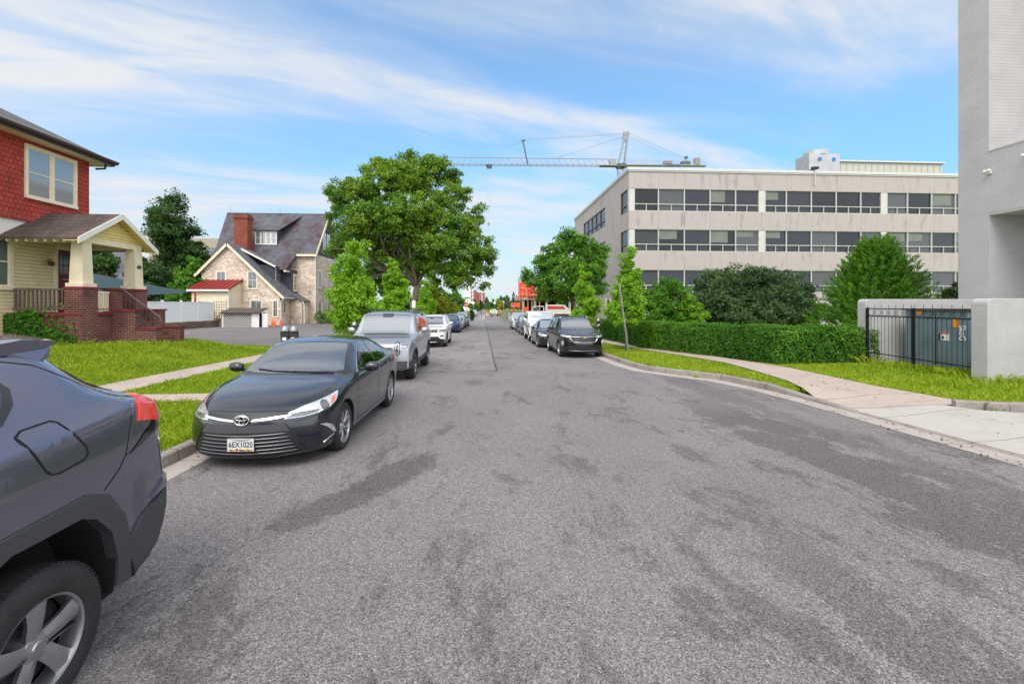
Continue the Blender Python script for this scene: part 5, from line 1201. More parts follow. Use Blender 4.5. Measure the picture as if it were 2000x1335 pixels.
def shrub(name,loc,label,cat,group,blobs,leafm,nclump,per,cr,size,seed,shell=0.8,asp=0.5,flat=0.8,stems=6):
    rs=np.random.default_rng(seed); o=thing(name,loc,label,cat,group)
    P,N=crown_points(blobs,nclump,per,cr,rs,shell,flat); P=P[P[:,2]>0.02]; N=N[:len(P)]
    link('foliage',leaves_mesh('foliage',P,N,size*(0.6+0.8*rs.random(len(P))),rs,asp),leafm,o)
    mb=MB()
    for k in range(stems):
        b=blobs[rs.integers(0,len(blobs))]; mb.path([(b[0]*0.3,b[1]*0.3,-0.1),(b[0]*0.7,b[1]*0.7,b[2]*0.5),(b[0]+rs.normal()*0.2,b[1]+rs.normal()*0.2,b[2])],[0.05,0.035,0.015],6)
    mb.build('stem',BARK2,o,True); return o
# grass blades where the lawn is near enough to show them
def grass(name,poly,dens,h,seed,label=None,avoid=()):
    rs=np.random.default_rng(seed); xs=[p[0] for p in poly]; ys=[p[1] for p in poly]
    A=(max(xs)-min(xs))*(max(ys)-min(ys)); n=int(A*dens)
    X=rs.uniform(min(xs),max(xs),n); Y=rs.uniform(min(ys),max(ys),n)
    def inside(poly,X,Y):
        c=np.zeros(len(X),bool)
        for (x0,y0),(x1,y1) in zip(poly,poly[1:]+poly[:1]):
            k=((y0>Y)!=(y1>Y)); xx=x0+(x1-x0)*(Y-y0)/((y1-y0) if y1!=y0 else 1e-9); c^=(k&(X<xx))
        return c
    k=inside(poly,X,Y)
    for a in avoid: k&=~inside(a,X,Y)
    # thin with distance, clumpy density
    cl=np.array([mnoise.noise(Vector((x*1.1,y*1.1,3.0)))*1.1+mnoise.noise(Vector((x*4,y*4,7.0)))*0.8 for x,y in zip(X,Y)]); keep=rs.random(n)<(0.72+0.28*cl)*np.clip(9.0/np.hypot(X,Y),0.25,1.0)
    k&=keep; X=X[k];Y=Y[k]; n=len(X); far=np.clip(np.hypot(X,Y)/9.0,1,2.6)
    Z=np.array([gz(x,y) for x,y in zip(X,Y)])-0.02
    ht=h*(0.5+0.9*rs.random(n))*(1+0.35*cl[k]); ang=rs.uniform(0,2*PI,n); wd=0.0055*(0.7+0.7*rs.random(n))*far
    lean=rs.normal(size=(n,2))*0.45*ht[:,None]
    bx,by=np.cos(ang)*wd,np.sin(ang)*wd
    v0=np.stack([X-bx,Y-by,Z],1); v1=np.stack([X+bx,Y+by,Z],1); v2=np.stack([X+lean[:,0]*0.4+bx*0.6,Y+lean[:,1]*0.4+by*0.6,Z+ht*0.62],1); v3=np.stack([X+lean[:,0],Y+lean[:,1],Z+ht],1)
    V=np.stack([v0,v1,v2,v3],1).reshape(-1,3); idx=np.arange(n)[:,None]*4; T=np.concatenate([idx+[0,1,2],idx+[0,2,3]],1).reshape(-1)
    me=bpy.data.meshes.new(name); me.vertices.add(4*n); me.vertices.foreach_set('co',V.astype(np.float32).ravel()); me.loops.add(6*n); me.loops.foreach_set('vertex_index',T.astype(np.int32)); me.polygons.add(2*n)
    me.polygons.foreach_set('loop_start',(np.arange(2*n)*3).astype(np.int32)); me.polygons.foreach_set('loop_total',np.full(2*n,3,np.int32)); me.update(calc_edges=True)
    o=link(name,me,GRASSB); tag(o,label,'grass',kind='stuff'); return o
# left: verge between kerb and walk, lawn beyond the walk
grass('grass',[(-7.93,3.2),(-3.99,3.2),(-3.99,24),(-7.93,24)],1500,0.075,1,'mown green verge between the left kerb and the sidewalk',avoid=[[(-8,9.38),(-3.9,9.38),(-3.9,10.06),(-8,10.06)]])
grass('grass',[(-16.0,6.5),(-9.04,4.5),(-9.04,24),(-16.0,25.5)],1300,0.062,2,'lawn in front of the red shingled house')
# right: verge strip, lawn by the gate
VR=[(7.05,9.4),(7.65,11.1),(7.95,12.8),(8.25,15.2),(7.9,17.8),(7.3,20.6),(6.7,26),(5.3,26),(5.3,15.8),(5.45,14.4),(6.0,13.4),(6.75,12.4),(7.05,10.7)]
grass('grass',VR,1100,0.045,3,'yellowing grass verge between the right kerb and the sidewalk')
grass('grass',[(8.95,7.5),(20,7.1),(20,14.9),(9.55,14.2),(9.25,10.2),(9.35,8.0)],1100,0.07,4,'grass strip between the right sidewalk and the iron gate')

grass('grass',[(12.3,10.3),(12.9,10.3),(13.5,15.2),(12.9,15.2)],500,0.20,5,'taller weeds along the foot of the iron gate')
grass('grass',[(12.7,10.2),(18,10.2),(18,10.6),(12.7,10.6)],420,0.14,6,'taller weeds along the foot of the front grey wall')
grass('grass',[(-14.3,15.9),(-11.6,17.6),(-11.6,18.1),(-14.3,16.6)],500,0.16,7,'taller weeds along the foot of the brick porch')
# street trees on the left: young narrow maples
def maple(label,X,Y,h,w_,seed,m=LG_MAPLE,n=260,group='young street trees on the left verge',low=0.25,sz=0.115,name='street_tree'):
    b=[]
    rs=random.Random(seed)
    for k in range(9):
        t=k/8; z=h*(low+0.03)+(h*(0.95-low))*t; r=w_*0.40*(0.55+0.5*math.sin(PI*min(1,t*0.8+0.2)))*(1-0.72*t**1.5)
        b.append((rs.uniform(-1,1)*w_*0.14,rs.uniform(-1,1)*w_*0.14,z,r,r,h*0.10))
    for k in range(7):
        t=rs.random()*0.8; a=rs.random()*2*PI; z=h*(low+0.1)+h*(0.8-low)*t; r=w_*0.30*(1-0.6*t)
        b.append((math.cos(a)*r,math.sin(a)*r,z,w_*0.13,w_*0.13,h*0.06))
    for k in range(4): b.append((rs.uniform(-1,1)*w_*0.12,rs.uniform(-1,1)*w_*0.12,h*(0.80+0.05*k),w_*0.05,w_*0.05,h*0.08))
    return tree(name,(X,Y,gz(X,Y)),label,'tree',group,b,m,n,64,w_*0.10,sz,seed,h*0.45,0.05+h*0.006,1,(0.02,0.02),BARK2,limbs=6,spread=0.35)
GL='young street trees on the left verge'
maple('bright green young maple nearest the silver off-roader, largest of the left row',-5.5,19.8,4.65,2.45,11,n=430)
maple('bright green pointed young maple, second along the left verge',-5.25,27.8,4.75,2.3,12,n=360,low=0.15)
maple('slim bright green young maple, third along the left verge above the blue car',-5.1,42,4.6,2.6,13,n=260,sz=0.15,low=0.12)
maple('small green young tree just behind the third maple of the left verge',-6.2,47,4.0,2.6,14,m=LG_MID,n=200,sz=0.16)
maple('orange-tinged yellow young tree, fourth along the left verge',-6.0,55,4.9,3.6,15,m=LG_YEL,n=220,sz=0.18)
maple('yellow-green young tree near the do-not-enter sign, farthest on the left verge',-5.6,66,4.6,4.4,16,m=leaf_mat('leaf_lime',(0.09,0.19,0.012),(0.18,0.28,0.02),(0.30,0.38,0.03)),n=240,sz=0.2)
# the great oak
def px3(px,py,Z): x,y=at(px,Z); return x,y,zh(py,Z)
OX,OY=at(806,45)
def ob(px,py,Z,rx,rz,ry=None):
    x,y,z=px3(px,py,Z); return (x-OX,y-OY,z-gz(OX,OY),rx,ry or rx,rz)
oak=[ob(790,350,45,2.6,1.7),ob(835,345,46,2.3,1.6),ob(745,362,44,2.4,1.5),ob(700,385,45,2.3,1.4),ob(668,372,44,1.3,0.9),ob(660,405,45,1.1,0.9),ob(880,385,46,1.9,1.3),ob(720,430,43,2.6,1.6),ob(690,455,44,2.0,1.3),ob(672,480,45,1.3,1.0),ob(780,420,43,3.0,1.9),ob(840,410,44,2.6,1.7),ob(880,440,44,2.3,1.3),ob(915,430,46,1.3,0.9),ob(905,470,45,2.0,1.1),ob(925,455,46,1.0,0.7),ob(860,480,43,2.4,1.3),ob(800,480,46,2.8,1.5),ob(740,485,46,2.4,1.4),ob(930,500,44,1.6,0.8),ob(950,492,44,0.9,0.6),ob(900,520,44,2.0,0.9),ob(865,530,45,2.0,1.0),ob(940,525,44,1.0,0.6),ob(825,320,46,1.6,0.8),ob(765,330,45,1.6,0.8),ob(885,350,47,1.2,0.9),ob(895,545,44,1.7,0.6),ob(735,530,48,2.0,1.2),ob(770,550,48,1.8,1.0),ob(800,520,46,1.8,1.0),ob(835,510,45,1.8,1.0),ob(765,510,45,1.6,1.0),ob(810,450,44,2.0,1.4)]
_r=random.Random(5)
oak+=[ob(px+_r.uniform(-5,5),py+_r.uniform(-5,5),45,_r.uniform(0.5,0.9),_r.uniform(0.35,0.6)) for px,py in ((650,370),(645,420),(680,355),(715,335),(740,322),(790,305),(840,308),(862,322),(905,365),(935,430),(930,410),(958,480),(965,505),(955,530),(920,550),(655,455),(650,490),(680,510),(880,560),(945,555))]
tree('oak_tree',(OX,OY,gz(OX,OY)),'huge spreading oak rising behind the young maples on the left','tree',None,oak,LG_OAK,2100,80,0.50,0.21,21,5.2,0.45,2,(0.6,0.2),limbs=11,spread=0.7,shell=0.6)
# dark trees behind the parking lot and red house
def bigtree(label,px,Z,pytop,wpx,m,seed,n=420,pybot=None,group='trees behind the parking lot',sz=0.30,name='broadleaf_tree'):
    x,y=at(px,Z); w_=wpx/FOC*Z; g=gz(x,y) if Z<90 else -1.3; h=zh(pytop,Z)-g; lo=(zh(pybot,Z)-g) if pybot else 1.2
    rs=random.Random(seed); b=[]
    for k in range(13):
        t=k/12; z=lo+(h-lo)*(0.08+0.86*t); r=w_*0.5*(0.55+0.45*math.sin(PI*min(1,t*0.85+0.15)))*(1-0.62*t**2.2); a=rs.random()*2*PI; off=r*0.45
        b.append((math.cos(a)*off,math.sin(a)*off,z,r*0.72,r*0.72,(h-lo)*0.12))
    return tree(name,(x,y,g),label,'tree',group,b,m,n,60,w_*0.085,sz,seed,lo+(h-lo)*0.4,0.12+w_*0.025,1,(0,0),limbs=8)
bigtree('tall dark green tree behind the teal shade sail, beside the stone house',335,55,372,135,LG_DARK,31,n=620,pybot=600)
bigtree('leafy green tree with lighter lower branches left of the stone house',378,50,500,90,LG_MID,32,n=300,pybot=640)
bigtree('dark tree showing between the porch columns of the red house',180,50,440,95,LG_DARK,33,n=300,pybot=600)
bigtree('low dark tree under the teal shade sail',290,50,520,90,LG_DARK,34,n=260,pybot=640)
# right side
maple('small lime green street tree beside the leaning signpost',6.55,20.4,4.35,2.0,41,n=260,group='young street trees on the right verge',low=0.3)
maple('lime green street tree behind the black crossover, next to the dark sign',6.2,27.2,4.3,2.0,42,n=220,group='young street trees on the right verge',low=0.22)
RX,RY=at(1128,41)
def rb(px,py,Z,rx,rz):
    x,y,z=px3(px,py,Z); return (x-RX,y-RY,z-gz(RX,RY),rx,rx,rz)
rt=[rb(1115,470,41,1.3,0.8),rb(1085,490,41,1.2,0.8),rb(1140,480,41,1.4,0.9),rb(1170,500,41,1.0,0.8),rb(1065,515,41,1.1,0.7),rb(1105,520,40,1.7,1.0),rb(1150,525,41,1.6,1.0),rb(1050,545,41,1.2,0.7),rb(1030,535,41,0.6,0.35),rb(1090,555,40,1.5,0.8),rb(1130,560,41,1.5,0.8),rb(1065,572,41,1.0,0.6),rb(1100,580,41,1.1,0.5),rb(1178,490,41,0.6,0.4),rb(1165,560,41,0.9,0.7),rb(1025,545,41,0.4,0.25),rb(1112,455,41,0.7,0.5)]
tree('broadleaf_tree',(RX,RY,gz(RX,RY)),'round green tree standing in front of the office building corner','tree',None,rt,LG_MID,620,62,0.42,0.19,43,3.2,0.20,2,(-0.5,0.1),limbs=10,spread=0.65)
# big dark viburnum, two lighter shrubs, juniper
def sb(X0,Y0,pts,Zs=1.0):
    return [(at(px,Z)[0]-X0,at(px,Z)[1]-Y0,zh(py,Z)-gz(X0,Y0),rx,rx*0.9,rz) for px,py,Z,rx,rz in pts]
x,y=at(1465,27)
shrub('large_shrub',(x,y,gz(x,y)),'broad dome of dark glossy leaves behind the hedge, biggest shrub of all','shrub',None,
  sb(x,y,[(1400,560,27,1.3,0.9),(1440,550,27,1.5,0.9),(1490,555,27,1.4,0.9),(1540,565,27,1.2,0.9),(1375,600,26.5,1.2,0.9),(1430,600,26,1.7,1.1),(1500,600,26,1.8,1.1),(1560,600,26.5,1.1,1.0),(1350,620,27,0.8,0.7),(1465,620,25.5,2.0,0.9),(1572,620,27,0.7,0.6)]),LG_SHRUB,900,60,0.36,0.20,51,asp=0.36,shell=0.85)
x,y=at(1300,25)
shrub('shrub',(x,y,gz(x,y)),'loose arching green shrub between the street tree and the dark dome shrub','shrub',None,
  sb(x,y,[(1285,580,25,0.8,0.6),(1300,560,25,0.7,0.5),(1325,565,25,0.6,0.4),(1275,610,25,0.9,0.7),(1310,610,25,0.9,0.8),(1340,600,25,0.5,0.5)]),LG_MID,300,50,0.26,0.14,52)
x,y=at(1345,25.5)
shrub('shrub',(x,y,gz(x,y)),'small yellow-green shrub at the left foot of the dark dome shrub','shrub',None,
  sb(x,y,[(1345,590,25,0.5,0.6),(1355,615,25,0.7,0.7),(1335,620,25,0.5,0.5)]),LG_MAPLE,130,46,0.2,0.12,53)
# juniper: upswept feathery sprays
def juniper():
    x0,y0=at(1712,21.5); g=gz(x0,y0); rs=np.random.default_rng(61); o=thing('juniper',(x0,y0,g),'bright green feathery juniper above the grey enclosure wall','shrub')
    Ps=[];Ns=[];Us=[];Ss=[]
    H_=zh(462,21.5)-g
    for k in range(1500):
        t=rs.random()**0.8; a=rs.random()*2*PI
        prof=2.8*(1.0-0.42*t)*(1-t**2.0)**0.8 if t<1 else 0
        z=0.25+(H_-0.9)*t; r=prof*(0.15+0.85*rs.random()**0.55)
        c=np.array([math.cos(a)*r,math.sin(a)*r*0.9,z]); d=np.array([math.cos(a)*0.75,math.sin(a)*0.75,0.55+0.5*t])+rs.normal(size=3)*0.18; d/=np.linalg.norm(d)
        L_=0.55+0.5*rs.random()
        m=46; s=rs.random(m); off=rs.normal(size=(m,3))*0.075*(1.25-s[:,None]); P=c+d*(s[:,None]*L_)+off
        P[:,2]-=0.12*s*(1-t)
        Ps.append(P); Us.append(d+rs.normal(size=(m,3))*0.35); Ns.append(rs.normal(size=(m,3))); Ss.append(0.15*(0.6+0.8*rs.random(m)))
    P=np.concatenate(Ps);N=np.concatenate(Ns);U=np.concatenate(Us);S=np.concatenate(Ss); k=P[:,2]>0.05
    link('foliage',leaves_mesh('foliage',P[k],N[k],S[k],rs,0.22,up=U[k]),LG_JUN,o)
    mb=MB(); mb.path([(0,0,-0.1),(0,0,H_*0.5),(0.1,0,H_*0.9)],[0.14,0.09,0.03],8); mb.build('trunk',BARK,o,True)
juniper()
x,y=at(1862,24)
shrub('shrub',(x,y,gz(x,y)),'small dark bush in the gap between the juniper and the grey brick building','shrub',None,sb(x,y,[(1862,570,24,0.45,0.5),(1868,585,24,0.5,0.6),(1860,600,24,0.5,0.6)]),LG_DARK,70,46,0.2,0.12,54)
# hedge: clipped body with leaf surface
def hedge(label,path,w_,h,seed,n,m=LG_HEDGE,top=0.12):
    rs=np.random.default_rng(seed); X0,Y0=path[0]; o=thing('hedge',(X0,Y0,gz(X0,Y0)),label,'hedge')
    P=[];N=[]; L_=[math.dist(a,b) for a,b in zip(path,path[1:])]; tot=sum(L_)
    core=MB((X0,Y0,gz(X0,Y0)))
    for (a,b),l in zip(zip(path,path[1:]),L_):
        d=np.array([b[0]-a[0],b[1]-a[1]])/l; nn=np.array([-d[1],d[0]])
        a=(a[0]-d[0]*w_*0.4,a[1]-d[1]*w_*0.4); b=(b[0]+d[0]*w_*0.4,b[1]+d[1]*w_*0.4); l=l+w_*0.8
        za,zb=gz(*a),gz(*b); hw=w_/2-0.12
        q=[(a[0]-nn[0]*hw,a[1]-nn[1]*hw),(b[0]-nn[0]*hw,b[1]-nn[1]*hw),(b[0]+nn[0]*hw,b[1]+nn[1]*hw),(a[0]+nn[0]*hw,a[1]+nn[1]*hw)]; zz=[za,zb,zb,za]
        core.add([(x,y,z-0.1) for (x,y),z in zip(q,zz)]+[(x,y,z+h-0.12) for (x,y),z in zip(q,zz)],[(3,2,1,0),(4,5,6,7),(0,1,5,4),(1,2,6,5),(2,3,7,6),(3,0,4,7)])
        k=int(n*l/tot); s=rs.random(k); side=rs.random(k)
        per=2*h+w_; u=side*per
        lat=np.where(u<h,-w_/2,np.where(u<h+w_,u-h-w_/2,w_/2)); z=np.where(u<h,u,np.where(u<h+w_,h,h-(u-h-w_)))
        nx=np.where(u<h,-1,np.where(u<h+w_,0,1)); nz=np.where((u>=h)&(u<h+w_),1,0)
        wob=0.06*np.sin(s*l*2.1+1)+0.05*np.sin(s*l*5.3)+0.03*np.sin(s*l*11+z*7); jit=rs.normal(size=k)*0.045
        lat=lat+nx*(wob+jit)-nx*0.05*np.clip(0.4-z,0,1); z=z+nz*(0.05*np.sin(s*l*3.7)+rs.random(k)**3*top+jit*0.5)
        X=a[0]+d[0]*s*l+nn[0]*lat; Y=a[1]+d[1]*s*l+nn[1]*lat; Z=za+(zb-za)*s+z-gz(X0,Y0)
        P.append(np.stack([X-X0,Y-Y0,Z],1)); N.append(np.stack([nn[0]*nx,nn[1]*nx,nz+0.35],1)+rs.normal(size=(k,3))*0.55)
    P=np.concatenate(P);N=np.concatenate(N); P=P[:];
    link('foliage',leaves_mesh('foliage',P,N,0.075*(0.6+0.8*rs.random(len(P))),rs,0.5),m,o)
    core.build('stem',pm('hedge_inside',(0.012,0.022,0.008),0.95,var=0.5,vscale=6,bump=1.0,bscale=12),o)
hedge('long clipped green hedge along the right sidewalk up to the grey wall',[(8.35,29.5),(8.35,21.5),(9.55,17.8),(10.35,15.5),(13.2,15.7)],1.3,1.12,71,90000)
hedge('low clipped hedge patch by the office entrance',[at(1195,38),at(1265,38)],1.2,1.0,72,5000)

# fallen leaves and grit gathered in the gutters and along the walks
def litter():
    rs=np.random.default_rng(77); P=[]
    for x0,x1,y0,y1,n in ((-3.86,-3.3,2.5,30,170),(-9.2,-7.8,5,22,60),(6.4,6.95,4,10,120),(-7.9,-4.1,9.3,10.1,30),(7.1,9.2,8.5,13,70),(7.2,14,4,7.2,70),(-3.8,-3.0,10,30,40)):
        x=rs.uniform(x0,x1,n); y=rs.uniform(y0,y1,n)
        for a,b in zip(x,y):
            z=(road_z(b)+0.012) if -3.87<a<6.9 else ((gz(a,b)+0.016) if a<0 else zr(a,b)+0.008)
            P.append((a,b,z))
    P=np.array(P); N=np.array([0,0,1.0])+rs.normal(size=P.shape)*0.25
    o=link('fallen_leaves',leaves_mesh('fallen_leaves',P,N,0.045*(0.4+1.0*rs.random(len(P))),rs,0.6),leaf_mat('dead_leaf',(0.05,0.03,0.015),(0.14,0.09,0.03),(0.22,0.19,0.05))); tag(o,'dry fallen leaves and grit lying in the gutters and on the walks','leaves',kind='stuff')
litter()
# ---------------- left side buildings ----------------
SIDING=brick_mat('cream_siding',(0.80,0.67,0.41),(0.78,0.65,0.40),(0.30,0.22,0.11),9.0,0.125,0.008,0.7,0.8,0.10,2.0)
SHINGLE=brick_mat('red_shingle',(0.46,0.060,0.040),(0.36,0.045,0.030),(0.06,0.010,0.008),0.16,0.17,0.009,0.85,0.9,0.22,1.5)
BRICKR=brick_mat('red_brick',(0.16,0.040,0.032),(0.11,0.028,0.024),(0.30,0.22,0.19),0.21,0.075,0.008,0.85,0.6,0.30,1.2,stain=((0.035,0.022,0.02),0.8,0.52,0.75))
CREAM=pm('cream_paint',(0.80,0.70,0.52),0.6,var=0.10,vscale=3,bump=0.05,bscale=60); WHITEP=pm('white_paint_trim',(0.76,0.74,0.70),0.55,var=0.08,vscale=3)
YELP=pm('yellow_board',(0.78,0.62,0.24),0.6,var=0.10,vscale=3); BROWN=pm('brown_fascia',(0.050,0.028,0.024),0.5,var=0.2,vscale=3); CAPR=pm('red_cap',(0.20,0.022,0.03),0.6,var=0.25,vscale=5,bump=0.1)
ROOFG=brick_mat('asphalt_shingle_roof',(0.13,0.12,0.12),(0.10,0.095,0.095),(0.04,0.04,0.04),0.3,0.14,0.008,0.95,0.5,0.2,2)
PANE=glass_mat('window_pane',(0.16,0.19,0.21),0.35,0.05); PANEL_=glass_mat('window_pane_pale',(0.34,0.35,0.36),0.4,0.06)
DARKIN=pm('dark_opening',(0.01,0.01,0.011),0.9); WOODG=pm('weathered_wood',(0.15,0.115,0.085),0.85,var=0.3,vscale=10,bump=0.3,bscale=40); WOODB=pm('brown_stained_wood',(0.16,0.10,0.06),0.75,var=0.3,vscale=8)
def roof_mat(name,c1,c2,mort,stain=None,bh=0.16,bw=0.28):
    """courses that follow height (z) on sloping faces"""
    return brick_mat(name,c1,c2,mort,bw,bh,0.01,0.8,0.5,0.2,1.5,stain=stain)
SLATE=roof_mat('slate_roof',(0.105,0.11,0.125),(0.085,0.09,0.105),(0.03,0.03,0.035),stain=((0.060,0.030,0.034),0.45,0.47,0.60))
SLATE2=roof_mat('grey_slate_roof',(0.13,0.135,0.15),(0.10,0.105,0.12),(0.045,0.045,0.05)); BROWNROOF=roof_mat('brown_shingle_roof',(0.12,0.085,0.07),(0.085,0.06,0.05),(0.03,0.022,0.02),stain=((0.03,0.022,0.018),1.0,0.5,0.7))
def win(root,o,pl,s,pos,a0,a1,z0,z1,frm,pane=PANE,split=1,muntins=(0,0),fw=0.08,proud=0.04,meet=True,sill=True,name='window'):
    """window in a wall; pl 'x' or 'y' = axis the wall faces along, s = direction sign"""
    F=MB(o); 
    def bx(mb,a,b,c,d,p0,p1):
        if pl=='x': mb.box(pos+s*p0,pos+s*p1,a,b,c,d)
        else: mb.box(a,b,pos+s*p0,pos+s*p1,c,d)
    bx(F,a0-fw,a1+fw,z1,z1+fw*1.2,-0.02,proud); bx(F,a0-fw,a1+fw,z0-fw,z0,-0.02,proud+(0.04 if sill else 0))
    bx(F,a0-fw,a0,z0,z1,-0.02,proud); bx(F,a1,a1+fw,z0,z1,-0.02,proud)
    wdt=(a1-a0)/split
    for k in range(1,split): bx(F,a0+wdt*k-fw*0.6,a0+wdt*k+fw*0.6,z0,z1,-0.02,proud)
    f=F.build(name,frm,root)
    S=MB(o); G=MB(o)
    for k in range(split):
        l=a0+wdt*k+(fw*0.6 if k else 0)+0.001; r=a0+wdt*(k+1)-(fw*0.6 if k<split-1 else 0)-0.001
        bx(G,l,r,z0+0.001,z1-0.001,-0.015,0.004)
        t=0.035; zm=(z0+z1)/2
        bx(S,l,l+t,z0,z1,0.004,0.022); bx(S,r-t,r,z0,z1,0.004,0.022); bx(S,l+t,r-t,z0,z0+t,0.004,0.022); bx(S,l+t,r-t,z1-t,z1,0.004,0.022)
        if meet: bx(S,l+t,r-t,zm-0.02,zm+0.02,0.004,0.026)
        for i in range(1,muntins[0]+1): x=l+(r-l)*i/(muntins[0]+1); bx(S,x-0.012,x+0.012,z0+t,z1-t,0.004,0.018)
        for i in range(1,muntins[1]+1): z=z0+(z1-z0)*i/(muntins[1]+1); bx(S,l+t,r-t,z-0.012,z+0.012,0.005,0.017)
    G.build('pane',pane,f); S.build('sash',frm,f); return f
def red_house():
    o=(-20,14,0.5); h=thing('house',o,'two-storey house with red shingle upper floor, cream siding and a brick porch','house')
    M=lambda:MB(o)
    M().box(-26,-16.32,8,19.88,0.2,0.92).build('foundation',pm('tan_foundation',(0.33,0.26,0.14),0.9,var=0.3,vscale=3),h)
    M().box(-26,-16.3,8,19.9,0.92,4.30).build('wall',SIDING,h)
    M().box(-26,-16.28,7.98,19.92,4.301,4.46).box(-26,-16.29,7.99,19.91,4.46,4.90).build('trim_band',WHITEP,h)
    M().box(-26,-16.27,7.97,19.93,4.90,7.80).build('upper_wall',SHINGLE,h)
    # flared lower course of shingles
    m=M(); m.prism([(-16.27,8,4.88),(-16.20,8,4.88),(-16.27,8,5.15)],(0,11.9,0)); m.build('shingle_skirt',SHINGLE,h)
    # eaves and hip roof
    e=0.55; x0,x1,y0,y1=-26-e,-16.27+e,8-e,19.93+e; z=7.86
    m=M(); m.box(x0,x1,y0,y1,7.80,7.84); m.build('soffit',CREAM,h)
    m=M(); m.box(x1,x1+0.03,y0,y1+0.03,7.78,7.98); m.box(x0,x1,y1,y1+0.03,7.78,7.98); m.build('fascia',BROWN,h)
    m=M(); m.prism([(x1+0.03,y0,7.98),(x1+0.15,y0,7.99),(x1+0.15,y0,7.93),(x1+0.10,y0,7.87),(x1+0.03,y0,7.86)],(0,y1-y0+0.1,0)); m.build('gutter',BROWN,h)
    xm=(x0+x1)/2; ym0=y0+5.2; ym1=y1-5.2; zt=z+3.1
    m=M(); m.add([(x0-0.06,y0-0.06,7.97),(x1+0.06,y0-0.06,7.97),(x1+0.06,y1+0.06,7.97),(x0-0.06,y1+0.06,7.97),(xm,ym0,zt),(xm,ym1,zt)],[(0,1,4),(1,2,5,4),(2,3,5),(3,0,4,5),(3,2,1,0)]); m.build('roof',ROOFG,h)
    m=M(); m.path([(-15.86,20.25,7.9),(-15.86,20.2,7.62),(-16.1,20.02,7.55)],0.045,8); m.build('downspout',BROWN,h)
    # windows
    w=win(h,o,'x',1,-16.27,17.36,19.22,5.82,7.52,CREAM,split=2,fw=0.11,proud=0.05,pane=PANEL_)
    win(h,o,'x',1,-16.3,15.2,16.75,2.55,4.2,CREAM,fw=0.14,split=1,pane=PANE); win(h,o,'x',1,-16.3,11.2,12.8,2.55,4.2,CREAM,fw=0.14); win(h,o,'x',1,-16.27,11.5,13.4,5.82,7.52,CREAM,split=2,fw=0.11)
    # door
    D=M(); D.box(-16.3,-16.24,18.40,18.52,1.6,4.02); D.box(-16.3,-16.24,19.22,19.34,1.6,4.02); D.box(-16.3,-16.24,18.40,19.34,4.021,4.16); D.build('door_frame',CREAM,h)
    d=M().box(-16.32,-16.27,18.52,19.22,1.61,4.02).build('door',pm('maroon_door',(0.13,0.012,0.028),0.45,var=0.15,vscale=4),h)
    m=M()
    for k in range(3): m.box(-16.27,-16.262,18.60+k*0.195,18.76+k*0.195,3.10,3.42); m.box(-16.27,-16.262,18.60+k*0.195,18.76+k*0.195,3.46,3.80)
    m.build('door_pane',PANE,d); m=M(); m.box(-16.27,-16.25,18.75,18.98,2.86,2.90); m.build('mail_slot',CHR,d)
    m=M()
    for k in range(2): m.box(-16.27,-16.258,18.60+k*0.30,18.84+k*0.30,1.75,2.75)
    m.build('door_panel',MATS['maroon_door'],d)
    m=M(); m.ball((-16.12,18.1,3.45),0.10,10,6); m.tube((-16.28,18.1,3.55),(-16.12,18.1,3.6),0.02); m.build('porch_lantern',pm('rust_iron',(0.09,0.045,0.02),0.7),h)
    # porch base
    m=M(); m.box(-16.3,-13.9,16.72,19.9,0.1,1.52); m.build('porch_base',BRICKR,h)
    m=M(); m.box(-16.3,-13.84,16.66,19.94,1.521,1.62); m.build('porch_floor',CAPR,h)
    for (x,y) in ((-14.12,16.98),(-14.12,19.38)):
        p=M().box(x-0.31,x+0.31,y-0.31,y+0.31,0.05,2.46).build('porch_pier',BRICKR,h)
        m=M(); m.box(x-0.34,x+0.34,y-0.34,y+0.34,2.461,2.53); m.build('pier_cap',CAPR,p)
        m=M(); a,b=0.225,0.185
        m.add([(x+sx*r_,y+sy*r_,z_) for z_,r_ in ((2.66,a),(4.10,b)) for sx,sy in ((-1,-1),(1,-1),(1,1),(-1,1))],[(3,2,1,0),(4,5,6,7),(0,1,5,4),(1,2,6,5),(2,3,7,6),(3,0,4,7)])
        m.box(x-0.29,x+0.29,y-0.29,y+0.29,2.531,2.66); c=m.build('porch_column',CREAM,h)
        if y>19: col=c
    text_obj('house_number','605',0.20,INKM,col,Matrix.Translation((-o[0],-o[1],-o[2]))@Matrix(((0,0,1,-13.885),(1,0,0,19.38),(0,1,0,3.42),(0,0,0,1))),0.006,0.002,0.8)
    # porch railings: weathered near side, cream front
    def rail(name,x0,y0,x1,y1,zb,zt,n,m_,w_=0.05):
        m=M(); m.beam((x0,y0,zt),(x1,y1,zt),0.09,0.06); m.beam((x0,y0,zb),(x1,y1,zb),0.06,0.07)
        for k in range(n):
            t=(k+0.5)/n; m.box(x0+(x1-x0)*t-w_/2,x0+(x1-x0)*t+w_/2,y0+(y1-y0)*t-w_/2,y0+(y1-y0)*t+w_/2,zb-0.08,zt-0.03)
        return m.build(name,m_,h)
    rail('porch_railing',-16.25,16.86,-14.43,16.86,1.78,2.44,13,WOODG)
    rail('porch_railing',-13.95,17.30,-13.95,17.92,1.74,2.36,6,CREAM,0.06)
    rail('porch_railing',-16.25,19.75,-14.43,19.75,1.78,2.44,13,WOODG)
    m=M(); m.box(-14.2,-13.72,17.98,18.30,0.05,2.46); p=m.build('stair_pier',BRICKR,h); m=M(); m.box(-14.26,-13.66,17.93,18.35,2.461,2.53); m.build('pier_cap',CAPR,p)
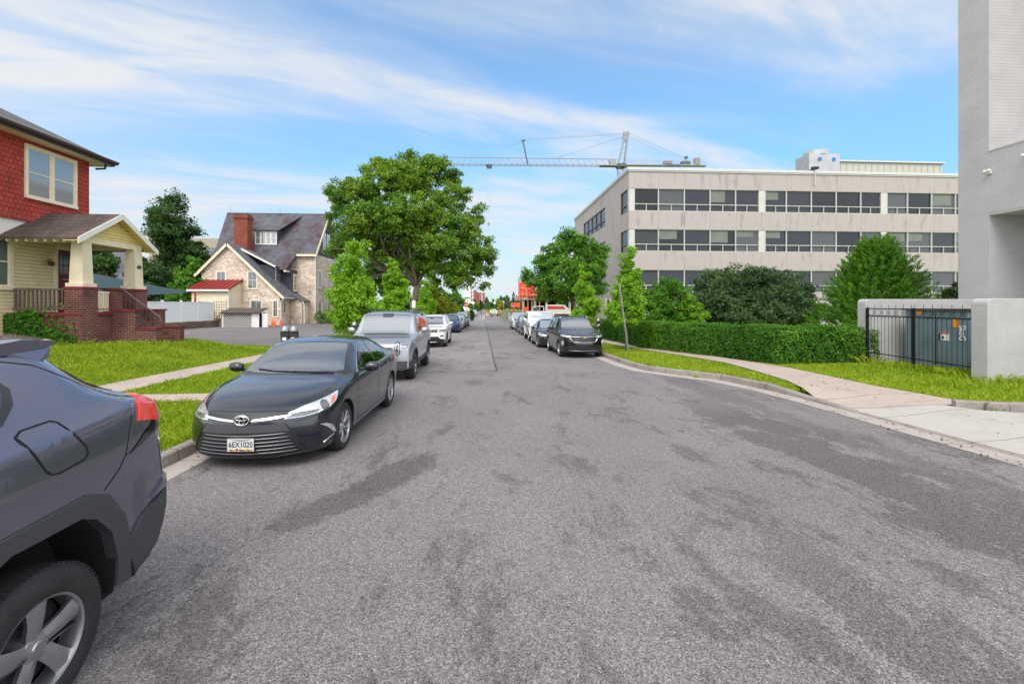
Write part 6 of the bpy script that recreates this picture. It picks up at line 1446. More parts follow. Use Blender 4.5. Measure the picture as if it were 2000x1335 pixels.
    # stair cheeks and steps
    for y0,y1 in ((17.98,18.30),(19.32,19.62)):
        m=M(); m.box(-13.72,-13.05,y0,y1,0.0,1.66); m.box(-13.05,-12.30,y0,y1,0.0,0.98); p=m.build('stair_cheek',BRICKR,h)
        m=M(); m.box(-13.76,-13.0,y0-0.04,y1+0.04,1.661,1.73); m.box(-13.0,-12.25,y0-0.04,y1+0.04,0.981,1.05); m.build('cheek_cap',CAPR,p)
    m=M()
    for k in range(6): m.box(-13.9+k*0.28,-13.62+k*0.28+0.02,18.30,19.32,0.0,1.42-k*0.19)
    m.build('steps',BRICKR,h)
    m=M(); m.path([(-13.62,18.14,2.50),(-12.25,18.14,1.42),(-12.22,18.14,1.30)],0.024,8)
    for k in range(9): t=k/8; m.tube((-13.5+1.2*t,18.14,2.40-0.93*t),(-13.5+1.2*t,18.14,1.70 if t<0.37 else 1.02),0.010,n=5)
    m.build('handrail',pm('grey_iron',(0.12,0.11,0.11),0.5,0.5),h)
    # porch roof
    m=M(); m.box(-16.2,-13.92,16.80,17.10,4.101,4.30); m.box(-16.2,-13.92,19.24,19.54,4.101,4.30); m.box(-14.25,-13.95,17.10,19.24,4.101,4.32); m.build('porch_beam',CREAM,h)
    g=[( -13.93,16.62,4.32),(-13.93,19.64,4.32),(-13.93,18.13,5.12)]
    m=M(); m.prism(g,(-0.06,0,0)); m.build('gable_infill',YSID,h)
    ya,yb,yp=16.25,20.02,18.13; za,zp=4.10,5.24
    m=M()
    for yy in (ya,yb):
        m.add([(-13.62,yy,za),(-13.62,yp,zp),(-16.3,yp,zp),(-16.3,yy,za),(-13.62,yy,za+0.07),(-13.62,yp,zp+0.08),(-16.3,yp,zp+0.08),(-16.3,yy,za+0.07)],[(0,1,2,3),(4,7,6,5),(0,4,5,1),(2,6,7,3),(0,3,7,4),(1,5,6,2)])
    m.build('porch_roof',BROWNROOF,h)
    m=M()
    for yy in (ya,yb):
        m.add([(-13.63,yy,za-0.01),(-13.63,yp,zp-0.01),(-14.1,yp,zp-0.01),(-14.1,yy,za-0.01),(-13.63,yy,za-0.03),(-13.63,yp,zp-0.03),(-14.1,yp,zp-0.03),(-14.1,yy,za-0.03)],[(0,1,2,3),(4,7,6,5),(0,4,5,1),(2,6,7,3),(0,3,7,4),(1,5,6,2)])
    m.build('gable_soffit',YELP,h)
    m=M()
    for yy in (ya,yb):
        m.add([(-13.58,yy-0.02,za-0.13),(-13.58,yp,zp-0.12),(-13.62,yp,zp-0.12),(-13.62,yy-0.02,za-0.13),(-13.58,yy-0.02,za+0.08),(-13.58,yp,zp+0.09),(-13.62,yp,zp+0.09),(-13.62,yy-0.02,za+0.08)],[(0,1,2,3),(4,7,6,5),(0,4,5,1),(2,6,7,3),(0,3,7,4),(1,5,6,2)])
    m.build('barge_board',WHITEP,h)
    m=M()
    for k in range(9): x=-13.8-k*0.3; m.beam((x,ya+0.02,za-0.03),(x,ya+0.75,za+0.33),0.05,0.09)
    m.build('rafter_tail',CREAM,h)
YSID=brick_mat('yellow_siding',(0.78,0.62,0.24),(0.76,0.60,0.23),(0.30,0.21,0.07),9.0,0.115,0.008,0.7,0.8,0.10,2.0)
red_house()
# ivy climbing the porch base
def ivy():
    rs=np.random.default_rng(5); o=thing('ivy',(-15.5,16.7,0.5),'green ivy climbing the near brick wall of the porch','ivy')
    n=2600; x=np.concatenate([rs.normal(-0.62,0.22,n//3),rs.normal(0.02,0.24,n//3),rs.normal(0.75,0.35,n-2*(n//3))]); z=np.concatenate([rs.uniform(0.1,1.2,n//3),rs.uniform(-0.1,1.25,n//3),rs.exponential(0.28,n-2*(n//3))])
    z=z*(1-0.15*np.abs(x)); P=np.stack([x,-0.03-rs.random(n)*0.13,z],1); N=np.stack([rs.normal(size=n)*0.4,-np.ones(n),0.4+rs.normal(size=n)*0.3],1)
    link('leaves',leaves_mesh('leaves',P,N,0.085*(0.6+0.8*rs.random(n)),rs,0.85),LG_HEDGE,o)
    mb=MB(); 
    for k in range(5): mb.path([(-0.6+k*0.35,-0.02,-0.2),(-0.5+k*0.3,-0.03,0.4),(-0.6+k*0.3,-0.03,0.9)],0.012,5)
    mb.build('stem',BARK2,o)
ivy()
# ---------------- stone house ----------------
def stone_mat():
    m=new_mat('rubble_stone'); nt=m.node_tree; p=P_(m); N=nt.nodes.new; L=nt.links.new
    v=wall_vec(nt,1,1.75)
    nz=N('ShaderNodeTexNoise'); nz.inputs['Scale'].default_value=1.2; nz.inputs['Detail'].default_value=3; L(v,nz.inputs['Vector'])
    sc=N('ShaderNodeVectorMath'); sc.operation='SCALE'; L(nz.outputs['Color'],sc.inputs[0]); sc.inputs['Scale'].default_value=0.35
    ad=N('ShaderNodeVectorMath'); L(v,ad.inputs[0]); L(sc.outputs[0],ad.inputs[1])
    vo=N('ShaderNodeTexVoronoi'); vo.inputs['Scale'].default_value=2.3; vo.distance='CHEBYCHEV'; L(ad.outputs[0],vo.inputs['Vector']); ve=N('ShaderNodeTexVoronoi'); ve.feature='DISTANCE_TO_EDGE'; ve.inputs['Scale'].default_value=2.3; L(ad.outputs[0],ve.inputs['Vector'])
    s=N('ShaderNodeSeparateColor'); L(vo.outputs['Color'],s.inputs[0]); r=N('ShaderNodeValToRGB'); e=r.color_ramp.elements; e[0].color=(0.60,0.49,0.40,1); e[1].color=(0.82,0.70,0.58,1); k=e.new(0.5); k.color=(0.72,0.58,0.47,1); L(s.outputs[0],r.inputs[0])
    mr=N('ShaderNodeMapRange'); mr.inputs['From Min'].default_value=0.0; mr.inputs['From Max'].default_value=0.05; mr.inputs['To Min'].default_value=0.45; mr.inputs['To Max'].default_value=1; L(ve.outputs[0],mr.inputs['Value'])
    n3=N('ShaderNodeTexNoise'); n3.inputs['Scale'].default_value=0.5; n3.inputs['Detail'].default_value=6; L(v,n3.inputs['Vector']); m3=N('ShaderNodeMapRange'); m3.inputs['From Min'].default_value=0.3; m3.inputs['From Max'].default_value=0.7; m3.inputs['To Min'].default_value=0.75; m3.inputs['To Max'].default_value=1.2; L(n3.outputs[0],m3.inputs['Value'])
    mm=N('ShaderNodeMath'); mm.operation='MULTIPLY'; L(mr.outputs[0],mm.inputs[0]); L(m3.outputs[0],mm.inputs[1])
    vm=N('ShaderNodeVectorMath'); vm.operation='SCALE'; L(r.outputs[0],vm.inputs[0]); L(mm.outputs[0],vm.inputs['Scale']); L(vm.outputs[0],p.inputs['Base Color']); p.inputs['Roughness'].default_value=0.9
    b=N('ShaderNodeBump'); b.inputs['Strength'].default_value=0.8; b.inputs['Distance'].default_value=0.04; L(mr.outputs[0],b.inputs['Height']); L(b.outputs[0],p.inputs['Normal']); return m
STONE=stone_mat(); SHG=brick_mat('dark_grey_shingle',(0.075,0.08,0.095),(0.06,0.065,0.08),(0.02,0.02,0.025),0.18,0.16,0.01,0.9,0.6,0.15,2)
CHIM=brick_mat('orange_brick',(0.27,0.062,0.035),(0.21,0.045,0.028),(0.14,0.06,0.045),0.21,0.075,0.01,0.9,0.5,0.25,1.0); REDMETAL=pm('red_metal_roof',(0.24,0.015,0.015),0.45,0.1,var=0.25,vscale=3)
def slab(mb,pts,t=0.12):
    """thick roof plane from 4 corner points (upper surface)"""
    P=[Vector(p) for p in pts]; n=(P[1]-P[0]).cross(P[2]-P[0]).normalized(); n=n if n.z>0 else -n
    mb.prism(P,-n*t); return mb
def stone_house():
    o=(-26,54,-0.3); h=thing('house',o,'tall pale stone house with steep dark slate roof and red brick chimney','house'); M=lambda:MB(o)
    # wing facing the camera: X -30.5..-22.2, Y 51.5..57
    m=M(); m.prism([(-30.5,51.5,-0.6),(-22.25,51.5,-0.6),(-22.25,51.5,3.05),(-27.7,51.5,8.45),(-30.5,51.5,5.6)],(0,5.5,0)); m.build('wing_wall',STONE,h)
    # main block
    m=M(); m.box(-31.4,-20.2,56.3,65.0,-0.6,8.0); m.build('wall',STONE,h)
    m=M(); m.prism([(-20.2,56.3,8.0),(-20.2,65.0,8.0),(-20.2,60.65,13.3)],(-0.15,0,0)); m.build('gable_shingles',SHG,h)
    m=M(); slab(m,[(-31.7,55.9,7.95),(-19.9,55.9,7.95),(-19.9,60.75,13.75),(-32.8,60.75,13.75)],0.18); slab(m,[(-31.7,65.6,7.95),(-19.9,65.6,7.95),(-19.9,60.75,13.75),(-32.8,60.75,13.75)],0.18)
    slab(m,[(-31.2,54.1,6.0),(-22.7,54.1,6.0),(-22.2,55.93,7.98),(-31.7,55.93,7.98)],0.18); m.build('roof',SLATE,h)
    m=M()
    for ya,za,yb,zb in ((55.9,7.9,60.75,13.7),(65.6,7.9,60.75,13.7)): M().beam((-19.88,ya,za),(-19.88,yb,zb),0.06,0.34,up=(0,0,1)).build('barge_board',CREAM,h)
    M().box(-22.2,-19.86,55.82,55.9,7.70,7.95).build('fascia',CREAM,h); M().box(-22.9,-22.68,54.0,55.9,5.70,5.9).build('fascia',CREAM,h)
    # wing roof
    m=M(); slab(m,[(-31.0,51.2,5.15),(-31.0,58,5.15),(-27.7,58,8.6),(-27.7,51.2,8.6)],0.14); slab(m,[(-21.75,51.2,2.75),(-21.75,56.4,2.75),(-27.7,56.4,8.6),(-27.7,51.2,8.6)],0.14); m.build('wing_roof',SLATE2,h)
    m=M(); m.beam((-31.05,51.15,5.0),(-27.7,51.15,8.45),0.05,0.26); m.beam((-21.7,51.15,2.6),(-27.7,51.15,8.45),0.05,0.26); m.build('barge_board',CREAM,h)
    m=M(); m.box(-21.75,-21.62,51.2,56.4,2.58,2.72); m.build('gutter',WHITEP,h)
    # lower porch at the right end
    m=M(); m.box(-22.2,-20.9,54.2,56.3,-0.6,2.5); m.build('porch_wall',STONE,h); m=M(); slab(m,[(-20.7,53.9,2.35),(-20.7,56.3,2.35),(-22.3,56.3,3.3),(-22.3,53.9,3.3)],0.1); m.build('porch_roof',SLATE2,h)
    # dormers
    m=M(); m.box(-26.9,-23.75,53.6,55.9,4.2,6.45); m.build('dormer_wall',SHG,h); m=M(); slab(m,[(-23.5,53.3,6.3),(-23.5,56.0,6.3),(-27.3,56.0,8.3),(-27.3,53.3,8.3)],0.1); m.build('dormer_roof',SLATE2,h); m=M(); m.beam((-23.5,53.27,6.22),(-27.3,53.27,8.22),0.05,0.2); m.build('barge_board',WHITEP,h)
    win(h,o,'x',1,-23.75,53.9,55.4,4.65,6.1,CREAM,split=1,fw=0.12,pane=PANEL_); 
    m=M(); m.box(-23.7,-22.3,55.2,56.3,3.2,6.0); m.build('dormer_wall',SHG,h); win(h,o,'x',1,-22.3,55.35,56.15,3.6,5.4,CREAM,fw=0.12,pane=PANEL_)
    m=M(); m.box(-27.5,-24.9,56.9,60.5,8.6,10.95); m.build('dormer_wall',SHG,h)
    m=M(); slab(m,[(-27.8,56.6,10.9),(-24.6,56.6,10.9),(-23.2,60.5,13.5),(-27.8,60.5,13.5)],0.12); m.build('dormer_roof',SLATE,h)
    win(h,o,'y',-1,56.9,-27.4,-25.0,9.25,10.75,WHITEP,split=4,fw=0.08,pane=PANEL_)
    # chimney
    m=M(); m.box(-28.95,-27.45,55.0,56.3,7.0,12.5); m.box(-29.05,-27.35,54.9,56.4,12.0,12.3); c=m.build('chimney',CHIM,h); m=M(); m.box(-28.8,-27.6,55.2,56.1,12.5,12.62); m.build('chimney_cap',pm('soot_cap',(0.05,0.045,0.045),0.9),c)
    # windows of the wing and main block
    for a0,a1,z0,z1,f in ((-28.9,-28.0,3.7,5.5,0.1),(-25.6,-24.7,3.7,5.5,0.1),(-25.3,-24.2,0.6,2.35,0.12),(-22.95+0.0,-22.5,0.6,2.35,0.1)):
        win(h,o,'y',-1,51.5,a0,a1,z0,z1,CREAM,fw=f,muntins=(1,0),pane=PANE)
    win(h,o,'x',1,-22.25,52.4,53.0,1.0,2.2,CREAM,fw=0.08)
    for y0 in (57.4,60.9): win(h,o,'x',1,-20.2,y0,y0+0.9,4.0,6.0,CREAM,fw=0.12); win(h,o,'x',1,-20.2,y0,y0+0.9,0.4,2.6,CREAM,fw=0.12)
    for y0 in (59.1,60.6): win(h,o,'x',1,-20.18,y0,y0+0.8,9.0,10.9,WHITEP,fw=0.12,pane=PANEL_)
    # side door, downspouts, wall lamp
    m=M(); m.box(-20.9,-20.84,55.0,55.75,-0.3,1.7); m.build('door',CREAM,h)
    m=M(); m.path([(-20.25,56.25,7.7),(-20.12,56.2,7.4),(-20.12,56.2,-0.3)],0.06,6); m.path([(-21.7,51.4,2.6),(-22.1,51.42,2.2),(-22.1,51.42,-0.3)],0.06,6); m.path([(-20.75,53.95,2.3),(-20.6,54.0,1.9),(-20.6,54.0,-0.3)],0.06,6); m.build('downspout',WHITEP,h)
    m=M(); m.tube((-20.9,56.3,3.7),(-20.9,56.1,3.75),0.03); m._ell((-20.9,56.05,3.68),0.13,10,6,(1,1,0.6)); m.build('wall_lamp',WHITEP,h)
    for x in (-32.4,-26.2,-20.5):
        m=M(); m.tube((x,60.75,13.7),(x,60.75,14.7),0.015,0.005,6); m.build('lightning_rod',GREYP,h)
    # cream lean-to with red metal roof
    m=M(); m.prism([(-30.0,49.0,-0.4),(-30.0,49.0,3.45),(-30.0,51.48,4.35),(-30.0,51.48,-0.4)],(3.7,0,0)); m.build('lean_to',CREAM,h)
    m=M(); slab(m,[(-30.3,48.65,3.50),(-26.1,48.65,3.50),(-26.1,51.48,4.62),(-30.3,51.48,4.62)],0.07)
    for k in range(9): x=-30.25+k*0.51; m.beam((x,48.65,3.54),(x,51.48,4.66),0.04,0.05)
    m.build('lean_to_roof',REDMETAL,h)
    m=M(); m.box(-30.3,-26.1,48.58,48.64,3.30,3.48); m.build('gutter',WHITEP,h)
    m=M(); m.path([(-26.2,48.7,3.35),(-26.3,48.92,3.05),(-26.3,48.92,-0.3)],0.05,6); m.build('downspout',WHITEP,h)
    win(h,o,'y',-1,49.0,-29.3,-28.4,1.2,2.25,WHITEP,fw=0.06)
    m=M(); m.box(-27.95,-26.5,48.94,48.99,0.45,2.6); 
    m.build('panel_door',CREAM,h)
    m=M()
    for k in range(7): m.box(-27.95+k*0.24-0.01,-27.95+k*0.24+0.01,48.92,48.94,0.45,2.3)
    for k in range(7): m.box(-27.95,-26.5,48.921,48.939,0.5+k*0.28,0.52+k*0.28)
    m.build('door_grid',WOODG,h)
    m=M(); m.box(-26.29,-26.27,49.6,50.6,2.0,2.9); m.build('notice_board',WHITEP,h)
stone_house()
def fence_and_bits():
    # white vinyl fence along X=-27.6
    f=thing('fence',(-27.6,38,0.3),'white vinyl privacy fence beside the parking lot','fence'); o=(-27.6,38,0.3)
    VIN=pm('white_vinyl',(0.80,0.82,0.84),0.35)
    y=35.6
    for k in range(6):
        m=MB(o); m.box(-27.16,-27.02,y-0.065,y+0.065,0.3,2.25); m.box(-27.19,-26.99,y-0.1,y+0.1,2.25,2.29); m.build('post',VIN,f)
        if k<5:
            m=MB(o); m.box(-27.11,-27.07,y+0.07,y+2.33,0.42,2.12)
            m.build('panel',VIN,f)
            for za,zb in ((2.05,2.17),(0.36,0.46)): MB(o).box(-27.14,-27.04,y+0.066,y+2.334,za,zb).build('fence_rail',VIN,f)
        y+=2.4
    r=thing('retaining_wall',(-27.4,38,-0.3),'low weathered timber retaining wall below the white fence','retaining wall'); o=(-27.4,38,-0.3)
    m=MB(o)
    for k in range(3): m.box(-26.96,-26.86,33,48.2,-0.4+k*0.25,-0.17+k*0.25)
    m.build('boards',WOODG,r)
    for k in range(8): m=MB(o); m.box(-26.86,-26.76,33.5+k*2.05,33.62+k*2.05,-0.4,0.36); m.build('post',WOODG,r)
    # ground step behind wall
    m=MB(); m.box(-36,-26.96,33,46.2,-0.4,0.31); g=m.build('terrace',GRASSG); g['kind']='structure'
    # teal shade sail
    s=thing('shade_sail',(-32,40,0.3),'teal peaked fabric shade canopy behind the white fence','canopy'); o=(-32,40,0.3)
    apex=(-33.5,38.5,4.95); cs=[(-28.5,46.6,3.15),(-28.2,33.2,2.75),(-39,33.0,2.9),(-39,45,3.1)]
    ridge=(-33.2,40.5,4.9); m=MB(o)
    def sag(a,b,c,n=10):
        A,B,C_=Vector(a),Vector(b),Vector(c); vs=[];fs=[];idx={}
        for i in range(n+1):
            for j in range(n+1-i):
                u,v=i/n,j/n; w_=1-u-v; p=A*w_+B*u+C_*v; p.z-=0.55*(u*v)*1.6+0.35*w_*(1-w_); idx[i,j]=len(vs); vs.append(p)
        for i in range(n):
            for j in range(n-i):
                fs.append((idx[i,j],idx[i+1,j],idx[i,j+1]))
                if i+j<n-1: fs.append((idx[i+1,j],idx[i+1,j+1],idx[i,j+1]))
        m.add(vs,fs)
    for a,b in zip(cs,cs[1:]+cs[:1]): sag(apex,a,b)
    bm=bmesh.new(); me=m.mesh('canopy'); bm.from_mesh(me); bmesh.ops.remove_doubles(bm,verts=bm.verts,dist=0.001); bmesh.ops.recalc_face_normals(bm,faces=bm.faces); bm.to_mesh(me); bm.free()
    link('canopy_fabric',me,pm('teal_fabric',(0.022,0.055,0.065),0.8,var=0.12,vscale=1.5,bump=0.1,bscale=80),s,True)
    REDP=pm('red_steel',(0.5,0.02,0.02),0.4)
    for c in cs:
        m=MB(o); m.tube((c[0]+(0.25 if c[0]>-30 else -0.25),c[1]+0.1,-0.3),(c[0]+(0.25 if c[0]>-30 else -0.25),c[1]+0.1,c[2]-0.05),0.09,n=10); m.tube((c[0]+(0.25 if c[0]>-30 else -0.25),c[1]+0.1,c[2]-0.1),(c[0],c[1],c[2]),0.04); m.build('post',REDP,s)
    # lattice bin store
    b=thing('bin_store',(-23.6,46.3,-0.3),'low store of white lattice with a brown shingle roof against the stone house','shed'); o=(-23.6,46.3,-0.3)
    m=MB(o); slab(m,[(-25.4,45.7,1.15),(-21.7,45.7,1.15),(-21.7,47.6,1.6),(-25.4,47.6,1.6)],0.08); m.build('roof',BROWNROOF,b)
    m=MB(o); m.box(-25.2,-21.9,46.1,47.5,-0.4,1.1); m.build('dark_inside',DARKIN,b)
    m=MB(o); z0,z1,x0,x1=-0.3,1.1,-25.25,-22.5; st=0.2
    k=x0-1.4
    while k<x1:
        for sgn in (1,-1):
            a=max(k,x0); bq=min(k+1.4,x1)
            if bq-a>0.05:
                za=z0+(a-k); zb_=z0+(bq-k)
                if sgn<0: za,zb_=z1-(a-k),z1-(bq-k)
                m.beam((a,46.04+0.012*sgn,za),(bq,46.04+0.012*sgn,zb_),0.012,0.055,up=(0,1,0)) if False else m.prism([(a,46.04+0.012*sgn,za-0.022),(bq,46.04+0.012*sgn,zb_-0.022),(bq,46.04+0.012*sgn,zb_+0.022),(a,46.04+0.012*sgn,za+0.022)],(0,0.01,0))
        k+=st
    m.build('lattice',WHITEP,b)
    m=MB(o); 
    for x in (-25.3,-22.5,-21.9): m.box(x-0.05,x+0.05,46.0,46.08,-0.4,1.16)
    m.box(-25.25,-21.9,46.0,46.07,1.06,1.15); m.box(-22.45,-21.95,46.02,46.06,-0.3,1.06); m.build('frame',WHITEP,b)
    tag(MB().box(-21.62,-21.1,46.2,46.25,-0.3,1.05).box(-21.62,-21.56,46.14,46.2,-0.3,1.1).build('board',WHITEP),'plain white upright board at the right end of the lattice store','board')
    # wooden steps beside the lean-to
    w=thing('wooden_steps',(-27.0,47.7,-0.3),'small brown wooden steps with railings at the cream lean-to','steps'); o=(-27.0,47.7,-0.3)
    for k in range(4): MB(o).box(-27.6,-26.8,48.6-k*0.3,48.9-k*0.3,0.45-k*0.2,0.50-k*0.2).build('step',WOODB,w)
    for x in (-27.62,-26.78):
        m=MB(o); m.beam((x,48.8,1.35),(x,47.6,0.55),0.05,0.07)
        for k in range(5): y=48.8-k*0.3; m.box(x-0.02,x+0.02,y-0.02,y+0.02,-0.35,1.33-k*0.2)
        m.build('railing',WOODB,w)
    # orange safety cones
    ORG=pm('safety_orange',(0.85,0.12,0.01),0.55)
    first=None
    for i,(x,y,lab) in enumerate(((-22.9,50.0,'orange traffic cone at the left of the cluster by the stone house wall'),(-22.5,50.3,'orange traffic cone second from the left by the stone house wall'),(-22.1,49.9,'orange traffic cone third from the left by the stone house wall'),(-21.7,50.4,'orange traffic cone at the right of the cluster by the stone house wall'))):
        if first is None:
            c=thing('traffic_cone',(x,y,-0.33),lab,'traffic cone','orange cones by the stone house'); m=MB(); m.box(-0.2,0.2,-0.2,0.2,0,0.04); m.build('base',ORG,c); m=MB(); m.lathe([(0.15,0.04),(0.035,0.72),(0.001,0.72)],n=12); m.build('cone',ORG,c,True); m=MB(); m.lathe([(0.105,0.29),(0.082,0.41)],n=12); m.build('white_band',WHITEP,c,True); first=c
        else: c=copy_tree(first); c.location=(x,y,-0.33); c['label']=lab
fence_and_bits()
# second house behind with chimney, seen between the porch columns
def back_house():
    x0,y0=at(222,62); o=(x0,y0,-0.3); h=thing('house',o,'grey slate roofed house with brick chimney seen between the porch columns','house'); M=lambda:MB(o)
    M().box(x0-9,x0+1.5,y0,y0+9,-0.5,4.2).build('wall',STONE,h)
    m=M(); slab(m,[(x0-9.5,y0-0.5,4.1),(x0+2.2,y0-0.5,4.1),(x0-0.6,y0+4.5,10.2),(x0-9.5,y0+4.5,10.2)],0.2); slab(m,[(x0-9.5,y0+9.5,4.1),(x0+2.2,y0+9.5,4.1),(x0-0.6,y0+4.5,10.2),(x0-9.5,y0+4.5,10.2)],0.2); slab(m,[(x0+2.2,y0-0.5,4.1),(x0+2.2,y0+9.5,4.1),(x0-0.6,y0+4.5,10.2),(x0-0.6,y0+4.4,10.2)],0.1); m.build('roof',SLATE2,h)
    M().box(x0-1.9,x0-1.0,y0+0.2,y0+1.1,3,9.6).build('chimney',CHIM,h)
back_house()
def far_office():
    x0,y0=at(410,110); o=(x0,y0,-1); h=thing('office_building',o,'distant flat-roofed concrete building behind the slate roof of the stone house','building'); CO=pm('far_concrete',(0.36,0.30,0.25),0.9,var=0.1)
    MB(o).box(x0-14,x0+5,y0,y0+14,-1.2,17.6).build('wall',CO,h); MB(o).box(x0-14.2,x0+5.2,y0-0.2,y0,15.6,17.9).build('parapet',CO,h)
    for k in range(3):
        for j in range(3): MB(o).box(x0-4+j*3,x0-1.8+j*3,y0-0.05,y0,14.0-k*3.6,15.4-k*3.6).build('window',PANE,h)
far_office()
# ---------------- right side buildings ----------------
def panel_conc(name,base,bw,bh,off=(0,0),stn=(0.16,0.14,0.12)):
    """ribbed precast concrete with joints, soot running down from the top"""
    m=new_mat(name); nt=m.node_tree; p=P_(m); N=nt.nodes.new; L=nt.links.new
    v=wall_vec(nt); 
    mp=N('ShaderNodeMapping'); mp.inputs['Scale'].default_value=(22,0.8,1); L(v,mp.inputs[0]); n1=N('ShaderNodeTexNoise'); n1.inputs['Scale'].default_value=1; n1.inputs['Detail'].default_value=3; L(mp.outputs[0],n1.inputs['Vector'])
    m1=N('ShaderNodeMapRange'); m1.inputs['From Min'].default_value=0.3; m1.inputs['From Max'].default_value=0.7; m1.inputs['To Min'].default_value=0.93; m1.inputs['To Max'].default_value=1.06; L(n1.outputs[0],m1.inputs['Value'])
    m2p=N('ShaderNodeMapping'); m2p.inputs['Scale'].default_value=(1.5,0.28,1); L(v,m2p.inputs[0]); n2=N('ShaderNodeTexNoise'); n2.inputs['Scale'].default_value=1.1; n2.inputs['Detail'].default_value=8; n2.inputs['Roughness'].default_value=0.7; L(m2p.outputs[0],n2.inputs['Vector'])
    m2=N('ShaderNodeMapRange'); m2.inputs['From Min'].default_value=0.54; m2.inputs['From Max'].default_value=0.76; m2.inputs['To Max'].default_value=0.85; L(n2.outputs[0],m2.inputs['Value'])
    n4=N('ShaderNodeTexNoise'); n4.inputs['Scale'].default_value=60; n4.inputs['Detail'].default_value=3; L(v,n4.inputs['Vector']); m4=N('ShaderNodeMapRange'); m4.inputs['From Min'].default_value=0.3; m4.inputs['From Max'].default_value=0.7; m4.inputs['To Min'].default_value=0.85; m4.inputs['To Max'].default_value=1.15; L(n4.outputs[0],m4.inputs['Value'])
    mc=N('ShaderNodeMixRGB'); mc.inputs[1].default_value=(*base,1); mc.inputs[2].default_value=(*stn,1); L(m2.outputs[0],mc.inputs[0])
    mu=N('ShaderNodeMath'); mu.operation='MULTIPLY'; L(m1.outputs[0],mu.inputs[0]); L(m4.outputs[0],mu.inputs[1])
    vm=N('ShaderNodeVectorMath'); vm.operation='SCALE'; L(mc.outputs[0],vm.inputs[0]); L(mu.outputs[0],vm.inputs['Scale']); L(vm.outputs[0],p.inputs['Base Color']); p.inputs['Roughness'].default_value=0.9
    b=N('ShaderNodeBump'); b.inputs['Strength'].default_value=0.5; b.inputs['Distance'].default_value=0.02; L(n1.outputs[0],b.inputs['Height']); L(b.outputs[0],p.inputs['Normal']); return m
CONCP=panel_conc('precast_concrete',(0.43,0.385,0.375),2.47,9); JOINT=pm('joint_dark',(0.14,0.12,0.105),0.9); PALE=pm('pale_column',(0.56,0.54,0.51),0.8,var=0.1,vscale=2); MULL=pm('mullion_aluminium',(0.52,0.51,0.49),0.5,0.2)
OFG=[glass_mat('office_glass_%d'%i,c,mt,0.03) for i,(c,mt) in enumerate((((0.022,0.027,0.038),0.05),((0.075,0.08,0.09),0.08),((0.008,0.011,0.016),0.03)))]
for g_ in OFG: P_(g_).inputs['Specular IOR Level'].default_value=0.45; P_(g_).inputs['Metallic'].default_value=0.02
COPING=pm('roof_coping',(0.58,0.58,0.58),0.5,var=0.05); BLIND=pm('window_blind',(0.17,0.19,0.17),0.8,var=0.15,vscale=3)
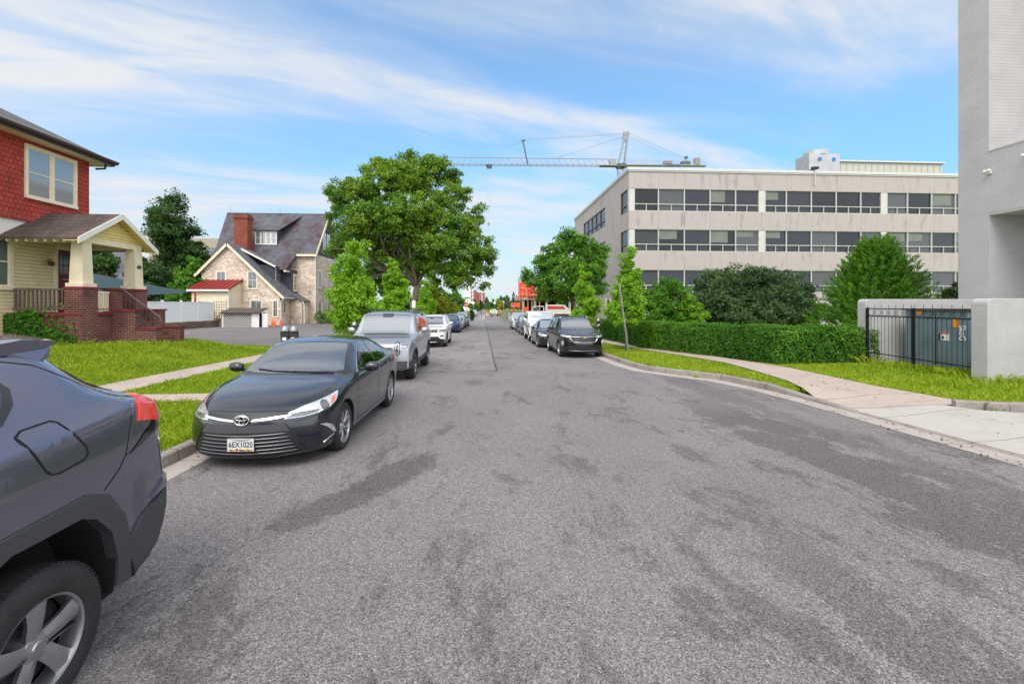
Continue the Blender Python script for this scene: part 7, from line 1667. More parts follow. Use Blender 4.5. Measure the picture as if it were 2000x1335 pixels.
def office():
    x0,y0=13.45,41.2; o=(x0,y0,-0.6); h=thing('office_building',o,'three-storey concrete office building with long ribbon windows','building'); M=lambda:MB(o)
    x1=62; y1=66; ZT,ZC=14.55,14.20
    bands=[(12.66,14.20),(8.90,10.57),(5.14,6.85),(-1.2,3.05)]; wins=[(10.57,12.66),(6.85,8.90),(3.05,5.14)]
    # precast panels: each spandrel panel is its own part
    edges=[x0,x0+2.83]; 
    while edges[-1]<x1: edges.append(edges[-1]+2.47)
    for zi,(za,zb) in enumerate(bands):
        for a,b in zip(edges,edges[1:]): M().box(a+0.008,b-0.008,y0,y0+0.35,za,zb).build('wall_panel',CONCP,h)
        ye=[y0+0.35,44.4,49.4,54.6,60.0,y1]
        for a,b in zip(ye,ye[1:]): M().box(x0,x0+0.35,a+0.012,b-0.012,za,zb).build('wall_panel',CONCP,h)
    M().box(x0+0.3,x1,y0+0.5,y1,-1,14.1).build('core',pm('office_interior',(0.02,0.02,0.022),0.9),h)
    for za,zb in bands: M().box(x0+0.02,x1,y0+0.02,y0+0.3,za+0.01,zb-0.01).build('panel_joint',JOINT,h); M().box(x0+0.02,x0+0.3,y0+0.301,y1,za+0.01,zb-0.01).build('panel_joint',JOINT,h)
    M().box(x0-0.08,x1,y0-0.08,y0+0.5,ZC,ZC+0.12).box(x0-0.08,x0+0.5,y0+0.5,y1+0.1,ZC,ZC+0.12).build('coping',COPING,h)
    M().box(x0-0.14,x1,y0-0.14,y0+0.6,ZC+0.121,ZT).box(x0-0.14,x0+0.6,y0+0.6,y1+0.14,ZC+0.121,ZT).build('coping',COPING,h)
    # solid wall infill on the left face between windows
    for za,zb in wins:
        for a,b in ((43.75,49.4),(60.1,y1)): M().box(x0,x0+0.35,a,b,za,zb).build('wall_panel',CONCP,h)
        for a,b in ((41.75,43.7),(49.5,60.0)):
            g=M().box(x0+0.12,x0+0.2,a,b,za,zb).build('window_glass',OFG[0],h); m=M(); n=1 if b-a<3 else 5
            for k in range(n+1): y=a+(b-a)*k/n; m.box(x0+0.02,x0+0.12,y-0.05,y+0.05,za,zb)
            m.box(x0+0.02,x0+0.12,a,b,za+0.62,za+0.70); m.box(x0+0.0,x0+0.12,a,b,za,za+0.08); m.build('mullion',pm('dark_mullion',(0.10,0.10,0.10),0.5),g)
        M().box(x0+0.04,x0+0.48,y0+0.04,41.70,za,zb).build('corner_column',PALE,h)
        # front ribbon: bays of five windows between pale columns
        x=x0+0.52; bay=0; rs=random.Random(int(za*10))
        while x<x1-3:
            seg=[2.28,2.47,2.47,2.47,2.20]
            if bay>0: seg=[2.10,2.47,2.47,2.47,1.98]
            x_start=x
            for wd in seg:
                k=rs.random(); g=M().box(x,x+wd,y0+0.16,y0+0.22,za+0.06,zb-0.04).build('window_glass',OFG[0 if k<0.5 else 1 if k<0.8 else 2],h)
                m=M(); m.box(x-0.045,x+0.045,y0+0.03,y0+0.16,za+0.06,zb-0.04); m.box(x+0.046,x+wd-0.046,y0+0.04,y0+0.16,za+0.62,za+0.69); m.box(x+wd*0.5-0.03,x+wd*0.5+0.03,y0+0.05,y0+0.15,za+0.061,za+0.62); m.build('mullion',MULL,g)
                if za>6 and za<7 and rs.random()<0.5 or rs.random()<0.2:
                    bw=wd*(0.45+0.5*rs.random()); M().box(x+0.1,x+bw-0.05,y0+0.14,y0+0.158,zb-0.05-rs.uniform(0.5,1.3),zb-0.05).build('window_blind',BLIND,g)
                x+=wd
            m=M(); m.box(x_start,x,y0+0.0,y0+0.16,za,za+0.055); m.box(x_start,x,y0+0.02,y0+0.16,zb-0.039,zb); m.build('window_frame',MULL,h)
            M().box(x+0.046,x+0.62,y0+0.03,y0+0.4,za,zb).build('column',PALE,h); x+=0.66; bay+=1
    # entrance recess at the left corner, ground floor
    M().box(x0-0.02,x0+0.02,45,48.5,-0.6,2.4).build('entrance_recess',DARKIN,h)
    for y in (45.0,46.8,48.5): M().box(x0-0.25,x0-0.03,y-0.1,y+0.1,-0.6,2.6).build('entrance_column',PALE,h)
    # roof plant
    M().box(39.3,53.3,49.6,58,14.0,18.25).build('penthouse',pm('penthouse_cladding',(0.50,0.49,0.42),0.6,var=0.05),h)
    m=M(); 
    for k in range(19): m.box(39.3+k*0.76,39.36+k*0.76,49.56,49.6,14.0,18.1)
    m.build('cladding_rib',pm('cladding_rib',(0.40,0.39,0.34),0.6),h)
    M().box(39.1,53.5,49.4,58,18.251,18.42).build('penthouse_coping',COPING,h)
    c=M().box(35.4,38.9,47.3,49.5,14.0,18.35).build('cooling_tower',pm('galvanised',(0.45,0.46,0.47),0.5,0.3,var=0.15,vscale=1.5),h)
    m=M(); m.lathe([(1.2,18.35),(1.2,18.85),(1.1,18.85),(1.1,18.4)],(37.0,48.4,0),n=24); m.build('fan_shroud',MATS['galvanised'],c)
    for x in (36.6,38.2): m=M(); m.lathe([(0.001,0),(0.22,0),(0.22,0.04)],(x,47.25,17.75),'Y',18); m.build('blue_logo',pm('logo_blue',(0.04,0.16,0.5),0.5),c)
    m=M(); m.box(31.1,31.6,41.4,41.9,14.55,14.75); m.tube((31.3,41.5,14.5),(31.3,41.1,14.7),0.04); m.box(31.0,31.28,40.9,41.2,14.7,14.9); m.box(31.32,31.6,40.9,41.2,14.7,14.9); m.build('floodlight',BLK,h)
    m=M(); m.path([(31.3,41.05,14.6),(31.3,41.05,13.2)],0.05,6); m.build('conduit',MULL,h)
office()
GBR=brick_mat('grey_painted_brick',(0.48,0.465,0.472),(0.465,0.45,0.457),(0.43,0.415,0.42),0.42,0.115,0.008,0.75,0.6,0.08,0.9,stain=((0.36,0.34,0.33),0.6,0.62,0.85))
def brick_tower():
    o=(20,14,-0.2); h=thing('brick_building',o,'grey painted brick building with balcony band at the right edge of the picture','building'); M=lambda:MB(o)
    X=18.0
    M().box(X,26,15.1,16.15,-0.5,16).build('pier',GBR,h)
    M().box(X+0.001,26,2,15.099,5.15,7.35).build('balcony_band',GBR,h)
    M().box(X+1.9,26,2,15.1,-0.5,5.15).build('recessed_wall',GBR,h)
    M().box(X+1.9,26,2,15.1,7.35,16).build('recessed_wall',GBR,h)
    M().box(X+0.02,X+1.9,2,15.09,5.09,5.149).build('balcony_soffit',pm('soffit_white',(0.6,0.6,0.58),0.7),h)
    M().box(X-0.02,X+0.2,2,15.1,7.351,7.40).build('coping',PALE,h)
    for y,z in ((15.05,6.55),(13.9,6.75)):
        m=M(); m.box(X-0.10,X,y-0.05,y+0.05,z,z+0.09); m.ball((X-0.13,y-0.06,z+0.1),0.055,8,6); m.ball((X-0.13,y+0.08,z+0.1),0.055,8,6); m.build('security_light',WHITEP,h)
    m=M(); m.ball((X+1.0,14.0,4.75),0.14,10,6); m.tube((X+1.0,14.0,4.8),(X+1.0,14.0,5.09),0.03); m.build('ceiling_light',BLK,h)
brick_tower()
STUC=pm('grey_stucco',(0.43,0.418,0.425),0.85,var=0.10,vscale=1.6,bump=0.6,bscale=25)
def enclosure():
    o=(13.3,15.2,-0.2); 
    def rounded(x0,x1,y0,y1,z0,z1,label,name='wall_segment'):
        m=MB((x0,y0,z0)); r=0.14
        # top edge on the road side is rounded
        pts=[(x0,y0,z0),(x1,y0,z0),(x1,y0,z1),(x0+r,y0,z1)]+[(x0+r-r*math.sin(a),y0,z1-r+r*math.cos(a)) for a in (0.4,0.8,1.2)]+[(x0,y0,z1-r)]
        m.prism(pts,(0,y1-y0,0)); ob=m.build(name,STUC,bevel=0.02); ob.location=(x0,y0,z0); tag(ob,label,'wall'); return ob
    rounded(13.30,17.7,15.02,15.38,-0.35,2.10,'grey stucco wall behind the green cabinets, beside the hedge','stucco_wall')
    rounded(12.55,17.98,10.55,10.95,-0.35,2.06,'grey stucco wall in front at the right edge, near end of the iron gate','stucco_wall')
    ob=MB((17.7,10.95,0)).box(17.6,17.95,10.96,15.0,-0.3,2.0).build('stucco_wall',STUC); ob.location=(17.7,10.95,0); tag(ob,'grey stucco wall at the back of the cabinets, in shade','wall')
    # iron gate between them
    g=thing('iron_gate',(13.3,15.0,-0.1),'black wrought-iron gate with a row of rings along the top','gate'); og=(13.3,15.0,-0.1)
    IR=pm('black_iron',(0.015,0.015,0.018),0.45,0.3)
    A=Vector((13.30,14.98,0)); B=Vector((12.72,10.98,0)); d=(B-A); L_=d.length; d.normalize()
    def P(t,z): p=A+d*t; return (p.x,p.y,z)
    zb=-0.02; zt=1.80
    for t in (0.03,L_*0.5,L_-0.03): m=MB(og); m.beam(P(t,zb-0.2),P(t,zt),0.07,0.07,up=(d.x,d.y,0)); m.build('post',IR,g)
    nb=26
    for leaf in (0,1):
        t0=0.06+leaf*(L_*0.5); t1=t0+L_*0.5-0.12; m=MB(og)
        for z in (zt-0.03,zt-0.27,0.27): m.beam(P(t0,z),P(t1,z),0.018,0.030)
        m.build('gate_rail',IR,g)
        n=12
        for k in range(n+1):
            t=t0+(t1-t0)*k/n; m=MB(og); m.tube(P(t,0.02),P(t,zt-0.27 if k%2 else zt+0.10),0.0068,n=6)
            m.build('bar',IR,g)
        for k in range(n//2):
            tc=t0+(t1-t0)*(2*k+1)/n; r_=min((t1-t0)/n*0.95,0.115); m=MB(og)
            m.path([P(tc+r_*math.cos(a),zt-0.15+r_*math.sin(a)) for a in [2*PI*i/18 for i in range(19)]],0.007,5); m.build('ring',IR,g)
            for j in (0,1):
                tq=t0+(t1-t0)*(2*k+0.5+j)/n; w_=(t1-t0)/n*0.5; m=MB(og); m.path([P(tq-w_*math.cos(a),zt-0.36+0.075*math.sin(a)) for a in [PI*i/8 for i in range(9)]],0.006,5); m.build('arch_bar',IR,g)
    # green transformer cabinets
    GRN=pm('cabinet_green',(0.13,0.18,0.20),0.55,var=0.22,vscale=1.3,bump=0.05,bscale=30)
    c=thing('transformer_cabinet',(14.9,13.4,-0.1),'large blue-green utility cabinet with orange and white stickers behind the iron gate','utility cabinet'); oc=(14.9,13.4,-0.1)
    MB(oc).box(14.25,16.2,12.5,14.5,-0.15,1.72).build('body',GRN,c,bevel=0.02); MB(oc).box(14.18,16.25,12.45,14.55,1.72,1.78).build('lid',pm('rusty_lid',(0.16,0.13,0.11),0.7,var=0.4,vscale=4),c)
    m=MB(oc); m.box(14.235,14.249,13.45,13.47,0.0,1.65); m.build('door_gap',SEAM,c); m=MB(oc); m.box(14.21,14.25,13.3,13.34,0.8,1.0); m.build('handle',BLK,c)
    ORS=pm('orange_sticker',(0.85,0.26,0.01),0.5); sx=14.238
    m=MB(oc); m.box(sx,sx+0.01,12.78,12.93,1.22,1.46); m.build('sticker',ORS,c)
    m=MB(oc); m.box(sx,sx+0.01,13.92,14.12,1.60,1.68); m.build('sticker',ORS,c)
    s_=MB(oc).box(sx,sx+0.01,13.05,13.30,0.80,1.05).build('warning_label',WHITEP,c); m=MB(oc); m.box(sx-0.002,sx,13.05,13.30,0.99,1.05); m.build('label_band',pm('sticker_red',(0.5,0.06,0.03),0.5),s_); m=MB(oc); m.box(sx-0.002,sx,13.20,13.27,0.84,0.93); m.build('label_pictogram',INKM,s_)
    fm=Matrix.Translation((-oc[0],-oc[1],-oc[2]))
    R90=Matrix(((0,0,-1,sx-0.002),(-1,0,0,13.4),(0,1,0,1.30),(0,0,0,1)))
    text_obj('cabinet_text','CAUTION',0.05,WHITEP,c,fm@Matrix(((0,0,-1,sx-0.002),(-1,0,0,13.18),(0,1,0,1.02),(0,0,0,1))),0.001,0,0.7)
    text_obj('graffiti','SkoG',0.26,WHITEP,c,fm@Matrix(((0,0,-1,sx-0.002),(0,1,0,12.66),(1,0,0,1.06),(0,0,0,1)))@Matrix.Rotation(PI,4,'Z'),0.001,0.004,0.8)
    c2=thing('transformer_cabinet',(14.9,12.0,-0.1),'darker utility cabinet at the near end behind the iron gate','utility cabinet'); oc=(14.9,12.0,-0.1)
    MB(oc).box(14.55,16.4,11.35,12.25,-0.15,1.66).build('body',pm('cabinet_dark_green',(0.030,0.050,0.058),0.55,var=0.2,vscale=1.3),c2,bevel=0.02); MB(oc).box(14.5,16.45,11.3,12.3,1.66,1.71).build('lid',GRN,c2)
enclosure()
# ---------------- crane ----------------
def crane():
    Z=158; k=Z/FOC; X0,Y0=at(1213,Z); g=-1.2; o=(X0,Y0,g); h=thing('tower_crane',o,'white lattice tower crane reaching over the office building','crane')
    CW=pm('crane_white',(0.27,0.28,0.30),0.5); CD=pm('crane_dark',(0.10,0.10,0.11),0.6); CB=pm('crane_cable',(0.28,0.30,0.33),0.5)
    ux,uy=CS,-SN      # the jib lies square across the view in the photo
    def P(px,py,dy=0.0): x,y=at(px,Z); return (x+SN*dy,y+CS*dy,zh(py,Z))
    m=MB(o); w_=1.0
    top=zh(326,Z)
    for sx in (-1,1):
        for sy in (-1,1): m.tube((X0+sx*w_,Y0+sy*w_,g),(X0+sx*w_,Y0+sy*w_,top),0.13,n=6)
    z=g; s=1
    while z<top-2.4:
        for sy in (-1,1): m.tube((X0-w_*s,Y0+sy*w_,z),(X0+w_*s,Y0+sy*w_,z+2.4),0.06,n=4); m.tube((X0-w_,Y0+sy*w_,z),(X0+w_,Y0+sy*w_,z),0.06,n=4)
        for sx in (-1,1): m.tube((X0+sx*w_,Y0-w_*s,z),(X0+sx*w_,Y0+w_*s,z+2.4),0.06,n=4)
        z+=2.4; s=-s
    m.build('mast',CW,h)
    m=MB(o); m.lathe([(0.001,top-0.3),(1.9,top-0.3),(1.9,top+0.8),(0.001,top+0.8)],(X0,Y0,0),n=16); m.build('slewing_ring',CD,h)
    # jib
    m=MB(o); a=P(1205,324); b=P(843,321); n=30
    def jt(t,kind):
        x=a[0]+(b[0]-a[0])*t; y=a[1]+(b[1]-a[1])*t
        if kind=='top': return (x,y,P(1205,311)[2]+(P(843,306.5)[2]-P(1205,311)[2])*t)
        s_=-0.8 if kind=='lo' else 0.8
        return (x+SN*s_,y+CS*s_,a[2]+(b[2]-a[2])*t)
    for kd,r_ in (('top',0.13),('lo',0.13),('hi',0.13)): m.tube(jt(0,kd),jt(1,kd),r_,n=6)
    for i in range(n):
        t0,t1=i/n,(i+1)/n; tm=(t0+t1)/2
        for kd in ('lo','hi'): m.tube(jt(t0,kd),jt(tm,'top'),0.055,n=4); m.tube(jt(tm,'top'),jt(t1,kd),0.055,n=4)
        m.tube(jt(t0,'lo'),jt(t0,'hi'),0.05,n=4)
    m.build('jib',CW,h)
    # apex frame and king post
    m=MB(o)
    for dy in (-0.8,0.8):
        m.tube(P(1207,322,dy),P(1221,262,dy*0.3),0.20,n=6); m.tube(P(1219,322,dy),P(1227,260,dy*0.3),0.24,n=6)
    for q in range(6): t=q/6; m.tube(P(1207+14*t,322-60*t),P(1219+8*(t+0.1),322-62*(t+0.1)),0.08,n=4)
    m.beam(P(1217,262),P(1229,260),0.6,1.2); m.beam(P(1216,268),P(1224,275),0.5,0.8); m.build('apex',CW,h)
    m=MB(o); m.tube(P(1021,274),P(1031,322),0.24,n=6); m.beam(P(1018,274.5),P(1026,274),0.5,0.3); m.build('king_post',CD,h)
    m=MB(o); 
    for p,q in (((1222,262),(1024,274)),((1020,275),(948,304)),((1222,266),(1090,307)),((1020,276),(942,306)),((1221,265),(1086,309)),((1229,261),(1336,309)),((1229,267),(1318,309)),((1222,260),(1024,272))): m.tube(P(*p),P(*q),0.055,n=4)
    m.build('stay_cable',CB,h)
    # counter-jib with railing, ballast and winches
    m=MB(o); m.beam(P(1219,323),P(1378,324),1.8,0.35); m.build('counter_jib',CW,h)
    m=MB(o)
    for i in range(22): px=1226+i*7; 
    for dy in (-0.9,0.9):
        m.tube(P(1224,312,dy),P(1377,313,dy),0.04,n=4); m.tube(P(1224,317,dy),P(1377,318,dy),0.03,n=4)
        for i in range(23): px=1224+i*7; m.tube(P(px,322,dy),P(px,312.5,dy),0.03,n=4)
    m.build('guard_rail',CB,h)
    m=MB(o); m.beam(P(1296,318),P(1312,318),1.6,1.1); m.build('ballast',pm('crane_grey',(0.25,0.25,0.24),0.7),h)
    m=MB(o); m.beam(P(1330,319),P(1347,319),1.6,1.2); m.tube(P(1340,320),P(1340,308),0.14); m.beam(P(1337,308),P(1343,307),0.5,0.8); m.build('winch',CD,h)
    m=MB(o); m.lathe([(0.001,-0.8),(1.1,-0.8),(1.1,1.5),(0.001,1.5)],P(1361,318),n=16); m.build('cable_drum',MATS['crane_grey'],h)
    m=MB(o); m.beam(P(1190,319),P(1203,318),1.6,1.9); m.build('operator_cab',CW,h); m=MB(o); m.beam(P(1171,324.5),P(1206,325),1.4,0.4); m.build('platform',CD,h)
    f=Vector((SN,-CS,0)); x_=Vector((CS,-SN,0)); f=-Vector((SN,CS,0)); tp=Vector(P(1313,324,-1.0))-Vector(o)
    text_obj('crane_lettering','MORROW',1.0,CD,h,Matrix(((x_.x,0,f.x,tp.x),(x_.y,0,f.y,tp.y),(0,1,0,tp.z),(0,0,0,1))),0.02,0.02)
    # trolley, hoist rope, block
    t=MB(o); t.beam(P(949,324),P(961,324),1.4,0.5); t.beam(P(951,327),P(960,327),1.0,0.6); t.build('trolley',CD,h)
    m=MB(o); 
    for px0,px1 in ((951,953.5),(959,955.5)): m.tube(P(px0,326),P(px1,434),0.035,n=4)
    m.tube(P(954.5,440),P(951,478),0.03,n=4); m.tube(P(954.5,440),P(960,478),0.03,n=4); m.build('hoist_rope',CB,h)
    m=MB(o); m._ell(P(954.5,436),0.55,10,8,(0.8,0.5,1.2)); m.build('hook_block',pm('hook_block_yellow',(0.45,0.30,0.10),0.6),h)
    l=thing('crane_load',P(965,502),'small grey pallet-like load hanging from the crane hook','crane load'); ol=P(965,502)
    MB(ol).beam(P(958,504),P(975,504),1.0,0.25).beam(P(960,501),P(969,501),0.8,0.7).build('pallet',MATS['crane_grey'],l)
    m=MB(ol); m.tube(P(951,478),P(960,500),0.03,n=4); m.tube(P(960,478),P(970,500),0.03,n=4); m.build('sling',CB,l)
crane()
# ---------------- signs, meters, construction beyond the crossing ----------------
STEEL=pm('galvanised_post',(0.42,0.43,0.42),0.45,0.4,var=0.1,vscale=10)
def signs():
    p=thing('signpost',(6.32,19.4,gz(6.4,19.4)),'leaning galvanised signpost with two signs seen edge-on beside the small lime tree','sign post'); o=p.location.copy()
    top=(5.82,19.1,2.83); bt=(6.32,19.4,gz(6.4,19.4)-0.1)
    m=MB(o); m.beam(bt,top,0.05,0.03); m.build('post',STEEL,p)
    def along(t): return Vector(bt).lerp(Vector(top),t)
    for a,b,w_ in ((0.80,0.99,0.30),(0.56,0.79,0.24)):
        m=MB(o); u=Vector((0.27,0.96,0)); A=along(a);B=along(b); n=Vector((-0.96,0.27,0))*0.035
        m.prism([A-u*w_/2+n,A+u*w_/2+n,B+u*w_/2+n,B-u*w_/2+n],n*0.15); m.build('sign_panel',pm('sign_back',(0.55,0.55,0.56),0.4,0.4),p)
    # parking meters
    def meter(x,y,label,double=False,z=None,grp='parking meters'):
        z=gz(x,y); q=thing('parking_meter',(x,y,z),label,'parking meter',grp); oo=(x,y,z)
        m=MB(oo); m.tube((x,y,z-0.1),(x,y,z+1.02),0.033,n=10); m.build('post',STEEL,q)
        for dx in ((-0.10,0.10) if double else (0,)):
            hx=x+dx; m=MB(oo); m.prism([(hx-0.075,y-0.05,z+1.04),(hx+0.075,y-0.05,z+1.04),(hx+0.10,y-0.05,z+1.22),(hx+0.09,y-0.05,z+1.30),(hx-0.09,y-0.05,z+1.30),(hx-0.10,y-0.05,z+1.22)],(0,0.10,0)); b=m.build('meter_head',BLK,q,bevel=0.012)
            m=MB(oo); m.lathe([(0.095,z+1.30),(0.085,z+1.37),(0.05,z+1.415),(0.001,z+1.43)],(hx,y,0),n=14); m.build('dome',pm('meter_dome',(0.30,0.31,0.32),0.25,0.5),b,True)
            m=MB(oo); m.box(hx-0.045,hx+0.045,y-0.056,y-0.051,z+1.08,z+1.15); m.build('sticker',WHITEP,b)
        if double: m=MB(oo); m.box(x-0.19,x+0.19,y-0.02,y+0.02,z+1.0,z+1.045); m.build('yoke',STEEL,q); m=MB(oo); m.box(x-0.07,x+0.07,y-0.06,y+0.03,z+0.80,z+0.99); m.build('green_tag',pm('green_tag',(0.02,0.22,0.07),0.5),q)
    meter(-4.55,11.05,'double-headed parking meter with a green tag behind the dark navy sedan',True)
    meter(-4.25,15.4,'single parking meter left of the silver off-roader')
    meter(5.45,21.2,'single parking meter with pale dome behind the black crossover')
    # do-not-enter sign left, far
    RS=pm('sign_red',(0.55,0.02,0.02),0.45); 
    def post_sign(name,px,Z,pytop,kind,label,cat,gap=0.0,zb=None):
        x,y=at(px,Z); zg=road_z(y)+0.1; o_=(x,y,zg); q=thing(name,o_,label,cat); zt=zh(pytop,Z)
        m=MB(o_); m.tube((x,y+0.05,zg-0.1),(x,y+0.05,zt+0.2),0.04,n=6); m.build('post',STEEL,q)
        if kind=='dne': m=MB(o_); m.lathe([(0.001,0),(0.40,0),(0.40,0.03),(0.001,0.03)],(x,y-0.03,zt),'Y',20); s_=m.build('sign_face',RS,q); MB(o_).box(x-0.30,x+0.30,y-0.05,y-0.031,zt-0.06,zt+0.06).build('white_bar',WHITEP,s_)
        if kind=='stop':
            m=MB(o_); m.prism([(x+0.42*math.cos(PI/8+k*PI/4),y-0.03,zt+0.42*math.sin(PI/8+k*PI/4)) for k in range(8)],(0,0.03,0)); s_=m.build('sign_face',RS,q)
            text_obj('stop_text','STOP',0.30,WHITEP,s_,Matrix.Translation((0,0,0))@Matrix(((1,0,0,0),(0,0,-1,-0.04),(0,1,0,zt-zg),(0,0,0,1))),0.003,0.006,0.9)
        if kind=='diamond': m=MB(o_); m.prism([(x+0.45*math.cos(k*PI/2),y-0.03,zt+0.45*math.sin(k*PI/2)) for k in range(4)],(0,0.03,0)); m.build('sign_face',WHITEP,q)
        if kind=='street': m=MB(o_); m.box(x-0.55,x+0.55,y-0.02,y+0.02,zt,zt+0.22); m.build('street_name_plate',pm('street_green',(0.02,0.18,0.09),0.5),q); m=MB(o_); m.box(x-0.02,x+0.02,y-0.5,y+0.5,zt+0.24,zt+0.46); m.build('street_name_plate',MATS['street_green'],q)
        if kind=='plate': m=MB(o_); m.box(x-0.10,x+0.10,y-0.03,y-0.0,zt-0.25,zt+0.15); m.build('sign_face',WHITEP,q)
        return q
    post_sign('do_not_enter_sign',910.5,80,595,'dne','round red do-not-enter sign with white bar at the left of the crossing','road sign')
    post_sign('street_name_sign',913,82,583,'street','green street name sign on a tall post above the do-not-enter sign','street sign')
    post_sign('stop_sign',1002,84,597.5,'stop','red stop sign on the right of the crossing behind the mesh fence','road sign')
    post_sign('road_work_sign',924,95,591,'diamond','pale diamond road sign left of the far street','road sign')
    post_sign('road_work_sign',966,118,591,'diamond','pale diamond sign above the parked vehicle at the end of the street','road sign')
    post_sign('parking_sign',808,26,592,'plate','slim white parking sign post among the young maples','parking sign')
    post_sign('utility_sign',984,96,589,'plate','small pale sign on a thin post beside the far hedge','road sign')
    # dark construction board on posts, right
    x,y=at(1140,33); q=thing('dark_sign_board',(x,y,-0.3),'black sign board with a small white square in front of the round tree trunk','sign board'); o_=(x,y,-0.3)
    z0,z1=zh(593,33),zh(563,33); MB(o_).box(x-0.62,x+0.15,y,y+0.06,z0,z1).build('board',pm('board_black',(0.008,0.014,0.028),0.5),q); MB(o_).box(x+0.12,x+0.5,y+0.07,y+0.12,z0+0.3,z1-0.1).build('board',MATS['board_black'],q); MB(o_).box(x+0.30,x+0.42,y+0.055,y+0.069,z0+0.55,z0+0.72).build('white_square',WHITEP,q)
    MB(o_).tube((x-0.12,y-0.06,-0.5),(x-0.12,y-0.06,z1+0.2),0.045,n=8).build('post',STEEL,q)
signs()
def construction():
    # concrete frame under construction, right side beyond the crossing
    Z=104; x0,y0=at(1020,Z); o=(x0,y0,-1.2); h=thing('construction_building',o,'unfinished concrete building frame wrapped in red-orange netting at the far right','building'); M=lambda:MB(o)
    CN=pm('raw_concrete',(0.42,0.37,0.32),0.9,var=0.2,vscale=0.6); NET=pm('orange_netting',(0.80,0.13,0.045),0.7,var=0.25,vscale=1.5); RT=pm('red_tarpaulin',(0.62,0.02,0.02),0.6,var=0.25,vscale=1)
    zs=zh(585,Z)
    M().box(x0-0.5,x0+34,y0,y0+18,zs,zs+0.9).build('floor_slab',CN,h)
    for k in range(12): 
        M().box(x0+k*2.7,x0+k*2.7+0.5,y0+0.3,y0+0.8,-1.2,zs).build('concrete_column',CN,h)
    M().box(x0+1,x0+34,y0+5,y0+5.2,-1.2,zs).build('dark_interior',DARKIN,h)
    m=M()
    for k in range(5): m.box(x0+0.3+k*0.9,x0+0.55+k*0.9,y0+0.25,y0+0.3,-1.2,zs)
    m.build('plank_screen',pm('tan_boards',(0.35,0.22,0.13),0.8),h)
    M().box(x0-0.9,x0-0.3,y0-0.4,y0-0.2,zs,zs+4.0).box(x0+1.0,x0+2.9,y0-0.4,y0-0.2,zs+0.5,zs+3.8).build('red_tarpaulin',RT,h)
    rs=np.random.default_rng(9)
    for k in range(10):
        a=x0-0.8+k*1.15; b=a+0.9+rs.random()*0.5; za=zs+0.3+rs.random()*0.5; zb=zs+(3.8 if k<3 else 2.6-0.16*k)+rs.random()*0.5
        m=M(); m.prism([(a,y0-0.15,za),(b,y0-0.15,za+rs.random()*0.3),(b-0.1,y0-0.15,zb),(a+0.15,y0-0.15,zb-rs.random()*0.4)],(0,0.06,0)); m.build('orange_netting',NET,h)
    m=M()
    for k in range(9): m.tube((x0-0.6+k*1.6,y0-0.5,zs-0.2),(x0-0.6+k*1.6,y0-0.5,zs+4.4-0.25*k),0.05,n=5)
    for z in (zs+1.2,zs+2.6): m.tube((x0-0.6,y0-0.5,z),(x0+12,y0-0.5,z-0.5),0.045,n=5)
    m.build('scaffold',pm('tan_scaffold',(0.62,0.45,0.30),0.7),h)
    m=M(); m.beam((x0+2,y0-0.8,zs+1.0),(x0+10.5,y0-0.8,zs+1.9),0.25,0.15); m.beam((x0+10,y0-0.6,zs+1.3),(x0+24,y0-0.6,zs+1.0),0.5,0.25); m.build('formwork',MATS['tan_scaffold'],h)
    # open boat-like truck body with red stripe
    Z=64; xa,ya=at(1072,Z); xb,_=at(1112,Z); zt=zh(594,Z); zl=zh(612,Z); q=thing('covered_trailer',(xa,ya,-1),'white covered trailer with a broad red stripe behind the parked cars on the right','trailer'); o=(xa,ya,-1)
    m=MB(o); m.prism([(xa-0.3,ya,zl-0.1),(xa-0.15,ya,zt-0.1),(xb-0.6,ya,zt-0.05),(xb+0.3,ya,zl+0.25),(xb+0.3,ya,zl-0.1)],(0,2.2,0)); m.build('body',WHITEP,q,bevel=0.05)
    m=MB(o); m.prism([(xa-0.2,ya-0.03,zl+0.62),(xa-0.15,ya-0.03,zt-0.2),(xb-0.9,ya-0.03,zt-0.3),(xb-0.5,ya-0.03,zt-0.5),(xb-0.6,ya-0.03,zl+0.62)],(0,0.028,0)); m.build('red_stripe',pm('stripe_red',(0.6,0.05,0.05),0.5),q)
    m=MB(o); m.box(xa,xb,ya+0.1,ya+2,-0.9,zl-0.1); m.build('undercarriage',pm('chassis_dark',(0.04,0.03,0.035),0.8),q)
    for x in (xa+0.6,xb-0.6): m=MB(o); m.lathe([(0.001,-0.1),(0.42,-0.1),(0.42,0.15),(0.001,0.15)],(x,ya,-0.55),'Y',16); m.build('wheel',RUB,q)
    # white truck cab frame with orange panel
    Z=70; xa,ya=at(1033,Z); q=thing('utility_truck',(xa,ya,-1),'white utility truck with open cab frame and orange-red panel behind the far cars','truck'); o=(xa,ya,-1); zt=zh(598,Z); s_=Z/FOC
    MB(o).box(xa-0.9,xa+3.0,ya,ya+2,-0.6,zh(612,Z)).build('body',WHITEP,q,bevel=0.06)
    MB(o).box(xa-0.75,xa-0.05,ya-0.05,ya+0.1,zh(608,Z),zh(599,Z)).build('orange_panel',pm('panel_orange',(0.75,0.10,0.03),0.5),q)
    m=MB(o); 
    for a,b in (((0.2,612),(0.75,598)),((0.75,598),(2.3,598)),((2.3,598),(2.3,612))): m.beam((xa+a[0],ya,zh(a[1],Z)),(xa+b[0],ya,zh(b[1],Z)),0.12,0.12)
    m.build('cab_frame',WHITEP,q); MB(o).box(xa+0.8,xa+1.6,ya+0.3,ya+1.6,zh(612,Z),zh(601,Z)).build('cab_window',PANE,q)
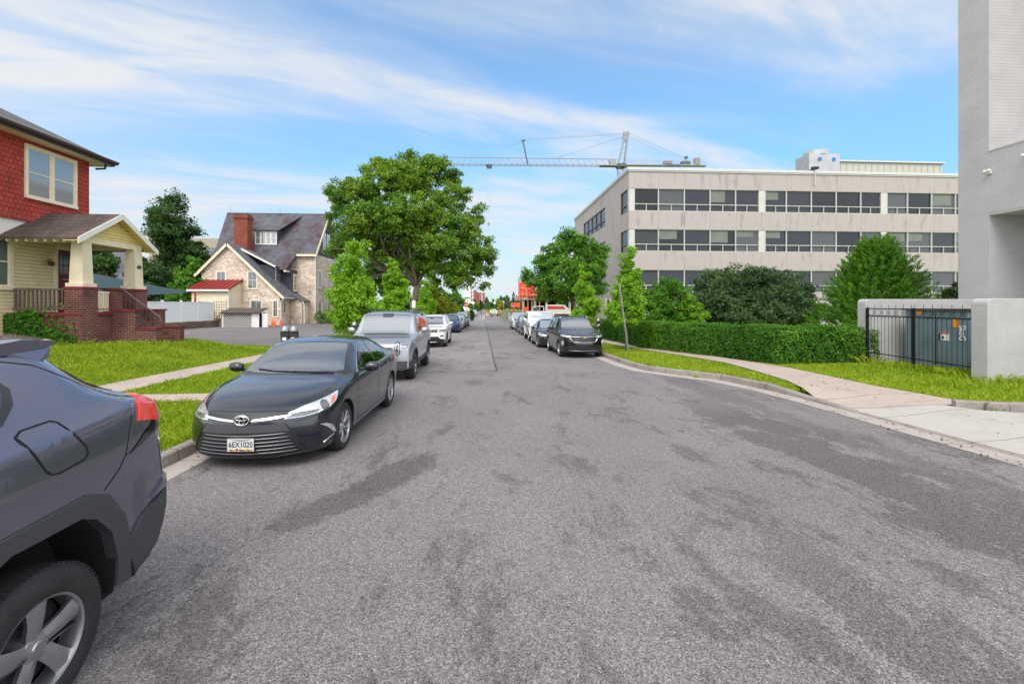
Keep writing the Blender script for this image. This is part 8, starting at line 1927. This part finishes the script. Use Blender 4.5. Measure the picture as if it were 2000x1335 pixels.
    for x in (xa-0.2,xa+2.2): m=MB(o); m.lathe([(0.001,-0.1),(0.42,-0.1),(0.42,0.15),(0.001,0.15)],(x,ya,-0.5),'Y',16); m.build('wheel',RUB,q)
    # banner fence around the corner
    f=thing('mesh_fence',(6.5,83,-1.1),'temporary mesh fence with pale site banners on the far right corner','fence'); o=(6.5,83,-1.1)
    GM=pm('green_mesh',(0.22,0.27,0.18),0.8,var=0.3,vscale=2); pts=[at(980,92),at(985,85),at(993,80),at(1018,78)]
    for i,(a,b) in enumerate(zip(pts,pts[1:])):
        m=MB(o); m.prism([(a[0],a[1],-1.1),(b[0],b[1],-1.1),(b[0],b[1],0.7),(a[0],a[1],0.7)],(0,0.04,0)); m.build('mesh_panel',GM if i<2 else pm('banner_pale',(0.60,0.60,0.57),0.7,var=0.1,vscale=2),f)
        m=MB(o); m.tube((a[0],a[1],-1.1),(a[0],a[1],0.8),0.05,n=6); m.tube((a[0],a[1],0.75),(b[0],b[1],0.75),0.04,n=6); m.build('fence_post',STEEL,f)
    a,b=pts[2],pts[3]; MB(o).box(a[0]+0.2,a[0]+0.75,a[1]-0.35,a[1]-0.3,-0.9,-0.5).build('banner_mark',pm('banner_ink',(0.12,0.13,0.17),0.7),f); MB(o).box(a[0]+0.1,b[0],a[1]-0.42,b[1]-0.28,-1.15,-0.72+0.0).build('jersey_base',pm('barrier_dark',(0.16,0.15,0.14),0.8),f); MB(o).box(a[0]-0.05,b[0]+0.05,a[1]-0.5,b[1]-0.1,0.62,0.8).build('top_bar',MATS['barrier_dark'],f)
    # striped barrels
    OB=pm('barrel_orange',(0.80,0.10,0.02),0.5); first=None
    for i,(px,Z,lab) in enumerate(((1012,76,'orange and white striped barrel beside the white van on the right'),(893,88,'orange barrel standing in the greenery left of the do-not-enter sign'),(951,128,'orange barrel at the left of the workers down the street'),(957,132,'second orange barrel behind the workers down the street'),(1045,112,'tall orange barrel in front of the unfinished building'))):
        x,y=at(px,Z); z=road_z(y)
        if first is None:
            c=thing('traffic_barrel',(x,y,z),lab,'traffic barrel','orange and white traffic barrels')
            m=MB(); m.lathe([(0.001,0),(0.36,0),(0.36,0.08),(0.29,0.09),(0.29,0.35),(0.27,0.36),(0.27,0.65),(0.25,0.66),(0.23,0.98),(0.001,1.0)],n=16); m.build('barrel',OB,c,True,angle=30)
            for za,r_ in ((0.20,0.293),(0.52,0.273)): m=MB(); m.lathe([(r_,za),(r_,za+0.14)],n=16); m.build('white_band',WHITEP,c,True)
            first=c
        else: c=copy_tree(first); c.location=(x,y,z); c['label']=lab
    x,y=at(1008,100); tag(MB((0,0,0)).box(x-1.1,x+0.9,y,y+1.5,zh(600,100),zh(591,100)).box(x-1.0,x-0.8,y+0.3,y+0.6,-1.2,zh(600,100)).box(x+0.6,x+0.8,y+0.3,y+0.6,-1.2,zh(600,100)).build('orange_container',OB,bevel=0.05),'orange box on legs left of the unfinished building','container')
    # upright folded barricade and mesh panels in the street
    b=thing('barricade',(at(943,92)[0],at(943,92)[1],-1.2),'grey upright barricade panel standing in the middle of the far street','barricade'); x,y=at(941,92); o=b.location.copy()
    MB(o).box(x-0.35,x+0.15,y,y+0.15,-0.6,0.85).build('panel',pm('barricade_grey',(0.20,0.21,0.22),0.6),b)
    m=MB(o); 
    for dx in (-0.35,0.15,0.6): m.beam((x+dx,y,-1.2),(x+dx*0.8,y,-0.1),0.07,0.07)
    m.beam((x-0.3,y,-0.5),(x+0.6,y,-0.5),0.06,0.06); m.build('leg',WHITEP,b); MB(o).box(x-0.15,x+0.0,y-0.05,y,-0.7,-0.45).build('stripe',pm('stripe_red',(0.6,0.05,0.05),0.5),b)
construction()
# ---------------- people down the street ----------------
SKIN=pm('skin',(0.42,0.24,0.16),0.6)
def person(X,Y,label,vest,hat,pants,face,step=0.15,arms=((0.10,-0.25),(0.12,0.2)),seed=0):
    z=road_z(Y); t=thing('person',(X,Y,z),label,'person','road workers in safety vests',rz=face)
    bm=bmesh.new(); sk=bm.verts.layers.skin.verify()
    def V(p,r): v=bm.verts.new(p); v[sk].radius=(r,r); return v
    def E(a,b): bm.edges.new((a,b))
    pel=V((0,0,0.95),0.145); pel_=pel; ab=V((0,0.01,1.12),0.135); ch=V((0,0.0,1.33),0.155); nk=V((0,0.0,1.50),0.06); hd=V((0,-0.01,1.60),0.085); ht=V((0,-0.01,1.72),0.075)
    for a,b in ((pel,ab),(ab,ch),(ch,nk),(nk,hd),(hd,ht)): E(a,b)
    for s in (-1,1):
        hip=V((s*0.10,0,0.88),0.095); kn=V((s*0.12,-step*s*0.5-0.02,0.48),0.065); an=V((s*0.12,-step*s+0.0,0.09),0.045); toe=V((s*0.13,-step*s-0.14,0.045),0.04)
        E(pel,hip);E(hip,kn);E(kn,an);E(an,toe)
        sh=V((s*0.19,0,1.42),0.065); aa=arms[0 if s<0 else 1]; el=V((s*0.26,-0.04+aa[1]*0.1,1.16),0.045); wr=V((s*(0.25+aa[0]*0.3),-0.05-abs(aa[1]),1.00+abs(aa[1])*0.5),0.032); hn=V((s*(0.25+aa[0]*0.3),-0.12-abs(aa[1]),0.95+abs(aa[1])*0.5),0.036)
        E(ch,sh);E(sh,el);E(el,wr);E(wr,hn)
    pel[sk].use_root=True
    me=bpy.data.meshes.new('body'); bm.to_mesh(me); bm.free(); tmp=bpy.data.objects.new('t',me); COL.objects.link(tmp); tmp.modifiers.new('s','SKIN'); q=tmp.modifiers.new('u','SUBSURF'); q.levels=2
    bpy.context.view_layer.update(); nm=bpy.data.meshes.new_from_object(tmp.evaluated_get(bpy.context.evaluated_depsgraph_get())); bpy.data.objects.remove(tmp)
    nm.materials.clear()
    for m_ in (vest,pants,SKIN,hat): nm.materials.append(m_)
    for p in nm.polygons:
        c=p.center; p.material_index=2 if (c.z>1.49 or (abs(c.x)>0.2 and c.z<1.25 and c.z>0.9)) else 1 if c.z<0.93 else 0
    nm.shade_smooth(); b=bpy.data.objects.new('body',nm); COL.objects.link(b); b.parent=t
    m=MB(); m._ell((0,-0.01,1.73),0.125,12,6,(1,1.15,0.75)); m.lathe([(0.12,1.70),(0.165,1.695),(0.165,1.705)],(0,-0.03,0),n=12); m.build('hard_hat',hat,t,True)
    m=MB()
    for s in (-1,1): m.ball((s*0.032,-0.098,1.635),0.011,6,4)
    m.build('eyes',BLK,t); m=MB(); m._ell((0,-0.105,1.605),0.016,6,4,(0.8,1.3,1.4)); m.build('nose',SKIN,t)
    m=MB(); m.box(-0.165,0.165,-0.165,0.15,1.13,1.17); m.build('reflective_band',WHITEP,t)
    return t
VY=pm('hi_vis_yellow',(0.62,0.80,0.05),0.7); VO=pm('hi_vis_orange',(0.90,0.22,0.02),0.7); JN=pm('dark_trousers',(0.03,0.04,0.06),0.8); HW=pm('hard_hat_white',(0.75,0.75,0.7),0.4); HY=pm('hard_hat_yellow',(0.7,0.6,0.05),0.4)
for px,Z,lab,v,hh,f in ((957.5,122,'person in a yellow-green safety vest, left of the two yellow vests',VY,HW,0.4),(960.5,112,'person in a bright yellow safety vest walking, the taller yellow vest',VY,HW,-0.3),(972.5,116,'person in an orange safety vest standing by the mesh fence',VO,HW,0.9),(977,118,'person in an orange vest at the right of the street workers',VO,HY,2.6)):
    x,y=at(px,Z); person(x,y,lab,v,hh,JN,f)
# ---------------- far end of the street ----------------
def far_end():
    small_suv('white SUV with lights parked at the far end of the street',None,PWH,(*at(965,132),road_z(132)),L=5.0,H=1.85,nx=40)
    o_=[c for c in bpy.data.objects if c.get('label','').startswith('white SUV with lights')][0]; o_['label']='white SUV at the far end of the street behind the workers'; 
    if 'group' in o_: del o_['group']
    small_suv('pale silver SUV far away left of the street, below the diamond sign',None,PSIL,(*at(925,120),road_z(120)),L=4.8,H=1.8,nx=40)
    # red brick block
    Z=330; x,y=at(935,Z); o=(x,y,-1.3); h=thing('brick_building',o,'red brick apartment block far down the street','building'); BRF=pm('far_brick',(0.30,0.085,0.075),0.9,var=0.1)
    xa,xb=at(923,Z)[0],at(934,Z)[0]; xc,xd=xb,at(947,Z)[0]
    MB(o).box(xa,xb,y,y+12,-1.3,zh(570,Z)).build('wall',BRF,h); MB(o).box(xc+0.1,xd,y-2,y+12,-1.3,zh(571.5,Z)).build('wall',BRF,h); MB(o).box(xa+0.2,xb-1.2,y+1,y+8,zh(570,Z),zh(566,Z)).build('plant_room',pm('far_grey',(0.16,0.15,0.16),0.9),h)
    for k in range(2):
        for j in range(6): MB(o).box(xc+0.5+k*1.2,xc+1.1+k*1.2,y-2.1,y-2,1.0+j*1.5,1.9+j*1.5).build('window',PANEL_,h)
    MB(o).box(xd-2.6,xd-1.6,y-2.12,y-2,0.5,zh(573,Z)).build('stair_glazing',pm('far_glazing',(0.35,0.42,0.5),0.3),h)
    Z=240; x,y=at(920,Z); o=(x,y,-1.3); h=thing('apartment_building',o,'white apartment block with balconies peeking out right of the oak','building'); MB(o).box(at(905,Z)[0],at(924,Z)[0],y,y+12,-1.3,zh(556,Z)).build('wall',WHITEP,h)
    for j in range(4): MB(o).box(at(919,Z)[0],at(924,Z)[0]+0.4,y-0.6,y-0.01,zh(562+j*7,Z),zh(560.5+j*7,Z)).build('balcony',PALE,h); MB(o).box(at(919.5,Z)[0],at(922,Z)[0],y-0.05,y-0.02,zh(567+j*7,Z),zh(563.5+j*7,Z)).build('window',PANE,h)
    # distant woods: tree tops on the low hill
    hl=MB(); n=40; vs=[];fs=[]
    for i in range(n+1):
        X=-900+45*i; hgt=2.0+3.2*math.exp(-((X-60)/160)**2)+0.8*math.sin(i*1.3); vs+=[(X,560,-1.4),(X,640,hgt),(X,900,hgt+2)]
        if i: b=3*(i-1); fs+=[(b,b+1,b+4,b+3),(b+1,b+2,b+5,b+4)]
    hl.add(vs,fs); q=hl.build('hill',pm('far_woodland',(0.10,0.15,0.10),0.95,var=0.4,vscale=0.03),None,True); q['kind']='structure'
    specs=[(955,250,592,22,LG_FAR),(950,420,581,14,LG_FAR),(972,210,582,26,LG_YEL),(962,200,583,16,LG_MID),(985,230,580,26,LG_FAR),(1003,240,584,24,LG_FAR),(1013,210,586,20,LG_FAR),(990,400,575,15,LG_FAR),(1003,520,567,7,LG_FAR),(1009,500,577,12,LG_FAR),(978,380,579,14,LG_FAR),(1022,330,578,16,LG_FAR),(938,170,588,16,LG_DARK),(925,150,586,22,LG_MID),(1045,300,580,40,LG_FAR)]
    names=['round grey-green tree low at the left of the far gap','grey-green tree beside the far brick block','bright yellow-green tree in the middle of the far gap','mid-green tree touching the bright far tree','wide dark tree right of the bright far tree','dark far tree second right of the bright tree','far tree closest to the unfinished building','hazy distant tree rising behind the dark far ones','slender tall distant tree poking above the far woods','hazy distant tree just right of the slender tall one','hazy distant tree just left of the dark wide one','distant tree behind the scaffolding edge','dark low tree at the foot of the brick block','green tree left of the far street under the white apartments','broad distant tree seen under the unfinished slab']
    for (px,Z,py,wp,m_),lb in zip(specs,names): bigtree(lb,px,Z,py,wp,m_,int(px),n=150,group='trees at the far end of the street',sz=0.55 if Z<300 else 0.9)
    # leafy edges left of the far street and behind buildings
    k=0
    for px,Z,py,wp,lb in ((890,76,588,16,'yellow-green bush beside the last parked cars on the left'),(921,84,603,9,'dark green bush at the left corner of the crossing')):
        x,y=at(px,Z); w_=wp/FOC*Z; hh=zh(py,Z)-gz(x,y); shrub('bush',(x,y,gz(x,y)),lb,'bush',None,[(0,0,hh*0.5,w_*0.4,w_*0.4,hh*0.4),(w_*0.2,0,hh*0.35,w_*0.3,w_*0.3,hh*0.3)],LG_YEL if k==0 else LG_DARK,60,40,0.3,0.2,80+k); k+=1
far_end()
# greenery filling the left background beyond the parking lot
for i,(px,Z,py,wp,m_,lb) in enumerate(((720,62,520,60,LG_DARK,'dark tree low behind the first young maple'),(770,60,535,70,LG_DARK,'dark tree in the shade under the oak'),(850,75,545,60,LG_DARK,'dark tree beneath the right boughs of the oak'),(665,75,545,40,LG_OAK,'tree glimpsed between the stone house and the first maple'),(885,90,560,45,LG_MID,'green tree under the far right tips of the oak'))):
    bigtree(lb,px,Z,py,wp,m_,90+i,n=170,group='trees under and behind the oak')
x,y=at(633,54); shrub('shrub',(x,y,gz(x,y)),'green shrub at the foot of the stone house gable end','shrub',None,[(0,0,0.8,1.1,0.8,0.8),(0.9,0,0.6,0.8,0.7,0.6)],LG_MID,110,46,0.22,0.13,97)
